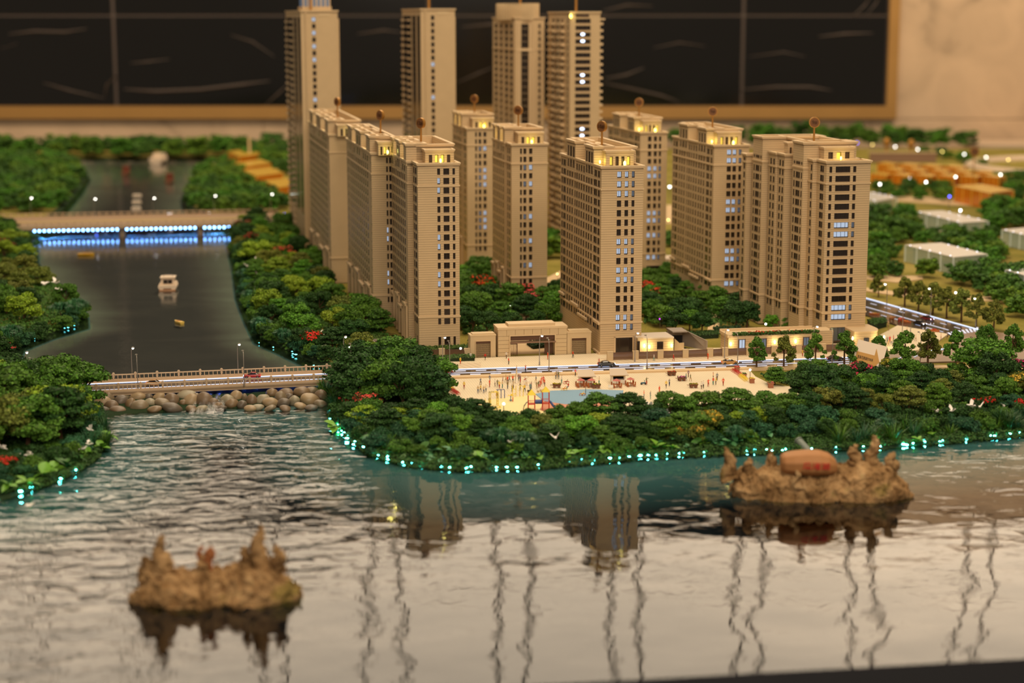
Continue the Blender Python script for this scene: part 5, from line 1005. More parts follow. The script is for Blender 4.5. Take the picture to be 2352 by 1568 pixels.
# far woods: hundreds of small crowns, one mass
def far_mass():
    rng = np.random.default_rng(9); r_ = random.Random(9); V = []; F = []; T_ = []; o = 0; protos = []
    for i in range(4):
        C = crown_clumps('bushy', np.random.default_rng(700+i)); pos = []; nr = []
        for c, r in C:
            d = sphere_dirs(rng, 22, -.4); pos.append(np.array(c)+d*np.array(r)); nr.append(d)
        me = flakes_mesh('tmp', np.concatenate(pos), np.concatenate(nr), .06, rng, LEAF, cores=[(c, tuple(q*.85 for q in r)) for c, r in C])
        v = np.empty(len(me.vertices)*3, np.float32); me.vertices.foreach_get('co', v); f = [tuple(p.vertices) for p in me.polygons]; t = np.empty(len(me.polygons)*4, np.float32); me.attributes['tone'].data.foreach_get('color', t); protos.append((v.reshape(-1, 3), f, t.reshape(-1, 4)))
        bpy.data.meshes.remove(me)
    zones = [([(-80, 372), (150, 370), (186, 405), (130, 482), (-80, 500)], .085, (.07, .10)), ([(452, 420), (470, 392), (525, 380), (560, 420), (610, 450), (655, 470), (655, 482), (470, 492), (436, 462)], .085, (.065, .09)), ([(535, 362), (660, 352), (660, 402), (610, 384)], .11, (.07, .1)), ([(-80, 350), (660, 350), (660, 361), (-80, 361)], .11, (.09, .15)),
             ([(1540, 326), (2230, 331), (2230, 342), (1540, 335)], .15, (.09, .17)), ([(1998, 604), (2075, 636), (2280, 640), (2352, 676), (2352, 740), (2250, 668), (2120, 640), (1998, 640)], .075, (.06, .085)), ([(1998, 505), (2085, 500), (2095, 545), (2060, 560), (2060, 610), (1998, 610)], .085, (.065, .10)), ([(2110, 545), (2275, 545), (2300, 590), (2275, 625), (2100, 555)], .085, (.06, .085)), ([(2275, 480), (2352, 500), (2352, 520), (2275, 540)], .085, (.07, .1)), ([(2010, 432), (2180, 440), (2190, 462), (2010, 455)], .10, (.055, .08)), ([(2290, 420), (2352, 420), (2352, 460), (2330, 470)], .10, (.06, .09)), ([(2100, 352), (2230, 380), (2280, 385), (2200, 365)], .12, (.05, .08)), ([(1262, 520), (1290, 520), (1290, 600), (1262, 600)], .09, (.06, .09)), ([(1540, 600), (1700, 610), (1700, 560), (1540, 560)], .1, (.05, .08)), ([(2270, 640), (2352, 640), (2352, 700), (2290, 690)], .075, (.06, .085))]
    for poly, sp, hr in zones:
        for c in poisson(poly, sp, r_):
            v, f, t = protos[r_.randrange(4)]; h = r_.uniform(*hr); a = r_.uniform(0, 6.28); ca, sa = math.cos(a), math.sin(a); w_ = h*r_.uniform(1.0, 1.3)
            p = np.column_stack([(v[:, 0]*ca-v[:, 1]*sa)*w_+c[0], (v[:, 0]*sa+v[:, 1]*ca)*w_+c[1], v[:, 2]*h+LAND-.01]); V.append(p); F += [tuple(i+o for i in q) for q in f]; o += len(v)
            k = r_.choice([(.75, .8, .8), (1, 1, 1), (1.25, 1.15, .8), (1.7, 1.35, .8), (1.1, 1.3, .8)]); T_.append(t*np.array([*k, 1], np.float32))
    me = bpy.data.meshes.new('distant_trees'); me.from_pydata(np.concatenate(V).tolist(), [], F); at_ = me.attributes.new('tone', 'FLOAT_COLOR', 'FACE'); at_.data.foreach_set('color', np.concatenate(T_).astype(np.float32).ravel()); me.materials.append(LEAF)
    ob = mob('distant_trees', me); ob.color = (*[x*1.9 for x in lin((56, 86, 30))], 1); tag(ob, 'blurred woods of small model trees far back and around the acrylic blocks', 'trees', kind='stuff')
far_mass()
# clipped hedges
def hedge(poly, h, col, label, seed):
    rng = np.random.default_rng(seed); wp = P2(poly, LAND); xs = [p[0] for p in wp]; ys = [p[1] for p in wp]; n = int((max(xs)-min(xs))*(max(ys)-min(ys))*160000)
    c = np.column_stack([rng.uniform(min(xs), max(xs), n), rng.uniform(min(ys), max(ys), n)]); d = sdist(c, wp); c = c[d < .002]; z = LAND+h+rng.normal(0, .001, len(c)); z[::3] = LAND+rng.uniform(0, h, len(z[::3]))
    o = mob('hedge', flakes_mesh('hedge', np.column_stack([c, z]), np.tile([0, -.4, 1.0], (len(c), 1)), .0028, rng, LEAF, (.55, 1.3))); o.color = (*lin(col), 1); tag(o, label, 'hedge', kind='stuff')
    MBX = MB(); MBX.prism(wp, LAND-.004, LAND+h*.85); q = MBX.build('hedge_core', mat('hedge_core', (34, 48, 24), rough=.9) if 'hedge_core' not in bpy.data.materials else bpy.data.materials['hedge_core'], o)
hedge([(955, 826), (1090, 822), (1090, 829), (955, 833)], .010, (72, 96, 44), 'low clipped hedge along the pavement in front of the front left tower', 1)
hedge([(850, 772), (955, 803), (1075, 798), (1075, 803), (950, 812), (905, 805), (835, 775)], .008, (70, 92, 36), 'low hedge strip round the foot of the front left tower', 2)
hedge([(1075, 784), (1108, 783), (1108, 789), (1075, 790)], .008, (54, 80, 34), 'short hedge right of the front left tower', 3)
hedge([(1530, 772), (1650, 766), (1650, 774), (1530, 781)], .010, (54, 80, 34), 'dark hedge behind the ramp and lodge', 4)
hedge([(1210, 792), (1260, 788), (1260, 798), (1225, 802)], .010, (40, 66, 30), 'dark hedge seen through the gate opening', 5)
hedge([(585, 540), (605, 535), (625, 640), (650, 700), (690, 760), (668, 764), (622, 700), (600, 640)], .016, (74, 140, 30), 'bright green lit hedge line along the riverside walk', 6)
hedge([(1640, 760), (1700, 756), (1700, 761), (1640, 766)], .012, (40, 66, 30), 'dark hedge behind the long gallery', 7)
hedge([(1992, 745), (2030, 738), (2036, 748), (2005, 757)], .014, (56, 86, 34), 'clipped hedge on the corner terrace right of the stepped tower', 8)
# ------------------------------------------------------------------ gate, lodge, gallery, ramps, fences
def local(px, py, th, name, label, cat, z=LAND):
    O = at(px, py, z); t = thing(name, label, cat, O, th)
    U = lambda x, v=0.0, zz=None: solve_u(x, O, th, v, (z+.03) if zz is None else zz)
    return t, O, U
def panel_wall(t, x0, x1, z0, z1, y, rows, cols, holes=(), th_=.0022, name='stone_panel'):
    for i in range(rows):
        for j in range(cols):
            a, b_ = lerp(x0, x1, j/cols), lerp(x0, x1, (j+1)/cols); c, d = lerp(z0, z1, i/rows), lerp(z0, z1, (i+1)/rows)
            if any(a >= h[0]-1e-4 and b_ <= h[1]+1e-4 and d <= h[2]+1e-4 for h in holes): continue
            MB().box(a+.0004, b_-.0004, y-th_, y, c+.0004, d-.0004).build(name, STONE3, t)
BRZ = mat('brown_bronze', (104, 74, 56), rough=.45, metal=.2); LATT = mat('cream_lattice', (196, 170, 128), rough=.6)
GTH = YAW
t, O, U = local(1144, 819.5, GTH, 'gatehouse', 'tan stone gatehouse with a wide open gateway between two latticed wings', 'gate')
W = U(1302, 0); H = .0775; ox0, ox1, oz = U(1172, 0), U(1274, 0), .054; D_ = .062
m = MB(); m.box(0, ox0, .0022, D_, 0, H-.003); m.box(ox1, W, .0022, D_, 0, H-.003); m.box(ox0, ox1, .0022, D_, oz, H-.003); m.build('core', STONE3, t)
panel_wall(t, 0, ox0, 0, oz, .0022, 5, 1); panel_wall(t, ox1, W, 0, oz, .0022, 5, 1); panel_wall(t, 0, W, oz, H-.006, .0022, 1, 8)
m = MB(); m.box(-.0015, W+.0015, -.0015, D_+.0015, H-.006, H); m.build('cornice', STONE2, t); m = MB(); m.box(W*.16, W*.84, .010, D_-.008, H, H+.007); m.build('roof_block', STONE2, t)
for a, b_, c, d in ((ox0-.003, ox0, 0, oz+.003), (ox1, ox1+.003, 0, oz+.003), (ox0, ox1, oz, oz+.003)): MB().box(a, b_, -.003, .004, c, d).build('gate_surround', STONE2, t)
MB().box(ox0, ox1, .004, .007, oz-.013, oz).build('screen_panel', BRZ, t); MB().box(ox0-.001, ox1+.002, -.006, .012, oz-.019, oz-.0155).build('canopy', mat('canopy_metal', (134, 104, 84), rough=.4), t)
for q in range(5): MB().box(ox0+.002+q*.0042, ox0+.003+q*.0042, .010, .011, 0, oz-.02).build('gate_bar', BRZ, t)
MB().box(ox0, ox0+.021, .0105, .0125, oz-.024, oz-.020).build('gate_rail', BRZ, t); MB().box(ox0+.0195, ox0+.0212, .009, .0125, 0, oz-.02).build('gate_post', BRZ, t)
MB().box(U(1251, .02), U(1269, .02), .018, .024, 0, oz-.02).build('gate_leaf', BRZ, t)
for px0, px1, q0, q1, lb in ((1081, 1139, 1093, 1127, 'l'), (1303, 1358, 1313, 1347, 'r')):
    a, b_, c, d = U(px0, 0), U(px1, 0), U(q0, 0), U(q1, 0); hz = .0565; hz2 = .043
    m = MB(); m.box(a, c, .002, .040, 0, hz); m.box(d, b_, .002, .040, 0, hz); m.box(c, d, .002, .040, hz2, hz); m.box(a-.001, b_+.001, .001, .041, hz, hz+.003); m.box(a+.006, b_-.002, .008, .036, hz+.003, hz+.006); m.build('wing', STONE3, t)
    MB().box(c, d, .006, .008, hz2-.0065, hz2).build('transom', BRZ, t); fr_ = MB(); fr_.box(c-.0015, c, -.0006, .004, 0, hz2); fr_.box(d, d+.0015, -.0006, .004, 0, hz2); fr_.box(c, d, -.0006, .004, hz2, hz2+.0015); fr_.build('wing_surround', STONE2, t)
    lat = MB(); n = 12; w_ = (d-c)/n
    for i in range(n):
        for j in range(14):
            z0 = j*(hz2-.007)/14; x = c+(i+.5+(.5 if j % 2 else 0))*w_
            if x+w_*.5 < d+.0004: lat.M = Matrix.Translation((x, .007, z0+.0013)) @ Matrix.Rotation(PI/4, 4, 'Y'); lat.box(-.0008, .0008, -.0006, .0006, -.0008, .0008)
    lat.M = None
    for i in range(n+1): lat.box(c+i*w_-.0002, c+i*w_+.0002, .0066, .0074, 0, hz2-.007)
    o = lat.build('lattice', LATT, t); o['kind'] = 'stuff'
    MB().box(c, d, .012, .013, 0, hz2-.007).build('lattice_glass', GLASSS, t)
SCON = mat('sconce_glow', (255, 245, 190), emit=(255, 236, 150), estr=8)
def sconces(t, U, lst, y, zc):
    for x, z in lst:
        u = U(x); m = MB(); m.ball((0, 0, 0), .0034, 8, 6, (.8, .6, 1.5)); mob('wall_lamp', m.mesh('wall_lamp', SCON), t, (u, y-.002, z))
        l = bpy.data.lights.new('wall_light', 'POINT'); l.energy = .012; l.color = (1, .84, .40); l.shadow_soft_size = .004; o = bpy.data.objects.new('wall_light', l); COL.objects.link(o); o.parent = t; o.location = (u, y-.010, z+.002)
t, O, U = local(1469, 817, GTH, 'lodge', 'low flat roofed lodge with yellow wall lamps right of the middle tower', 'building')
W = U(1547, 0); H = .0475
m = MB(); m.box(-.006, W, 0, .075, 0, H-.003); m.build('wall', STONE, t); m = MB(); m.box(-.006, W+.001, -.001, .077, H-.003, H); m.build('roof', mat('lodge_roof', (206, 190, 172), rough=.7), t)
MB().box(-.0062, .0085, -.004, .0, 0, H+.002).build('pier', STONE3, t)
a, b_ = U(1509), U(1523); mob('window', window_mesh(b_-a, .020, 'dark', False), t, ((a+b_)/2, -.001, .016)); a, b_ = U(1462), U(1468.5); mob('window', window_mesh(b_-a, .036, 'dark', False), t, ((a+b_)/2, -.0045, .004))
sconces(t, U, [(1479, .027), (1491, .024), (1542, .025)], -.001, .02)
t = thing('wall_lamp', 'yellow lamp at the left foot of the middle front tower', 'lamp', at(1383, 800, LAND+.001)); MB().cyl((0, 0, 0), (0, 0, .012), .0015).build('post', STONE3, t); MB().ball((0, 0, .014), .0036, 8, 6).build('bulb', SCON, t)
RAMP = mat('grey_concrete', (152, 138, 124), rough=.7, var=.06); DARKR = mat('dark_ramp', (30, 26, 24), rough=.8)
t, O, U = local(1549, 806, GTH, 'car_ramp', 'grey walled car park ramp with a dark opening beside the lodge', 'ramp')
w1, w2 = U(1584), U(1624)
MB().box(0, w1, .07, .074, .0, .047).build('lintel_wall', RAMP, t); m = MB(); m.quad((0, .069, 0), (w1, .069, 0), (w1, .069, .030), (0, .069, .030)); m.build('opening', DARKR, t); MB().box(-.0, w1, .02, .08, .046, .049).build('roof', RAMP, t)
m = MB(); m.add([(w1, .08, 0), (w2, -.006, 0), (w2, -.006, .026), (w1+.004, .04, .0465), (w1, .08, .049), (w1-.003, .08, 0), (w2-.003, -.007, 0), (w2-.003, -.007, .026), (w1+.001, .04, .0465), (w1-.003, .08, .049)], [(0,1,2,3,4), (5,9,8,7,6), (2,7,8,3), (3,8,9,4), (1,6,7,2)]); m.build('side_wall', RAMP, t)
m = MB(); m.add([(0, .0, 0), (w1*.55, -.012, 0), (w1*.55, -.012, .024), (w1*.3, -.006, .022), (0, .0, .034), (0, .003, 0), (w1*.55, -.009, 0), (w1*.55, -.009, .024), (w1*.3, -.003, .022), (0, .003, .034)], [(0,1,2,3,4), (5,9,8,7,6), (3,8,9,4), (2,7,8,3), (1,6,7,2)]); m.build('low_wall', STONE3, t)
m = MB(); m.box(0, w1, .0, .07, -.001, .001); m.build('ramp_floor', DARKR, t)
t, O, U = local(868, 812, GTH+.1, 'car_ramp', 'grey walled car park ramp with a black opening left of the front left tower', 'ramp')
w1 = U(905); w2 = U(927)
MB().box(-.004, w1, .05, .054, 0, .030).build('lintel_wall', RAMP, t); m = MB(); m.quad((-.002, .0495, 0), (w1, .0495, 0), (w1, .0495, .024), (-.002, .0495, .024)); m.build('opening', DARKR, t); m = MB(); m.add([(w1, .054, 0), (w2, -.006, 0), (w2, -.006, .012), (w1, .054, .031), (w1-.003, .054, 0), (w2-.003, -.007, 0), (w2-.003, -.007, .012), (w1-.003, .054, .031)], [(0,1,2,3), (4,7,6,5), (2,6,7,3)]); m.build('side_wall', RAMP, t); MB().box(-.007, -.004, 0, .054, 0, .030).build('left_wall', RAMP, t)
MB().box(-.004, w1, .0, .05, -.001, .001).build('ramp_floor', DARKR, t)
# long gallery with roof planting
t, O, U = local(1673, 811, GTH, 'gallery', 'long low tan gallery with lit windows, wall lamps and a planted roof edge', 'building')
W = U(1885); H = .0485
m = MB(); m.box(0, W, 0, .07, 0, H-.004); m.box(W, W+.04, .012, .07, 0, H+.001); m.build('wall', STONE, t); MB().box(-.002, W, .006, .072, H-.004, H-.001).build('roof', STONE3, t)
m = MB(); m.box(-.003, W, .068, .073, H-.004, H+.005); m.box(-.004, 0, -.002, .07, H-.006, H+.002); m.build('parapet', STONE2, t)
for x0, x1, k in ((1697, 1711, 'lit'), (1747, 1760, 'dim'), (1796, 1809, 'dim'), (1845, 1858, 'dim')):
    a, b_ = U(x0), U(x1); mob('window', window_mesh(b_-a, .032, k, True), t, ((a+b_)/2, -.001, .004)); 
    MB().box(a-.0012, a, -.0016, 0, .003, .0375).build('window_jamb', BRZ, t); MB().box(b_, b_+.0012, -.0016, 0, .003, .0375).build('window_jamb', BRZ, t)
for x in (1673.5, 1723, 1772, 1822, 1870): a = U(x); MB().box(a-.0004, a+.0004, -.0008, 0, 0, H-.004).build('joint_rib', STONE2, t)
sconces(t, U, [(1678, .025), (1779, .026), (1827, .026)], 0, .02)
rng = np.random.default_rng(77); n = 1500; c = np.column_stack([rng.uniform(.012, W*.985, n), rng.uniform(.0, .016, n), H-.002+rng.uniform(0, .007, n)]); o = mob('roof_planting', flakes_mesh('roof_planting', c, np.tile([0, -.3, 1.0], (n, 1)), .0026, rng, LEAF), t); o.color = (*lin((66, 96, 36)), 1); o['kind'] = 'stuff'
n = 60; c = np.column_stack([rng.uniform(.05, W*.8, n), rng.uniform(.0, .014, n), H+.005+rng.uniform(0, .002, n)]); o = mob('roof_flowers', flakes_mesh('roof_flowers', c, np.tile([0, -.3, 1.0], (n, 1)), .002, rng, PETAL), t); o.color = (*lin((190, 50, 30)), 1); o['kind'] = 'stuff'
t, O, U = local(1962, 798, GTH, 'corner_wing', 'low curved corner wing with lamps right of the stepped tower', 'building')
w1 = U(2012); pts = [(0, 0), (w1*.75, 0)]+[(w1*.75+.035*math.sin(a), .05-.05*math.cos(a)) for a in (.3, .6, .9, 1.2, 1.5)]+[(w1*.75+.035, .11), (0, .11)]
m = MB(); m.prism(pts, 0, .040); m.build('wall', STONE, t); m = MB(); m.prism([(p[0]*1.01-.0003, p[1]-.001) for p in pts], .040, .0435); m.build('cornice', STONE2, t)
mob('window', window_mesh(.014, .02, 'blue', True), t, (w1*.55, -.001, .006))
sconces(t, U, [(1958, .026), (2017, .022), (2030, .026)], .0, .02)
# fence of pillars and tinted panels
FP = mat('tinted_fence_panel', (120, 90, 70), rough=.12, alpha=.82, spec=.5)
FL = [(940, 822.5), (1022, 820), (1081, 820), (1393, 828), (1524, 823.8), (1672, 818), (1842, 811), (1970, 806)]
def fence_run(name, label, pil, z0=LAND+.001):
    c0 = at(pil[0], interp(FL, pil[0]), z0); t = thing(name, label, 'fence', c0); prev = None
    pm = MB(); pm.box(-.0078, .0078, -.0032, .0045, 0, .0225); pm.box(-.0082, .0082, -.0036, .0049, .0225, .0237); pme = pm.mesh('pillar', STONE3)
    for x in pil:
        p = at(x, interp(FL, x), z0)-c0
        if prev is not None:
            d = p-prev; a = math.atan2(d.y, d.x); L = d.length; mp_ = MB(); mp_.box(0, L, -.0004, .0004, .0015, .0200); mp_.build('fence_panel', FP, t, prev, (0, 0, a)); m2 = MB(); m2.box(0, L, -.0009, .0009, .0196, .0206); m2.box(0, L, -.0009, .0009, .0068, .0074); m2.build('fence_rail', BRZ, t, prev, (0, 0, a))
        mob('pillar', pme, t, p, (0, 0, GTH)); prev = p
fence_run('fence', 'pillared fence with tinted panels left of the gatehouse', [956, 1014.5, 1073.5])
fence_run('fence', 'pillared fence with brown tinted panels along the road right of the gatehouse', [1401, 1459.5, 1516.5, 1574, 1630.5, 1665, 1720, 1777.5, 1834, 1890, 1950])

# ------------------------------------------------------------------ street lamps and garden lamps
POLE = mat('silver_pole', (176, 166, 156), rough=.3, metal=.7)
def lamp_meshes():
    m = MB(); m.cyl((0, 0, 0), (0, 0, .010), .0022, .0018); m.tube([(0, 0, .008), (0, 0, .070), (.001, -.002, .078), (.003, -.006, .083), (.006, -.011, .085)], [.0012, .0010, .0009, .0008, .0007], 6); pole = m.mesh('pole', POLE)
    m = MB(); m.box(.0045, .0095, -.015, -.0095, .0842, .0866); head = m.mesh('lamp_head', POLE); m = MB(); m.ball((.007, -.0125, .0836), .0030, 8, 6); bulb = m.mesh('bulb', BULBW); return pole, head, bulb
LP_, LH_, LB_ = lamp_meshes()
def street_lamp(x, y, lit, label, h=1.0, rz=0.0, z=LAND+.001):
    t = thing('street_lamp', label, 'lamp', at(x, y, z), rz); s = (h, h, h)
    mob('pole', LP_, t, sc=s); mob('lamp_head', LH_, t, sc=s)
    if lit: mob('bulb', LB_, t, sc=s)
for x, y, h in ((62, 882, .96), (304, 871, .96), (547, 862, .96), (790, 843, .96), (1017, 843, .94), (1239, 838, .93), (1458, 831, .93), (1664, 823, .93), (1868, 815, .93)): street_lamp(x, y, True, 'silver lamp post with a glowing head on the far side of the near road', h)
for x, y, h in ((72, 905, .98), (317, 896, .98), (561, 886, .98), (807, 868, .98), (1033, 861, .98), (1261, 853.5, .98), (1486, 846.5, .98), (1694, 840, .98), (1911, 832, .98), (2113, 838, .98)): street_lamp(x, y, False, 'unlit silver lamp post on the near side of the road', h, 2.9)
for x, y, h in ((2036, 714, 1.0), (2137, 725, 1.0), (2241, 750, 1.0), (2072, 772, .95)): street_lamp(x, y, True, 'lamp post with a glowing head beside the right side road', h, -1.2)
for x, y, h in ((71, 500, 1.05), (217, 502, 1.05), (352, 500, 1.05), (492, 494, 1.05), (622, 490, 1.05)): street_lamp(x, y, True, 'blurred lamp post with a glowing head on the far bridge', h, .2, .086)
gp = MB(); gp.cyl((0, 0, 0), (0, 0, .022), .0007); gpole = gp.mesh('pole', GREYM); GB = {}
for k, e in (('white', BULBW), ('yellow', BULBY), ('blue', mat('blue_lamp_glow', (120, 120, 255), emit=(90, 90, 255), estr=9)), ('purple', mat('purple_lamp_glow', (220, 80, 255), emit=(200, 50, 255), estr=9)), ('pink', mat('pink_lamp_glow', (255, 210, 220), emit=(255, 200, 205), estr=9))):
    GB[k] = MB().ball((0, 0, 0), .0033, 10, 7).mesh('globe', e)
def garden_lamp(x, y, col='white', s=1.0, lab=None, zt=None):
    """x, y is the globe; the post stands below it"""
    p = at(x, y, LAND+.024*s); p.z = LAND if zt is None else zt
    k = 'globe lamp on a thin post' if s > .8 else 'tiny light point'
    t = thing('garden_lamp', lab or f'{col} {k} {nearmark(x, y+12)}', 'lamp', p); mob('pole', gpole, t, sc=s); mob('globe', GB[col], t, (0, 0, .024*s), sc=min(s, 1.0)*(.9 if s < 1.6 else 1.15))
for x, y, c_, s in ((1058, 800, 'white', 1), (1075, 693, 'white', 1), (1172, 702, 'white', 1), (1172, 735, 'white', 1), (1260, 653, 'white', 1.2), (1253, 704, 'white', 1), (1262, 695, 'white', 1), (1268, 684, 'yellow', .7), (1164, 685, 'yellow', .7), (1118, 689, 'purple', .7), (1280, 629, 'yellow', .8), (1266, 718, 'yellow', .6), (1516, 662, 'white', 1), (1590, 694, 'white', 1.1), (1596, 716, 'yellow', .9), (1485, 709, 'yellow', .8), (1516, 731, 'purple', 1), (1622, 743, 'yellow', .8), (1759, 744, 'white', 1.1), (803, 798, 'white', .9), (783, 774, 'yellow', .6), (727, 740, 'yellow', .6), (670, 708, 'yellow', .8), (628, 612, 'yellow', .9), (586, 540, 'yellow', 1.1), (645, 503, 'white', 1.3), (654, 490, 'blue', 1.1), (613, 571, 'yellow', .6), (1157, 927, 'white', 1.05), (1723, 849, 'white', 1), (903, 808, 'white', .6), (1680, 895, 'white', .6), (1833, 880, 'white', .6), (2048, 880, 'white', .6), (2100, 886, 'white', .7), (2330, 838, 'blue', .5), (1570, 958, 'purple', .5), (572, 497, 'yellow', 1), (566, 474, 'yellow', 1), (487, 397, 'white', 1.3), (486, 416, 'yellow', 1.1), (626, 445, 'white', 1.3), (514, 460, 'yellow', 1.2), (220, 500, 'blue', .9), (450, 495, 'blue', .9), (1095, 745, 'yellow', .5)): garden_lamp(x, y, c_, s)
for x, y, c_ in ((1731, 305, 'yellow'), (1772, 308, 'pink'), (1859, 315, 'yellow'), (1953, 326, 'yellow'), (1968, 328, 'blue'), (2004, 332, 'yellow'), (2056, 337, 'white'), (2108, 343, 'white'), (2164, 348, 'yellow'), (2215, 354, 'white'), (2265, 361, 'white'), (2316, 367, 'yellow'), (2298, 401, 'white'), (2195, 406, 'white'), (2089, 410, 'white'), (2127, 418, 'white'), (2021, 423, 'white'), (2181, 451, 'blue'), (2206, 483, 'white'), (1538, 429, 'white'), (1535, 505, 'yellow'), (2290, 625, 'white'), (2195, 672, 'white'), (2345, 605, 'blue'), (482, 448, 'yellow')):
    s = 2.7 if y < 500 else 1.2; garden_lamp(x, y, c_, s, f'blurred {c_} street light far back at right' if x > 1500 else f'blurred {c_} street light beyond the far bridge')

# ------------------------------------------------------------------ cars
TYRE = mat('tyre', (22, 20, 20), rough=.7); CGL = mat('car_glass', (24, 24, 28), rough=.08, spec=.6); HUB = mat('wheel_hub', (150, 146, 140), rough=.3, metal=.8)
HEADL = mat('headlight', (255, 255, 255), emit=(235, 240, 255), estr=6); TAILL = mat('tail_light', (255, 40, 20), emit=(255, 40, 16), estr=2.5)
def loft(m, secs):
    """secs: list of (x, [(y, z)...]) closed rings"""
    n = len(secs[0][1]); vs = [(x, y, z) for x, r in secs for y, z in r]
    fs = [(i*n+k, i*n+(k+1) % n, (i+1)*n+(k+1) % n, (i+1)*n+k) for i in range(len(secs)-1) for k in range(n)]
    m.add(vs, fs+[tuple(range(n))[::-1], tuple(range((len(secs)-1)*n, len(secs)*n))], False)
def car(x, y, rz, col, label, L=.043, z=LAND+.0018):
    if 'car_'+col[0] not in bpy.data.materials: mat('car_'+col[0], col[1], rough=.22, spec=.6, coat=.6)
    cm_ = bpy.data.materials['car_'+col[0]]; t = thing('car', label, 'car', at(x, y, z), rz); k = L/4.5
    def ring(w_, zb, zt, r=.12): return [(-w_, zb), (w_, zb), (w_, lerp(zb, zt, .55)), (w_*(1-r), zt), (-w_*(1-r), zt), (-w_, lerp(zb, zt, .55))]
    m = MB(); loft(m, [(q*k, [(a*k, b_*k) for a, b_ in ring(w_, .22, zt)]) for q, w_, zt in ((-2.25, .70, .72), (-2.12, .84, .88), (-1.5, .90, .96), (-.9, .91, .94), (.9, .91, .90), (1.5, .88, .84), (2.05, .80, .72), (2.25, .62, .58))]); m.build('body', cm_, t)
    m = MB(); loft(m, [(q*k, [(a*k, b_*k) for a, b_ in ring(w_, .86, zt, .14)]) for q, w_, zt in ((-1.75, .70, .93), (-1.0, .74, 1.34), (-.3, .74, 1.43), (.25, .74, 1.40), (1.1, .70, .92))]); m.build('cabin_glass', CGL, t)
    m = MB(); loft(m, [(q*k, [(a*k, b_*k) for a, b_ in ring(w_, 1.36 if abs(q+.3) < .9 else 1.34, zt, .2)]) for q, w_, zt in ((-1.05, .58, 1.37), (-.3, .64, 1.47), (.3, .58, 1.41))]); m.build('roof', cm_, t)
    wm_ = MB(); wm_.cyl((0, -.11*k, 0), (0, .11*k, 0), .33*k, n=14, smooth=False); wm_.m = 1; wm_.cyl((0, -.12*k, 0), (0, .12*k, 0), .2*k, n=10, smooth=False); wme = wm_.mesh('wheel', [TYRE, HUB])
    for a in (-1.38, 1.38):
        for b_ in (-.82, .82): mob('wheel', wme, t, (a*k, b_*k, .33*k))
    for b_ in (-.58, .58): MB().ball((2.13*k, b_*k, .60*k), .13*k, 8, 5).build('headlight', HEADL, t); MB().ball((-2.2*k, b_*k, .70*k), .12*k, 8, 5, (.6, 1.4, .7)).build('tail_light', TAILL, t)
CC = {'red': ('red', (176, 24, 22)), 'black': ('black', (26, 24, 24)), 'gold': ('gold', (196, 138, 62)), 'dark': ('dark', (52, 40, 40)), 'orange': ('orange', (200, 96, 50)), 'maroon': ('maroon', (110, 20, 22)), 'white': ('white', (220, 216, 210))}
car(579, 867, PI+.1, CC['red'], 'red car driving on the right half of the near bridge'); car(356, 884.5, .1, CC['gold'], 'golden taxi coloured car on the near bridge'); car(1022, 856, .09, CC['red'], 'red car on the road beside the tall tree clump')
car(1393, 841, .08, CC['black'], 'black car on the road in front of the middle tower', .046); car(1676, 836, PI*0+.09, CC['gold'], 'golden car on the road in front of the long gallery', .044); car(1918, 827, .12, CC['dark'], 'dark car on the road behind the tilted card sign', .044)
car(2130, 735, -1.05, CC['maroon'], 'dark red car with lit headlights on the right side road'); car(2113, 746, -1.05, CC['black'], 'black car with lit headlights on the right side road')
car(230, 500, 0, CC['dark'], 'blurred dark car at the left on the far bridge', .05, .087); car(330, 505, 0, CC['dark'], 'blurred dark car at the middle of the far bridge', .05, .087); car(402, 506, 0, CC['dark'], 'blurred dark car right of the middle on the far bridge', .05, .087); car(195, 511, 0, CC['orange'], 'blurred orange car near the left end of the far bridge', .05, .087); car(468, 493, 0, CC['dark'], 'blurred dark car at the right on the far bridge', .05, .087)
car(392, 493, -PI/2, CC['white'], 'blurred white van seen end-on on the far bridge', .05, .087)
for x, y in ((553, 872), (553, 880)): pass

# ------------------------------------------------------------------ people
SKIN = mat('skin_tone', (222, 176, 140), rough=.6); HAIR = mat('dark_hair', (44, 32, 26), rough=.7); SHIRT = bpy.data.materials.new('shirt_paint'); SHIRT.use_nodes = True
_oi = N(SHIRT.node_tree, 'ShaderNodeObjectInfo'); SHIRT.node_tree.links.new(_oi.outputs['Color'], SHIRT.node_tree.nodes['Principled BSDF'].inputs['Base Color']); SHIRT.node_tree.nodes['Principled BSDF'].inputs['Roughness'].default_value = .65
TR = {'grey': mat('grey_trousers', (110, 112, 118)), 'brown': mat('brown_trousers', (96, 66, 48)), 'blue': mat('blue_trousers', (74, 90, 122)), 'black': mat('black_trousers', (36, 32, 32)), 'red': mat('red_trousers', (170, 60, 40)), 'teal': mat('teal_trousers', (90, 140, 130)), 'tan': mat('tan_trousers', (180, 146, 104)), 'orange': mat('orange_trousers', (214, 88, 40))}
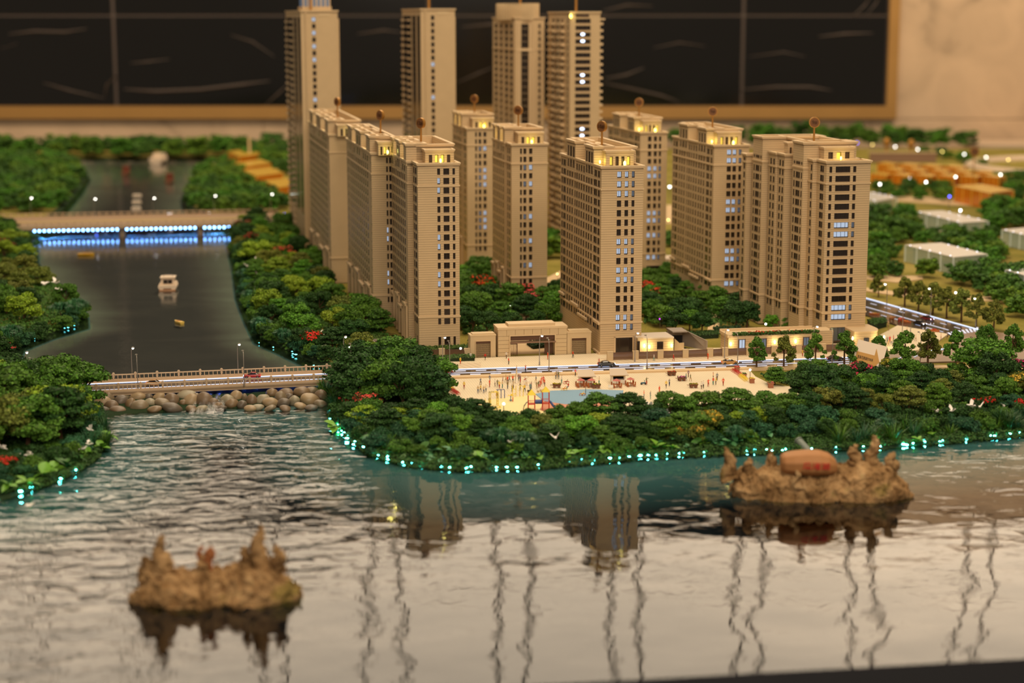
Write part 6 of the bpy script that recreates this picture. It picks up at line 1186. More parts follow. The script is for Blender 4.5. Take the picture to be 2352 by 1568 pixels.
def figure(pose):
    """one continuous body of unit height grown from a joint skeleton"""
    st = {'stand': .0, 'walk': .11, 'wide': .02, 'sit': 0.0, 'point': .03}[pose]
    J = {'pel': (0, 0, .50), 'wst': (0, 0, .60), 'chs': (0, .005, .74), 'nck': (0, .005, .84), 'hd': (0, -.004, .905), 'top': (0, .004, .975)}
    E = [('pel', 'wst'), ('wst', 'chs'), ('chs', 'nck'), ('nck', 'hd'), ('hd', 'top')]; R = {'pel': (.072, .055), 'wst': (.062, .046), 'chs': (.075, .05), 'nck': (.026, .026), 'hd': (.048, .054), 'top': (.030, .034)}
    for s, sg in (('l', 1), ('r', -1)):
        k = st*sg
        if pose == 'sit': hip, kn, an, to = (.05*sg, -.02, .48), (.055*sg, -.22, .46), (.055*sg, -.23, .24), (.055*sg, -.29, .22)
        else: hip, kn, an, to = (.05*sg, 0, .47), (.055*sg, -k*.7-.01, .26), (.055*sg, -k*.9+.02, .04), (.06*sg, -k*.9-.05, .015)
        J.update({'hip'+s: hip, 'kn'+s: kn, 'an'+s: an, 'to'+s: to}); E += [('pel', 'hip'+s), ('hip'+s, 'kn'+s), ('kn'+s, 'an'+s), ('an'+s, 'to'+s)]; R.update({'hip'+s: (.056, .056), 'kn'+s: (.040, .040), 'an'+s: (.027, .027), 'to'+s: (.022, .018)})
        sh = (.10*sg, .005, .80)
        if pose == 'wide': el, wr = (.21*sg, 0, .84), (.33*sg, 0, .88)
        elif pose == 'point' and sg > 0: el, wr = (.15*sg, -.08, .74), (.18*sg, -.22, .80)
        elif pose == 'sit': el, wr = (.12*sg, -.03, .66), (.08*sg, -.15, .56)
        else: el, wr = (.135*sg, .02+k*.5, .65), (.14*sg, -.02+k*1.0, .50)
        J.update({'sh'+s: sh, 'el'+s: el, 'wr'+s: wr}); E += [('chs', 'sh'+s), ('sh'+s, 'el'+s), ('el'+s, 'wr'+s)]; R.update({'sh'+s: (.036, .036), 'el'+s: (.027, .027), 'wr'+s: (.022, .020)})
    ks = list(J); me = bpy.data.meshes.new('skel'); me.from_pydata([J[k] for k in ks], [(ks.index(a), ks.index(b_)) for a, b_ in E], [])
    o = bpy.data.objects.new('skel', me); COL.objects.link(o); md = o.modifiers.new('s', 'SKIN'); md.use_smooth_shade = True; o.modifiers.new('u', 'SUBSURF').levels = 1
    for i, k in enumerate(ks): me.skin_vertices[0].data[i].radius = R[k]; me.skin_vertices[0].data[i].use_root = (k == 'pel')
    bpy.context.view_layer.update(); out = bpy.data.meshes.new_from_object(o.evaluated_get(bpy.context.evaluated_depsgraph_get())); bpy.data.objects.remove(o); bpy.data.meshes.remove(me)
    idx = []
    for p in out.polygons:
        x, y, z = p.center; wrd = min((Vector(p.center)-Vector(J[k])).length for k in ('wrl', 'wrr'))
        idx.append(1 if (z > .93 or (z > .87 and y > .022)) else 0 if (z > .835 or wrd < .045) else 2 if z > (.50 if pose != 'sit' else .535) else 4 if z < .045 else 3)
    out.name = 'person'
    return out, idx
FIG = {p: figure(p) for p in ('stand', 'walk', 'wide', 'sit', 'point')}; _fm = {}
def person_mesh(pose, tr):
    if (pose, tr) in _fm: return _fm[(pose, tr)]
    me = FIG[pose][0].copy(); me.materials.clear()
    for m_ in (SKIN, HAIR, SHIRT, TR[tr], HAIR): me.materials.append(m_)
    me.polygons.foreach_set('material_index', FIG[pose][1]); me.polygons.foreach_set('use_smooth', [True]*len(me.polygons)); _fm[(pose, tr)] = me; return me
SH = {'yellow': (240, 200, 60), 'orange': (232, 80, 30), 'red': (214, 44, 28), 'white': (236, 226, 214), 'tan': (200, 168, 120), 'khaki': (150, 130, 84), 'grey': (132, 132, 136), 'mauve': (146, 112, 120), 'teal': (90, 130, 130), 'olive': (110, 108, 66), 'peach': (240, 180, 140), 'cream': (240, 214, 176), 'blue grey': (104, 116, 136)}
PMARK = [((1066, 893), 'left of the plaza crowd'), ((1106, 900), 'at the left of the plaza crowd'), ((1124, 884), 'at the upper left of the crowd'), ((1145, 889), 'in the left part of the crowd'), ((1165, 879), 'at the back of the crowd'), ((1178, 895), 'at the front of the crowd'), ((1192, 878), 'beside the white column'), ((1207, 876), 'by the white fountain'), ((1218, 896), 'right of the yellow frame'), ((1245, 885), 'in the orange group right of the fountain'), ((1279, 869), 'at the road edge of the plaza'), ((1300, 890), 'beside the flower cart'), ((1321, 863), 'behind the left kiosk'), ((1343, 907), 'on the blue play floor'), ((1376, 882), 'between the two kiosks'), ((1485, 883), 'with the teal scooter'), ((1485, 914), 'below the scooter'), ((1520, 898), 'in the middle of the right plaza'), ((1581, 870), 'beside the pink flower cart'), ((1613, 892), 'right of the lowest flower cart'), ((1640, 880), 'in the group before the red bicycles'), ((1661, 884), 'behind the tree by the bicycles'),
         ((1114, 826), 'at the left wing of the gate'), ((1165, 830), 'on the forecourt left of the gateway'), ((1258, 825), 'at the right of the gateway'), ((1316, 821), 'before the right wing of the gate'), ((1060, 832), 'on the pavement by the hedge'), ((1502, 828), 'on the pavement by the lodge'), ((1547, 829), 'on the pavement by the ramp'), ((1626, 825), 'on the pavement beside the gallery'), ((1843, 818), 'on the pavement under the street trees'), ((1377, 837), 'beside the black car'), ((2040, 756), 'by the animal carts on the right square'), ((2088, 765), 'in the middle of the right square'), ((2045, 789), 'in the group at the curved corner wing'), ((2100, 783), 'behind the street tree on the right square'), ((2165, 780), 'at the end of the right square'), ((1124, 929), 'on the yellow play floor')]
def pmark(x, y): return min(PMARK, key=lambda q: (q[0][0]-x)**2+(2*(q[0][1]-y))**2)[1]
rnd = random.Random(31)
def person(x, y, sh, tr, pose=None, h=.0196, z=LAND+.0008, lab=None):
    pose = pose or rnd.choice(['stand', 'walk', 'stand', 'walk', 'point']); v = {'walk': 'walking', 'sit': 'sitting', 'wide': 'arms spread', 'point': 'one arm forward'}.get(pose, 'standing')
    o = mob('person', person_mesh(pose, tr), None, at(x, y, z), (0, 0, rnd.uniform(-2.2, 2.2)), h*rnd.uniform(.95, 1.05)); o.color = (*lin(SH[sh]), 1)
    return tag(o, lab or f'person {v}, {sh} top, {tr} trousers, {pmark(x, y)}', 'person')
for a in [(1066, 893, 'yellow', 'red'), (1104, 884, 'blue grey', 'brown'), (1098, 903, 'tan', 'blue'), (1104, 900, 'yellow', 'brown'), (1111, 903, 'tan', 'blue', 'point'), (1116, 900, 'cream', 'grey'), (1125, 877, 'blue grey', 'grey'), (1124.6, 888.6, 'orange', 'red'), (1137, 887, 'white', 'brown'), (1142.6, 888, 'olive', 'grey'), (1147, 892, 'yellow', 'red'), (1154, 891, 'cream', 'teal'), (1155, 880, 'mauve', 'brown'), (1162, 878, 'tan', 'tan'), (1166, 880, 'orange', 'brown'), (1170, 877.5, 'grey', 'grey'), (1178, 878, 'orange', 'black', 'walk'), (1184.7, 878, 'peach', 'teal'), (1191.6, 875, 'mauve', 'grey'), (1195, 878, 'mauve', 'red'), (1166, 893, 'khaki', 'grey', 'stand'), (1176, 899.6, 'khaki', 'black'), (1179, 892, 'tan', 'brown'), (1194.6, 896, 'khaki', 'blue'), (1205, 900, 'yellow', 'black', 'walk'), (1220.6, 893, 'mauve', 'grey', 'point'), (1218, 898, 'teal', 'grey'), (1231, 878, 'grey', 'tan'), (1233, 893.5, 'khaki', 'tan'), (1237.5, 890.5, 'olive', 'red'), (1241, 888, 'orange', 'orange'), (1244, 883, 'orange', 'orange', 'point'), (1248, 880, 'red', 'orange'), (1251, 886.6, 'orange', 'brown'), (1276.5, 870, 'tan', 'grey'), (1279, 868, 'grey', 'tan'), (1283, 870, 'olive', 'grey'), (1290, 880, 'white', 'teal'), (1321.6, 863, 'orange', 'black', 'walk'), (1207, 854.5, 'orange', 'black', 'wide'), (1305.5, 896, 'red', 'grey', 'sit'), (1345, 906, 'grey', 'grey'), (1376, 882, 'cream', 'teal'), (1207.6, 879.5, 'red', 'red', 'sit'), (1124, 929.5, 'grey', 'blue'),
          (1485, 883, 'olive', 'red'), (1479, 913.5, 'orange', 'grey', 'stand'), (1494, 916, 'grey', 'teal'), (1514.5, 903, 'orange', 'orange'), (1530, 891, 'yellow', 'brown'), (1537.5, 886, 'grey', 'blue', 'point'), (1581, 866, 'mauve', 'brown', 'walk'), (1575.5, 874, 'teal', 'grey'), (1586, 875, 'olive', 'tan', 'walk'), (1611, 893, 'white', 'brown'), (1615.5, 891.7, 'white', 'black', 'point'), (1626.8, 888, 'orange', 'red'), (1638, 883.6, 'orange', 'teal', 'stand'), (1644, 883.6, 'yellow', 'brown'), (1638, 871, 'peach', 'brown', 'wide'), (1647, 873, 'grey', 'brown'), (1661, 885, 'orange', 'red'),
          (1114.5, 826.5, 'red', 'black', 'walk'), (1163, 823, 'white', 'brown'), (1168.4, 836.4, 'orange', 'black', 'stand'), (1258, 825, 'orange', 'orange', 'stand'), (1316, 821.4, 'orange', 'black', 'walk'), (1081, 826, 'white', 'brown'), (1057.6, 836, 'yellow', 'orange', 'stand'), (1502, 828.6, 'white', 'teal', 'walk'), (1547, 829, 'red', 'red', 'walk'), (1626, 825, 'orange', 'orange', 'stand'), (1843, 818.6, 'yellow', 'red', 'wide'), (1376, 838, 'red', 'red', 'stand'),
          (2040, 752, 'tan', 'tan'), (2041, 759, 'khaki', 'tan'), (2091, 766, 'grey', 'grey'), (2083, 763, 'cream', 'tan'), (2038, 788, 'grey', 'grey'), (2043.5, 787, 'red', 'red'), (2052, 784, 'red', 'black'), (2048, 791, 'cream', 'grey'), (2040, 795, 'tan', 'tan'), (2094.6, 782, 'red', 'red', 'wide'), (2103, 783, 'cream', 'tan'), (2161, 780, 'peach', 'red'), (2176, 778.5, 'mauve', 'brown')]: person(*a)

# ------------------------------------------------------------------ things on the plaza
WOODC = mat('orange_wood', (176, 100, 52), rough=.6, var=.15, vscale=120); WOODD = mat('brown_wood', (118, 78, 54), rough=.7, var=.2, vscale=120); BRICKR = mat('red_canopy', (186, 104, 92), rough=.7); YEL = mat('yellow_paint', (244, 214, 60), rough=.4); REDS = mat('red_plastic', (206, 66, 44), rough=.4); BLU = mat('blue_plastic', (54, 76, 136), rough=.35)
ROOFK = mat('kiosk_roof', (198, 178, 154), rough=.6)
def kiosk(x0, x1, y, label):
    a, b_ = at(x0, y, LAND), at(x1, y, LAND); W = (b_-a).length; t = thing('kiosk', label, 'kiosk', a, .09)
    m = MB(); m.box(0, W*.1, 0, .024, 0, .021); m.box(W*.9, W, 0, .024, 0, .021); m.box(W*.1, W*.9, .018, .024, 0, .021); m.box(W*.1, W*.9, 0, .004, 0, .009); m.build('wall', WHITE, t)
    MB().box(W*.1, W*.9, .016, .018, .009, .019).build('dark_interior', DARKR, t); MB().box(0, W, -.0012, .0, .0185, .0212).build('fascia', YEL, t)
    m = MB(); m.add([(-.006, -.010, .0210), (W+.006, -.010, .0210), (W+.002, .028, .0305), (-.002, .028, .0305), (-.006, -.010, .0228), (W+.006, -.010, .0228), (W+.002, .028, .0323), (-.002, .028, .0323)], [(0,3,2,1), (4,5,6,7), (0,1,5,4), (1,2,6,5), (2,3,7,6), (3,0,4,7)]); m.build('roof', ROOFK, t)
kiosk(1331, 1362, 884, 'white kiosk with a sloping pale roof, left one of the plaza pair'); kiosk(1405, 1437, 881, 'white kiosk with a sloping pale roof, right one of the plaza pair')
def parasol(x, y, label):
    t = thing('parasol', label, 'parasol', at(x, y, LAND)); MB().cyl((0, 0, 0), (0, 0, .0205), .0005).build('pole', WOODD, t); m = MB(); n = 8
    m.add([(0, 0, .0215)]+[(.0105*math.cos(2*PI*k/n), .0105*math.sin(2*PI*k/n), .0165) for k in range(n)], [(0, 1+k, 1+(k+1) % n) for k in range(n)]); m.build('canopy', BRICKR, t)
for x, y, l in ((1334, 888, 'leftmost'), (1358, 888, 'second from left'), (1416, 889, 'third from left'), (1448, 886, 'rightmost')): parasol(x, y, f'dusty red cafe parasol, {l} of the four on the plaza')
tm = MB(); tm.cyl((0, 0, .0075), (0, 0, .0084), .0052, n=12, smooth=False); tt = tm.mesh('table_top', WOODC); lm = MB().cyl((0, 0, 0), (0, 0, .0078), .0007).mesh('leg', WOODC)
cs_ = MB().box(-.0024, .0024, -.0024, .0024, .0042, .0052).mesh('seat', WOODC); cb = MB().box(-.0024, .0024, .0018, .0026, .0042, .0125).mesh('backrest', WOODC); cl_ = MB().box(-.0005, .0005, -.0005, .0005, 0, .0043).mesh('leg', WOODC)
for i, (x, y) in enumerate(((1334, 888.5), (1358, 888.5), (1416, 889.5), (1448, 886.5))):
    w_ = ('left parasol of the left kiosk', 'right parasol of the left kiosk', 'left parasol of the right kiosk', 'right parasol of the right kiosk')[i]
    t = thing('cafe_table', 'small round orange wood table under the '+w_, 'table', at(x+.3, y, LAND)); mob('table_top', tt, t); mob('leg', lm, t, (.0012, 0, 0))
    for k in range(4):
        a = PI/4+k*PI/2+.2; p = at(x, y, LAND)+Vector((.0115*math.cos(a), .0115*math.sin(a), 0)); t = thing('cafe_chair', 'orange wood chair at the table under the '+w_, 'chair', p, a-PI/2, 'chairs of the plaza cafe')
        mob('seat', cs_, t); mob('backrest', cb, t)
        for q in ((-.0019, -.0019), (.0019, -.0019), (-.0019, .0019), (.0019, .0019)): mob('leg', cl_, t, (*q, 0))
def flower_flakes(t, w_, d, z, cols, n, seed):
    rng = np.random.default_rng(seed)
    for nm, c_ in cols: 
        k = n//len(cols); c = np.column_stack([rng.uniform(-w_, w_, k), rng.uniform(-d, d, k), z+rng.uniform(0, .003, k)]); o = mob('flowers', flakes_mesh('flowers', c, np.tile([0, 0, 1.0], (k, 1)), .0014, rng, PETAL), t); o.color = (*lin(c_), 1); o['kind'] = 'stuff'
def cart(x, y, cols, label, rz=0):
    t = thing('flower_cart', label, 'cart', at(x, y, LAND), rz); m = MB(); m.add([(-.008, -.005, .0035), (.008, -.005, .0035), (.008, .005, .0035), (-.008, .005, .0035), (-.0105, -.0065, .0095), (.0105, -.0065, .0095), (.0105, .0065, .0095), (-.0105, .0065, .0095)], [(0,3,2,1), (0,1,5,4), (1,2,6,5), (2,3,7,6), (3,0,4,7)]); m.build('tray', WOODD, t)
    wm_ = MB().cyl((0, -.0006, 0), (0, .0006, 0), .0032, n=12, smooth=False).mesh('wheel', WOODD)
    for q in (-.0058, .0058): mob('wheel', wm_, t, (-.006, q, .0032)); mob('wheel', wm_, t, (.005, q, .0032)); MB().box(-.016, -.009, q*.7-.0004, q*.7+.0004, .006, .0068).build('handle', WOODD, t)
    flower_flakes(t, .0095, .0055, .0085, cols, 90, int(x))
cart(1279, 890, [('y', (240, 210, 70)), ('g', (90, 120, 40))], 'brown wooden cart of yellow flowers left of the kiosks'); cart(1370, 891, [('y', (236, 210, 70)), ('g', (80, 120, 40))], 'brown wooden cart of yellow flowers between the kiosks'); cart(1543, 862, [('r', (220, 60, 30)), ('g', (120, 90, 40))], 'brown wooden cart of red flowers near the road', .3); cart(1566, 874, [('p', (226, 120, 170)), ('g', (90, 110, 50))], 'brown wooden cart of pink flowers in mid plaza', .2); cart(1593, 890, [('g', (100, 130, 50)), ('y', (220, 180, 60))], 'brown wooden cart of green and yellow plants, nearest the trees', .1)
def planter(x, y, cols, label, k=1.0):
    t = thing('planter', label, 'planter', at(x, y, LAND), .1); m = MB(); m.box(-.0052*k, .0052*k, -.0052*k, .0052*k, 0, .0095*k); m.build('box', mat('terracotta', (168, 108, 78), rough=.7) if 'terracotta' not in bpy.data.materials else bpy.data.materials['terracotta'], t); MB().box(-.0066*k, .0066*k, -.0066*k, .0066*k, .0095*k, .0112*k).build('rim', bpy.data.materials['terracotta'], t); flower_flakes(t, .006*k, .006*k, .0105*k, cols, 80, int(x))
planter(1693, 852, [('r', (226, 80, 40))], 'square terracotta planter with red flowers by the road'); planter(1710, 866, [('g', (80, 120, 50))], 'square terracotta planter with green plants on the lawn edge', .8); planter(1727, 879, [('y', (240, 216, 90))], 'square terracotta planter with yellow flowers at the lawn corner'); planter(1770, 890, [('p', (220, 110, 120)), ('g', (90, 120, 50))], 'square terracotta planter with pink flowers at the plaza end', 1.1); planter(1216, 906, [('g', (60, 90, 36))], 'small wooden planter with a dark shrub left of the playground', .8)
def bicycle(x, y, rz, m_, label, grp):
    t = thing('bicycle', label, 'bicycle', at(x, y, LAND), rz, grp)
    for q in (-.0042, .0042):
        m = MB(); m.tube([(q+.003*math.cos(2*PI*k/10), 0, .003+.003*math.sin(2*PI*k/10)) for k in range(11)], .0004, 4); m.build('wheel', m_, t)
    m = MB(); m.tube([(-.0042, 0, .003), (-.001, 0, .0032), (.003, 0, .0072), (.0042, 0, .003)], .00045, 4); m.tube([(-.001, 0, .0032), (-.002, 0, .0075)], .00045, 4); m.tube([(-.0018, 0, .0068), (.003, 0, .0072), (.0028, -.0022, .009), (.0028, .0022, .009)], .0004, 4); m.build('frame', m_, t); MB().box(-.0032, -.0008, -.0008, .0008, .0074, .0082).build('saddle', m_, t)
for i in range(8):
    bicycle(1684+i*2.7, 852.5+i*1.7, .35, REDP, 'red hire bicycle in the row at the right end of the plaza', 'red bicycles right'); bicycle(1701+i*2.0, 865+i*1.6, .35, YEL, 'yellow hire bicycle in the row at the right end of the plaza', 'yellow bicycles right')
    bicycle(1024+i*2.2, 887+i*1.4, .4, YEL, 'yellow hire bicycle in the row at the left end of the plaza', 'yellow bicycles left'); bicycle(1037+i*2.0, 898+i*1.3, .4, REDP, 'red hire bicycle in the row at the left end of the plaza', 'red bicycles left')
t = thing('fountain', 'white three tiered fountain on the plaza', 'fountain', at(1209, 886, LAND)); ST = mat('white_stone', (240, 224, 200), rough=.5)
MB().lathe([(.0115, 0), (.0115, .002), (.009, .002), (.003, .001), (.002, .0095)], 20).build('base_basin', ST, t); MB().lathe([(.002, .009), (.008, .0105), (.0085, .0125), (.0055, .0118), (.0018, .011), (.0016, .019)], 20).build('middle_basin', ST, t); MB().lathe([(.0016, .019), (.0055, .0205), (.006, .022), (.001, .021), (.001, .0245)], 20).build('top_basin', ST, t)
t = thing('column', 'white obelisk column with a golden figure on top', 'column', at(1186.5, 880, LAND)); MB().lathe([(.0042, 0), (.004, .003), (.0026, .004), (.0018, .034), (.0028, .035)], 4).build('shaft', ST, t); m = MB(); m.ball((0, 0, .0385), .0016, 8, 6, (.7, .7, 2)); m.ball((0, 0, .0432), .0009, 8, 6); m.build('figure', mat('pale_gold', (196, 150, 80), rough=.4, metal=.4), t)
# playground
def frame_tube(t, name, pts, r, m_): MB().tube(pts, r, 6).build(name, m_, t)
t = thing('playground', 'red play towers with yellow roofs, a blue tube and a blue slide', 'playground', at(1238, 940, LAND), .05)
for cx, cy, h in ((-.017, .003, .034), (.015, -.003, .042)):
    for a, b_ in ((-.0075, -.006), (.0075, -.006), (-.0075, .006), (.0075, .006)): MB().cyl((cx+a, cy+b_, 0), (cx+a, cy+b_, h), .0009, n=6).build('post', REDS, t)
    m = MB(); m.add([(cx-.0095, cy-.008, h), (cx+.0095, cy-.008, h), (cx+.0095, cy+.008, h), (cx-.0095, cy+.008, h), (cx, cy, h+.0125)], [(0,3,2,1), (0,1,4), (1,2,4), (2,3,4), (3,0,4)]); m.build('roof', YEL, t)
    for z in (h*.36, h*.44): MB().box(cx-.0075, cx+.0075, cy-.0064, cy-.0056, z, z+.0012).build('rail', REDS, t)
    MB().box(cx-.0075, cx+.0075, cy-.006, cy+.006, h*.34, h*.36).build('platform', REDS, t)
    for k in range(5): MB().box(cx-.006+k*.003-.0004, cx-.006+k*.003+.0004, cy-.0064, cy-.0058, h*.36, h*.62).build('baluster', REDS, t)
    MB().box(cx-.0075, cx+.0075, cy-.0064, cy-.0056, h*.62, h*.64).build('rail', REDS, t)
MB().cyl((-.0095, 0, .018), (.0075, 0, .018), .0052, n=14).build('tube', BLU, t)
frame_tube(t, 'slide', [(.0225, -.004, .020), (.026, -.005, .018), (.031, -.008, .011), (.037, -.012, .0045), (.042, -.015, .002)], .0028, BLU)
frame_tube(t, 'climbing_arc', [(-.0245, -.002, .018), (-.029, -.004, .016), (-.034, -.006, .009), (-.036, -.007, 0)], .0008, GREYM); frame_tube(t, 'climbing_arc', [(-.0245, .004, .018), (-.029, .002, .016), (-.034, .0, .009), (-.036, -.001, 0)], .0008, GREYM)
t = thing('climbing_frame', 'yellow monkey bar frame on the yellow play floor', 'play frame', at(1134, 932, LAND), .3)
for q in (-.006, .006): 
    frame_tube(t, 'post', [(-.009, q, 0), (-.009, q, .033)], .0009, YEL); frame_tube(t, 'post', [(.009, q, 0), (.009, q, .033)], .0009, YEL); frame_tube(t, 'rail', [(-.009, q, .033), (.009, q, .033)], .0009, YEL)
for k in range(5): frame_tube(t, 'rung', [(-.009+k*.0045, -.006, .033), (-.009+k*.0045, .006, .033)], .0007, BLU if k < 3 else YEL); frame_tube(t, 'rung', [(.009, -.006, .005+k*.006), (.009, .006, .005+k*.006)], .0006, YEL)
t = thing('swing_frame', 'blue exercise frame with hanging rings behind the monkey bars', 'play frame', at(1151, 915, LAND), .1)
for q in (-.008, .0, .008): frame_tube(t, 'post', [(q, 0, 0), (q, 0, .020), (q-.003, 0, .0215)], .0009, BLU)
frame_tube(t, 'beam', [(-.011, 0, .0215), (.008, 0, .0215)], .0008, BLU); MB().box(-.012, -.006, -.0005, .0005, .006, .013).build('board', WOODC, t)
t = thing('swing_frame', 'tall yellow swing frame at the front of the crowd', 'play frame', at(1190, 911, LAND), .05)
for q in (-.013, -.005, .004, .012): frame_tube(t, 'post', [(q, .003 if q < 0 else 0, 0), (q, .003 if q < 0 else 0, .026)], .0008, YEL)
frame_tube(t, 'beam', [(-.013, .003, .018), (-.005, .003, .018)], .0008, YEL); frame_tube(t, 'beam', [(.004, 0, .026), (.012, 0, .026)], .0008, YEL); MB().box(-.011, -.006, .001, .005, .006, .007).build('seat', YEL, t)
t = thing('twister', 'blue and yellow exercise twister with a red post', 'play frame', at(1175, 922, LAND), 0)
frame_tube(t, 'post', [(-.002, 0, 0), (-.002, 0, .014)], .0009, BLU); frame_tube(t, 'post', [(.003, -.002, 0), (.003, -.002, .011)], .0010, REDS); MB().box(-.009, .007, -.0012, .0012, .014, .0152).build('crossbar', YEL, t); MB().box(-.0055, .0015, -.002, .002, .003, .0042).build('seat', BLU, t); MB().cyl((0, 0, .0152), (0, 0, .018), .002).build('cap', YEL, t)
t = thing('seesaw', 'yellow seesaw bench at the front of the yellow play floor', 'play frame', at(1137, 940, LAND), .1); MB().box(-.014, .014, -.0012, .0012, .004, .0052).build('plank', YEL, t); MB().box(-.002, .002, -.002, .002, 0, .004).build('stand', YEL, t); MB().box(-.012, -.010, -.001, .001, .005, .009).build('handle', YEL, t); MB().box(.010, .012, -.001, .001, .005, .009).build('handle', YEL, t)
t = thing('pole_pair', 'pair of plain yellow exercise posts at the left of the play floor', 'posts', at(1110, 926, LAND)); frame_tube(t, 'post', [(-.004, 0, 0), (-.004, 0, .012)], .0006, YEL); frame_tube(t, 'post', [(.004, .002, 0), (.004, .002, .012)], .0006, YEL)
t = thing('scooter', 'small teal scooter beside a walker on the right plaza', 'scooter', at(1478, 883, LAND), .2); TEAL = mat('teal_paint', (70, 104, 124), rough=.4); MB().box(-.006, .004, -.0015, .0015, .0025, .006).build('body', TEAL, t); MB().cyl((-.005, -.0008, .0026), (-.005, .0008, .0026), .0026, n=10, smooth=False).build('wheel', TYRE, t); MB().cyl((.005, -.0008, .0026), (.005, .0008, .0026), .0026, n=10, smooth=False).build('wheel', TYRE, t); frame_tube(t, 'handlebar', [(.004, 0, .004), (.003, 0, .010), (.002, -.003, .0105), (.002, .003, .0105)], .0006, TEAL)
def pushcart(x, y, c1, c2, label):
    t = thing('tricycle', label, 'tricycle', at(x, y, LAND), .3); m = MB(); m.tube([(-.005+.0035*math.cos(2*PI*k/10), -.002, .0035+.0035*math.sin(2*PI*k/10)) for k in range(11)], .0006, 4); m.build('wheel', c1, t); m = MB(); m.tube([(.002+.0035*math.cos(2*PI*k/10), -.003, .0035+.0035*math.sin(2*PI*k/10)) for k in range(11)], .0006, 4); m.build('wheel', c1, t); MB().box(-.004, .006, -.003, .003, .005, .0062).build('seat', c2, t); frame_tube(t, 'frame', [(-.005, 0, .0035), (0, 0, .006), (.004, 0, .011)], .0006, c2)
pushcart(1296, 897, YEL, REDS, 'yellow and red tricycle beside the flower cart'); pushcart(1301, 881, REDS, WOODD, 'red wheeled pedal cart left of the kiosks'); pushcart(1338, 909, REDS, YEL, 'red and yellow slide cart on the blue play floor')
t = thing('cafe_bench', 'white cafe bench set beside the right kiosk', 'bench', at(1403, 893, LAND), 0); MB().box(-.006, .006, -.002, .002, .004, .005).build('seat', WHITE, t); MB().box(-.006, .006, .0016, .0024, .005, .0095).build('backrest', WHITE, t); [MB().box(q-.0005, q+.0005, -.0015, .0015, 0, .004).build('leg', WHITE, t) for q in (-.005, .005)]
t = thing('sand_pile', 'heap of pale garden stones left of the playground roof', 'stones', at(1240, 900, LAND)); rnd2 = random.Random(4)
for k in range(9): MB().ball((rnd2.uniform(-.007, .007), rnd2.uniform(-.003, .003), .002+rnd2.uniform(0, .003)), .0026, 8, 5).build('stone', STONE3, t)
t = thing('garden_bench', 'long curved red brown bench on the lawn behind the ramp', 'bench', at(1550, 757, LAND), .06); MB().box(-.026, .026, -.002, .002, .003, .006).build('seat', WOODD, t); [MB().box(q-.002, q+.002, -.0015, .0015, 0, .003).build('leg', WOODD, t) for q in (-.022, 0, .022)]
# right square: animal carts and small boats with flowers
for x, y, c_, l in ((2048, 738, (150, 96, 50), 'brown animal shaped flower cart at the top of the right square'), (2068, 741, (168, 70, 50), 'reddish animal shaped flower cart on the right square')):
    t = thing('animal_cart', l, 'cart', at(x, y, LAND), .2); k = mat('animal_paint', c_, rough=.6); m = MB(); m.ball((0, 0, .010), .0065, 10, 8, (1.35, .8, .9)); m.ball((.009, 0, .012), .0035, 8, 6); m.build('body', k, t)
    for a, b_ in ((-.005, -.003), (-.005, .003), (.005, -.003), (.005, .003)): MB().cyl((a, b_, 0), (a, b_, .008), .0014, n=6).build('leg', k, t)
def flower_boat(x, y, rz, label, cols):
    t = thing('flower_boat', label, 'boat', at(x, y, LAND), rz); m = MB(); loft(m, [(q, [(-w_, .001), (w_, .001), (w_*1.3, .0055+u), (w_*.8, .0055+u), (-w_*.8, .0055+u), (-w_*1.3, .0055+u)]) for q, w_, u in ((-.015, .0006, .003), (-.010, .003, .001), (0, .0042, 0), (.010, .003, .001), (.015, .0006, .003))]); m.build('hull', WOODC, t); flower_flakes(t, .007, .0025, .0055, cols, 50, int(x))
flower_boat(2008, 724, -.3, 'small boat planter of yellow flowers beside the stepped tower', [('y', (230, 180, 60))]); flower_boat(2081, 742, -.4, 'small boat planter of orange and yellow flowers behind the black car', [('o', (226, 90, 40)), ('y', (220, 180, 60))]); flower_boat(2146, 762, -.55, 'long boat planter of red flowers by the crossing', [('r', (220, 70, 40))])
# ------------------------------------------------------------------ sand islands
sand = mat('brown_sand', (186, 138, 88), rough=.9, spec=.15); nt = sand.node_tree; b = nt.nodes['Principled BSDF']; tc = N(nt, 'ShaderNodeTexCoord')
n1 = N(nt, 'ShaderNodeTexNoise'); nt.links.new(tc.outputs['Object'], n1.inputs['Vector']); n1.inputs['Scale'].default_value = 26; n1.inputs['Detail'].default_value = 6
n2 = N(nt, 'ShaderNodeTexNoise'); nt.links.new(tc.outputs['Object'], n2.inputs['Vector']); n2.inputs['Scale'].default_value = 13; n2.inputs['Detail'].default_value = 3
c1 = ramp(nt, n1.outputs['Fac'], [(.25, lin((92, 66, 42))), (.42, lin((150, 116, 76))), (.6, lin((184, 148, 104))), (.8, lin((206, 174, 130)))])
mx = N(nt, 'ShaderNodeMix', data_type='RGBA'); nt.links.new(ramp(nt, n2.outputs['Fac'], [(.64, (0, 0, 0)), (.72, (.8, .8, .8))]), mx.inputs[0]); nt.links.new(c1, mx.inputs[6]); mx.inputs[7].default_value = (*lin((132, 116, 54)), 1); nt.links.new(mx.outputs[2], b.inputs['Base Color'])
n3 = N(nt, 'ShaderNodeTexNoise'); nt.links.new(tc.outputs['Object'], n3.inputs['Vector']); n3.inputs['Scale'].default_value = 110; n3.inputs['Detail'].default_value = 5; bp = N(nt, 'ShaderNodeBump'); bp.inputs['Distance'].default_value = .008; nt.links.new(n3.outputs['Fac'], bp.inputs['Height']); nt.links.new(bp.outputs[0], b.inputs['Normal'])
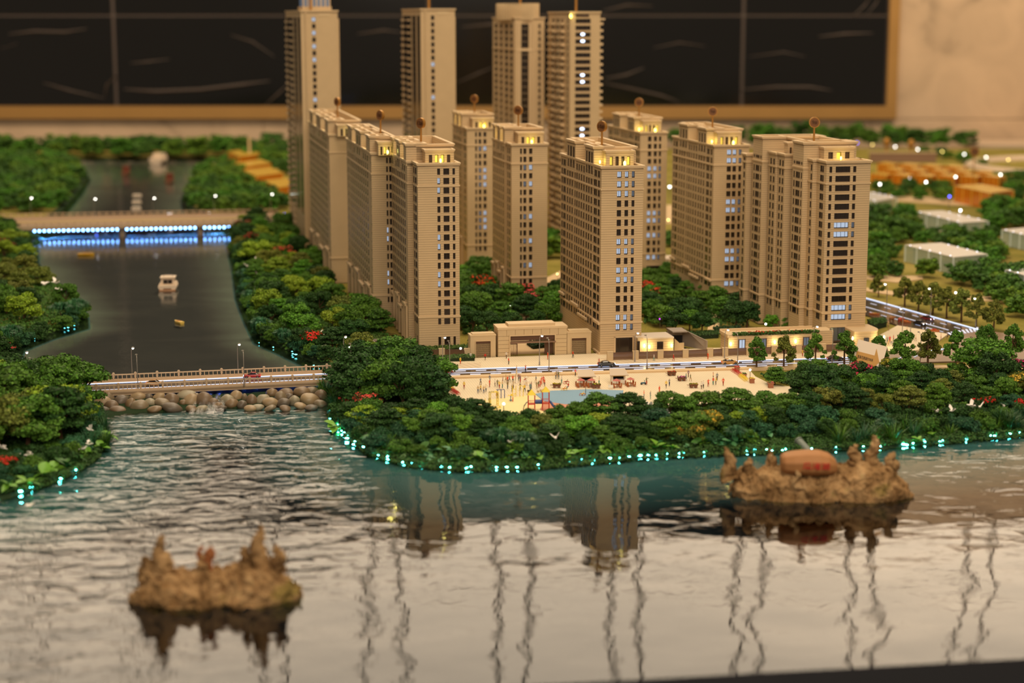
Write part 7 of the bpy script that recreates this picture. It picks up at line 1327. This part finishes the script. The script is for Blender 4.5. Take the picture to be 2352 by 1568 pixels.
def crust(me_v, seed, amp, fr):
    out = []
    for p in me_v:
        q = Vector(p)*fr+Vector((seed, seed*.7, 0)); t_ = noise.turbulence(q*1.2, 4, True); k = noise.noise(q*.45)
        d = noise.noise_vector(q*1.1); d2 = noise.noise_vector(q*2.9); vd = noise.voronoi(q*1.5)[0][0]
        out.append(Vector(p)+d*amp*.9+d2*amp*.45+Vector((0, -.45, .7))*amp*((t_-.55)*1.5+(.45-vd)*1.5)+Vector((0, 0, 1))*amp*k*.8)
    return out
def island(loc, prof, W, dep, seed, spires, label, rz=0.0, amp=.008, hk=1.0):
    t = thing('sand_island', label, 'island', loc, rz); nu, nv = 220, 90; V = []
    us = [p[0] for p in prof]; hs = [p[1] for p in prof]
    for i in range(nu+1):
        f = i/nu; h = float(np.interp(f, us, hs))*hk; u = (f-.5)*W; d = dep*(max(0.0, 1-abs(2*f-1)**2.6))**.5*(1+.10*math.sin(f*17+seed)+.08*math.sin(f*31))+.004
        for j in range(nv+1):
            a = PI*j/nv; y = -d*math.cos(a); z = h*math.sin(a)**.62*(1 if j < nv*.55 else .92)-.004; V.append((u, y, z))
    V = crust(V, seed, amp, 46); F = [(i*(nv+1)+j, (i+1)*(nv+1)+j, (i+1)*(nv+1)+j+1, i*(nv+1)+j+1) for i in range(nu) for j in range(nv)]
    V = [(p[0], p[1], max(-.02, p[2])) for p in V]
    me = bpy.data.meshes.new('mound'); me.from_pydata(V, [], F); me.polygons.foreach_set('use_smooth', [True]*len(F)); me.materials.append(sand); mob('mound', me, t)
    for (x, y, z0, z1, r, lx) in spires:
        z0 *= hk; z1 *= (hk+1)/2*.98 if hk < 1 else 1; m = MB(); n = 22; pts = []; rs = []
        for k in range(n+1):
            q = k/n; pts.append((x+lx*q+.003*math.sin(q*9+x*90), y+.002*math.sin(q*7), lerp(z0, z1, q))); rs.append(r*(1-q)**.75*(1+.05*math.sin(q*21+seed))+.0022)
        m.tube(pts, rs, 20); me = m.mesh('spire', sand)
        vs_ = crust([v.co[:] for v in me.vertices], seed+3, amp*.62, 120)
        for v, c_ in zip(me.vertices, vs_): v.co = c_
        mob('spire', me, t)
    return t
s1 = at(500, 1412, LK)[1]/FPX
i1 = island(at(497, 1372, LK), [(0, .010), (.06, .040), (.11, .058), (.15, .078), (.24, .078), (.30, .066), (.40, .068), (.52, .076), (.66, .083), (.72, .090), (.80, .092), (.855, .082), (.88, .055), (.93, .046), (.97, .030), (1, .006)], 430*s1, .050, 2.0,
            [(-.083, -.004, .055, .124, .017, -.002), (.0695, -.002, .06, .138, .014, -.001), (.098, -.002, .06, .104, .012, .001), (-.105, .0, .05, .088, .015, 0), (.048, 0, .07, .098, .009, 0), (-.02, .0, .06, .084, .010, 0)], 'lumpy brown sand island with two pointed spires at the lower left of the lake', .05, amp=.0100, hk=.68)
t = thing('curled_figure', 'small curled brown figure standing on the left sand island', 'figure', (i1.location[0]-.013, i1.location[1], LK+.053)); m = MB(); m.tube([(-.004, 0, -.008), (-.003, 0, .006), (-.010, 0, .012), (-.013, 0, .020), (-.010, 0, .027), (-.005, 0, .029)], [.003, .003, .005, .005, .004, .003], 8); m.tube([(.006, 0, -.008), (.004, 0, .006), (-.004, 0, .013)], [.003, .004, .005], 8); m.ball((.005, 0, .018), .009, 10, 8, (1, .6, 1.15)); m.ball((.007, 0, .027), .004, 8, 6); m.build('figure', mat('clay_figure', (150, 92, 52), rough=.8), t)
s2 = at(1880, 1157, LK)[1]/FPX
i2 = island(at(1886, 1135, LK), [(0, .012), (.03, .045), (.08, .062), (.16, .060), (.24, .066), (.34, .060), (.46, .056), (.56, .062), (.64, .074), (.74, .082), (.80, .076), (.86, .066), (.92, .044), (.97, .026), (1, .004)], 438*s2, .058, 7.3,
            [(-.176, -.006, .03, .098, .015, -.004), (.063, .0, .06, .104, .014, -.004), (.094, .004, .062, .124, .013, .006), (.130, .0, .05, .088, .014, .002), (-.096, .004, .05, .088, .010, 0), (-.058, -.052, .028, .062, .009, .004), (-.14, -.01, .04, .076, .012, 0), (-.01, -.05, .02, .045, .010, 0)], 'lumpy brown sand island carrying an inscribed stone at the right of the lake', -.03, hk=.94)
# smooth inscribed stone lying on the right island
STN = mat('sandstone_block', (172, 120, 74), rough=.6, spec=.3, var=.10, vscale=18)
p = i2.location+Vector((-.0300, -.025, .0690)); t = thing('inscribed_stone', 'smooth brown stone with three red painted characters resting on the right sand island', 'stone', p, -.02)
ring_y = [(-.029, -.011), (-.0315, .004), (-.022, .0165), (-.004, .0215), (.018, .017), (.026, .002), (.022, -.012), (.0, -.021), (-.018, -.019)]
m = MB(); secs = []
for q, k, dz in ((-.0535, .55, .001), (-.0475, .80, .0005), (-.030, .95, .001), (-.006, 1.04, .0015), (.018, 1.05, .001), (.036, .90, -.001), (.0485, .62, -.0045), (.053, .40, -.007)): secs.append((q, [(y*min(1.0, k*1.02), z*k*1.12+dz) for y, z in ring_y]))
loft(m, secs); me = m.mesh('stone', STN)
o = mob('stone_body', me, t); md = o.modifiers.new('round', 'BEVEL'); md.width = .004; md.segments = 3; md.limit_method = 'ANGLE'; md.angle_limit = .15
mob('lettering', TXT_LAKE, t, (.010, -.0318, .0000), (PI/2-.17, .03, .0), (1.05, .9, 1))
t = thing('drain_pipe', 'grey green drain pipe leaving the bank behind the inscribed stone', 'pipe', at(1834, 1012, .066)); e = at(1862, 1042, LK)-t.location; m = MB(); m.cyl((0, 0, 0), e, .0085, n=16, smooth=True); m.build('pipe', mat('pipe_grey', (110, 118, 108), rough=.5, var=.2), t); m = MB(); m.cyl(e*0, e*.06, .0098, n=16); m.build('collar', bpy.data.materials['pipe_grey'], t)

# ------------------------------------------------------------------ tilted card sign with an arrow
CARD = mat('cream_card', (232, 212, 190), rough=.7); TANP = mat('tan_print', (196, 146, 78), rough=.7)
t = thing('card_sign', 'cream folded card sign with a tan arrow and dark lettering, tilted on the bank', 'sign', at(1953, 846, LAND+.002))
X_ = Vector((.905, -.02, -.232))*.0815; Up = Vector((.30, .42, .80)).normalized(); Up = (Up-X_.normalized()*Up.dot(X_.normalized())*.0)*.0795; Nn = X_.cross(Up).normalized(); Nn = Nn if Nn.y < 0 else -Nn
SP_ = lambda s, tt, d=0: X_*s+Up*tt+Nn*d+Vector((0, 0, .002))
m = MB(); m.add([SP_(0, 0), SP_(1, -.0), SP_(1, 1), SP_(0, 1), SP_(0, 0, -.0014), SP_(1, 0, -.0014), SP_(1, 1, -.0014), SP_(0, 1, -.0014)], [(0,1,2,3), (4,7,6,5), (0,4,5,1), (1,5,6,2), (2,6,7,3), (3,7,4,0)]); m.build('front_leaf', CARD, t)
Dn = Vector((.30, .75, -.75)).normalized()*.072; m = MB(); A_, B_ = SP_(0, 1, -.0014), SP_(1, 1, -.0014); m.add([A_, B_, B_+Dn, A_+Dn, A_+Vector((0, .0014, 0)), B_+Vector((0, .0014, 0)), B_+Dn+Vector((0, .0014, 0)), A_+Dn+Vector((0, .0014, 0))], [(0,3,2,1), (4,5,6,7), (0,1,5,4), (1,2,6,5), (2,3,7,6), (3,0,4,7)]); m.build('back_leaf', CARD, t)
m = MB(); m.add([SP_(*q, .0004) for q in ((.06, .6), (.07, .23), (.666, .23), (.666, .03), (.88, .42), (.666, .85), (.666, .6))], [(0, 1, 2, 6), (3, 4, 5)]); m.add([SP_(*q, .0004) for q in ((.666, .23), (.666, .6), (.667, .6), (.667, .23))], [(0, 1, 2, 3)]); m.build('arrow', TANP, t)
xu = X_.normalized(); yu = (Up-xu*Up.dot(xu)).normalized(); zu = xu.cross(yu); R_m = Matrix((xu, yu, zu)).transposed().to_4x4()
o = mob('lettering', TXT_SIGN, t); o.matrix_basis = Matrix.Translation(SP_(.395, .42, .0008)) @ R_m; o.scale = (.52, 1.05, 1)
for q in (.1, .9): MB().cyl(SP_(q, .12, -.002), SP_(q, .12, -.002)+Vector((0, .012, -.035)), .001).build('prop', GREYM, t)

# ------------------------------------------------------------------ acrylic blocks
def acrylic(name, col, alpha, rough, emit=0.0):
    m = mat(name, col, rough=rough, spec=.6, alpha=alpha); return m
CLEAR = acrylic('clear_acrylic', (206, 222, 206), .40, .12); CLEART = acrylic('frosted_top', (236, 232, 226), .88, .25); CEDGE = acrylic('acrylic_edge', (230, 238, 232), .75, .1)
AMB = acrylic('amber_acrylic', (214, 124, 26), .74, .15); AMBT = acrylic('amber_top', (236, 192, 84), .86, .2); AMBE = acrylic('amber_edge', (244, 196, 80), .85, .12)
def block(quad, H, label, amber=False, grp=None, ribs=4, dots=True):
    zt = LAND+H; w_ = [at(x, y, zt) for x, y in quad]; c = sum(w_, Vector())/4; base = Vector((c[0], c[1], LAND)); t = thing('acrylic_block', label, 'block', base, 0, grp); pts = [p-c for p in w_]
    m1, m2, m3 = (AMB, AMBT, AMBE) if amber else (CLEAR, CLEART, CEDGE)
    for a, b_ in zip(pts, pts[1:]+pts[:1]): 
        m = MB(); m.quad((a[0], a[1], 0), (b_[0], b_[1], 0), (b_[0], b_[1], H-.002), (a[0], a[1], H-.002)); m.build('side_sheet', m1, t)
    m = MB(); m.prism([(p[0]*1.01, p[1]*1.01) for p in pts], H-.002, H); m.build('top_sheet', m2, t)
    for i in range(4):
        a, b_ = pts[i], pts[(i+1) % 4]
        for k in range(ribs if i in (0, 3, 2) else 1):
            p = a.lerp(b_, k/ribs); m = MB(); m.box(p[0]*1.004-.0022, p[0]*1.004+.0022, p[1]*1.004-.002, p[1]*1.004+.002, 0, H-.002); m.build('edge_strip', m3, t)
    m = MB(); m.prism([(p[0]*.8, p[1]*.8) for p in pts], 0, H*.96); m.build('core', m1, t)
    if dots:
        e = GB['white'] if not amber else None
        if e:
            for k in range(9): p = pts[3].lerp(pts[2], (k+.5)/9)*.94 if k % 2 else pts[0].lerp(pts[1], (k+.5)/9)*.94; mob('light_dot', DOT, t, (p[0], p[1], H+.001))
DOT = MB().ball((0, 0, 0), .0016, 6, 4).mesh('light_dot', mat('block_light', (255, 255, 255), emit=(225, 230, 255), estr=2.5))
block([(2080, 562), (2190, 590), (2267, 583), (2162, 557)], .062, 'clear acrylic block with a white top, nearest full one at right')
block([(2104, 485), (2207, 511), (2270, 507), (2164, 483)], .060, 'clear acrylic block with a white top behind the nearest full one')
block([(1945, 446), (2012, 462), (2060, 453), (1998, 440)], .060, 'clear acrylic block half hidden behind the stepped right tower')
block([(2302, 527), (2385, 546), (2450, 538), (2370, 521)], .060, 'clear acrylic block cut by the right edge, middle one of three')
block([(2310, 619), (2400, 645), (2480, 632), (2392, 611)], .066, 'clear acrylic block cut by the right edge, lowest of three')
block([(2327, 463), (2385, 478), (2430, 470), (2372, 458)], .060, 'clear acrylic block cut by the right edge, highest of three')
block([(2193, 426), (2274, 443), (2328, 436), (2253, 422)], .078, 'large single amber acrylic block among trees at right', True)
for r in range(3):
    for k in range(6 if r < 2 else 5):
        x = 2000+k*52+r*(-18); y = 398-r*13+k*(1.0+.6*r); lb = ('front', 'middle', 'back')[r]
        if x < 1985: continue
        block([(x, y), (x+34, y+4.5), (x+50, y+1), (x+17, y-3.2)], .058+.004*((k+r) % 3), f'orange acrylic block in the {lb} row of the far right cluster', True, 'orange acrylic cluster', 3)
for i, q in enumerate(([(525, 347), (550, 359), (602, 353), (574, 341)], [(543, 374), (563, 383), (622, 374), (598, 365)], [(558, 390), (588, 404), (650, 396), (620, 383)], [(605, 414), (640, 430), (702, 421), (662, 408)])):
    block(q, .060, f'amber acrylic block left of the leftmost tall tower, {("farthest", "second farthest", "second nearest", "nearest")[i]} of four', True, 'amber blocks by the river', 4)
p = atY(573, 345, 11.0); t = thing('post', 'slim pale post rising behind the farthest amber block', 'post', (p[0], 11.0, LAND)); MB().cyl((0, 0, 0), (0, 0, .155), .008, n=8).build('pole', STONE3, t); MB().cyl((0, 0, 0), (0, 0, .01), .014, n=8).build('foot', STONE3, t)
t = thing('low_wall', 'long pink brown wall behind the orange acrylic cluster', 'wall', at(2090, 372, LAND), 0); MB().box(-.25, .16, -.012, .012, 0, .055).build('wall_body', mat('pinkish_wall', (150, 118, 96), rough=.7), t); MB().box(-.255, .165, -.015, .015, .055, .062).build('coping', STONE3, t)
for x, y in ((2036, 348), (2092, 352)): t = thing('bronze_urn', 'small blurred bronze round marker behind the orange cluster', 'marker', at(x, y, LAND)); MB().lathe([(.012, 0), (.006, .02), (.02, .05), (.024, .07), (.012, .09)], 12).build('body', GOLD, t)
t = thing('round_marker', 'pale oval standing stone beside the lowest right acrylic block', 'stone', at(2300, 640, LAND)); MB().ball((0, 0, .016), .016, 12, 8, (.8, .5, 1.2)).build('stone', STONE2, t)
t = thing('white_block', 'plain cream block beside the rear tower foot in the court', 'block', at(1507, 616, LAND), YAW); MB().box(0, .085, 0, .09, 0, .03).build('body', CARD, t); MB().box(-.002, .087, -.002, .092, .03, .033).build('roof', CARD, t)

# ------------------------------------------------------------------ boats on the river
def hull(m, L, W, H, bow=.42, rake=1.0):
    secs = []
    for q in (-.5, -.42, -.2, .1, .3, .42, .5):
        w_ = W/2*(1 if q < .1 else max(.04, 1-((q-.1)/.4)**1.6)); zt = H*(1+.25*max(0, q)); secs.append((q*L, [(-w_*.55, -.004), (w_*.55, -.004), (w_, zt*.55), (w_, zt), (-w_, zt), (-w_, zt*.55)]))
    loft(m, secs)
BOATW = mat('boat_white', (226, 204, 178), rough=.4); BOATB = mat('boat_rim', (190, 140, 100), rough=.5)
t = thing('motor_boat', 'white cabin motor boat seen from its stern in mid river', 'boat', at(388, 662, RIV), PI/2+.10)
m = MB(); hull(m, .115, .060, .017); m.build('hull', BOATW, t); m = MB(); loft(m, [(q, [(-w_, .016), (w_, .016), (w_*.96, z), (-w_*.96, z)]) for q, w_, z in ((-.034, .023, .040), (.010, .023, .041), (.030, .018, .022))]); m.build('cabin', BOATW, t)
for y in (-.0075, .0075): MB().box(-.0356, -.0338, y-.0068, y+.0068, .021, .034).build('window', GLASSD, t)
MB().box(-.040, .014, -.025, .025, .040, .0425).build('roof', BOATW, t); MB().box(-.0585, -.0565, -.013, .013, .005, .0085).build('stern_slot', WOODD, t); m = MB(); m.tube([(-.02, -.014, .0425), (-.02, -.014, .049), (-.02, .014, .049), (-.02, .014, .0425)], .0011, 5); m.build('rail', GREYM, t); MB().box(-.0595, -.0580, -.027, .027, .0, .004).build('transom', BOATB, t)
for y in (-.024, .024): MB().box(-.050, .02, y-.003, y+.003, .0165, .023).build('coaming', BOATW, t)
def row_boat(x, y, L, rz, label, m_=YEL, seat=WOODC):
    t = thing('row_boat', label, 'boat', at(x, y, RIV), rz); m = MB(); hull(m, L, L*.36, L*.16); m.build('hull', m_, t); MB().box(-L*.12, -L*.04, -L*.15, L*.15, L*.155, L*.18).build('bench', seat, t); MB().box(L*.1, L*.18, -L*.13, L*.13, L*.16, L*.185).build('bench', seat, t)
row_boat(410, 742, .042, 2.3, 'small yellow rowing boat below the motor boat', mat('pale_yellow', (220, 186, 90), rough=.5)); row_boat(198, 587, .060, .1, 'blurred yellow rowing boat near the left bank by the far bridge', mat('mustard', (196, 150, 40), rough=.5))
def barge(x, y, label):
    t = thing('barge', label, 'boat', at(x, y, RIV), 1.5); m = MB(); hull(m, .09, .04, .02); m.build('hull', WOODD, t); MB().box(-.03, .015, -.015, .015, .02, .05).build('cabin', mat('barge_red', (128, 62, 40), rough=.6) if 'barge_red' not in bpy.data.materials else bpy.data.materials['barge_red'], t); MB().box(-.034, .019, -.018, .018, .05, .055).build('roof', WOODD, t)
barge(291, 402, 'blurred red brown barge, left one beyond the far bridge'); barge(391, 420, 'blurred red brown barge, right one beyond the far bridge')
t = thing('ferry', 'blurred white boat at the far end of the river', 'boat', at(368, 374, RIV), 1.4); m = MB(); hull(m, .16, .085, .035); m.build('hull', BOATW, t); MB().box(-.05, .03, -.03, .03, .035, .06).build('cabin', BOATW, t)
for i, (x, y) in enumerate(((315, 450), (314, 465), (313, 480))): t = thing('float', f'blurred white float on the river, {("farthest", "middle", "nearest")[i]} of three', 'float', at(x, y, RIV), .05); MB().box(-.022, .022, -.008, .008, -.002, .008).build('body', BOATW, t); MB().box(-.018, .018, -.006, .006, .008, .010).build('deck', WHITE, t)

# ------------------------------------------------------------------ white doves
DOVE = mat('dove_white', (244, 236, 226), rough=.6); BEAK = mat('beak', (200, 140, 60))
def dove_mesh(fl):
    m = MB(); m.ball((0, 0, 0), .0042, 10, 7, (1.0, 2.0, .95)); m.ball((0, -.0092, .0032), .0026, 8, 6); m.tube([(0, .006, 0), (0, .014, -.0006)], [.0028, .0008], 6); m.tube([(0, -.0115, .0030), (0, -.0140, .0024)], [.0007, .0002], 5)
    for s in (-1, 1):
        z = .010*fl; m.add([(s*.003, -.004, .002), (s*.003, .005, .002), (s*.010, .006, .002+z*.8), (s*.017, .004, .002+z*1.5), (s*.012, -.005, .003+z)], [(0, 1, 2, 4), (4, 2, 3)]); m.add([(s*.003, -.004, .0012), (s*.003, .005, .0012), (s*.010, .006, .0012+z*.8), (s*.017, .004, .0014+z*1.5), (s*.012, -.005, .0022+z)], [(4, 2, 1, 0), (3, 2, 4)])
    return m.mesh('dove', DOVE)
DV = [dove_mesh(f_) for f_ in (.2, .7, 1.1)]; rnd = random.Random(2)
for x, y, z in ((6, 1027, .09), (32, 1049, .085), (66, 1045, .085), (205, 1019, .08), (191, 1029, .08), (206, 986, .09), (76, 691, .13), (104, 651, .13), (128, 648, .13), (135, 664, .13), (568, 611, .1), (590, 598, .1), (594, 632, .1), (595, 661, .1), (605, 669, .1), (593, 674, .1), (617, 744, .09), (740, 769, .105), (751, 776, .10), (744, 795, .095), (863, 819, .10), (816, 836, .10), (882, 947, .09), (1208, 1001, .09), (1173, 1015, .085), (1276, 1005, .09), (1491, 935, .10), (1529, 949, .09), (2231, 931, .105), (2250, 934, .10), (2306, 932, .105), (2188, 942, .10), (2152, 944, .10), (70, 1160, .06)):
    o = mob('dove', rnd.choice(DV), None, at(x, y, z), (rnd.uniform(-.4, .4), rnd.uniform(-.4, .4), rnd.uniform(-2.4, 2.4)), rnd.uniform(.6, .78)*(1.4 if y < 700 else 1))
    mk = nearmark(x, y+20); tag(o, 'white dove with spread wings '+mk, 'bird')

# ------------------------------------------------------------------ labels: tell neighbours with the same words apart by their order from the left
def finalize():
    bpy.context.view_layer.update(); groups = {}
    for o in COL.objects:
        if o.parent is None and 'label' in o and o.get('kind') != 'stuff' and 'category' in o: groups.setdefault(o['label'], []).append(o)
    ordn = ['leftmost', 'second from left', 'third from left', 'fourth from left', 'fifth from left', 'sixth from left', 'seventh from left', 'eighth from left', 'ninth from left', 'tenth from left', '11th from left', '12th from left', '13th from left', '14th from left']
    numw = {2: 'two', 3: 'three', 4: 'four', 5: 'five', 6: 'six', 7: 'seven', 8: 'eight', 9: 'nine', 10: 'ten', 11: 'eleven', 12: 'twelve', 13: 'thirteen', 14: 'fourteen'}
    for lb, os_ in groups.items():
        n = len(os_)
        if n == 1: continue
        os_.sort(key=lambda o: pj(o.matrix_world.translation)[0])
        for i, o in enumerate(os_):
            o['group'] = o.get('group', lb[:60])
            if n <= 14:
                k = 'rightmost' if i == n-1 else ('middle' if n == 3 and i == 1 else ordn[i]); s = f'{lb}, {k} of {numw[n]}'
                if len(s.replace(',', ' ').split()) <= 16: o['label'] = s
                else: o['label'] = ' '.join(f'{lb}, {k}'.split()[:16])
finalize()
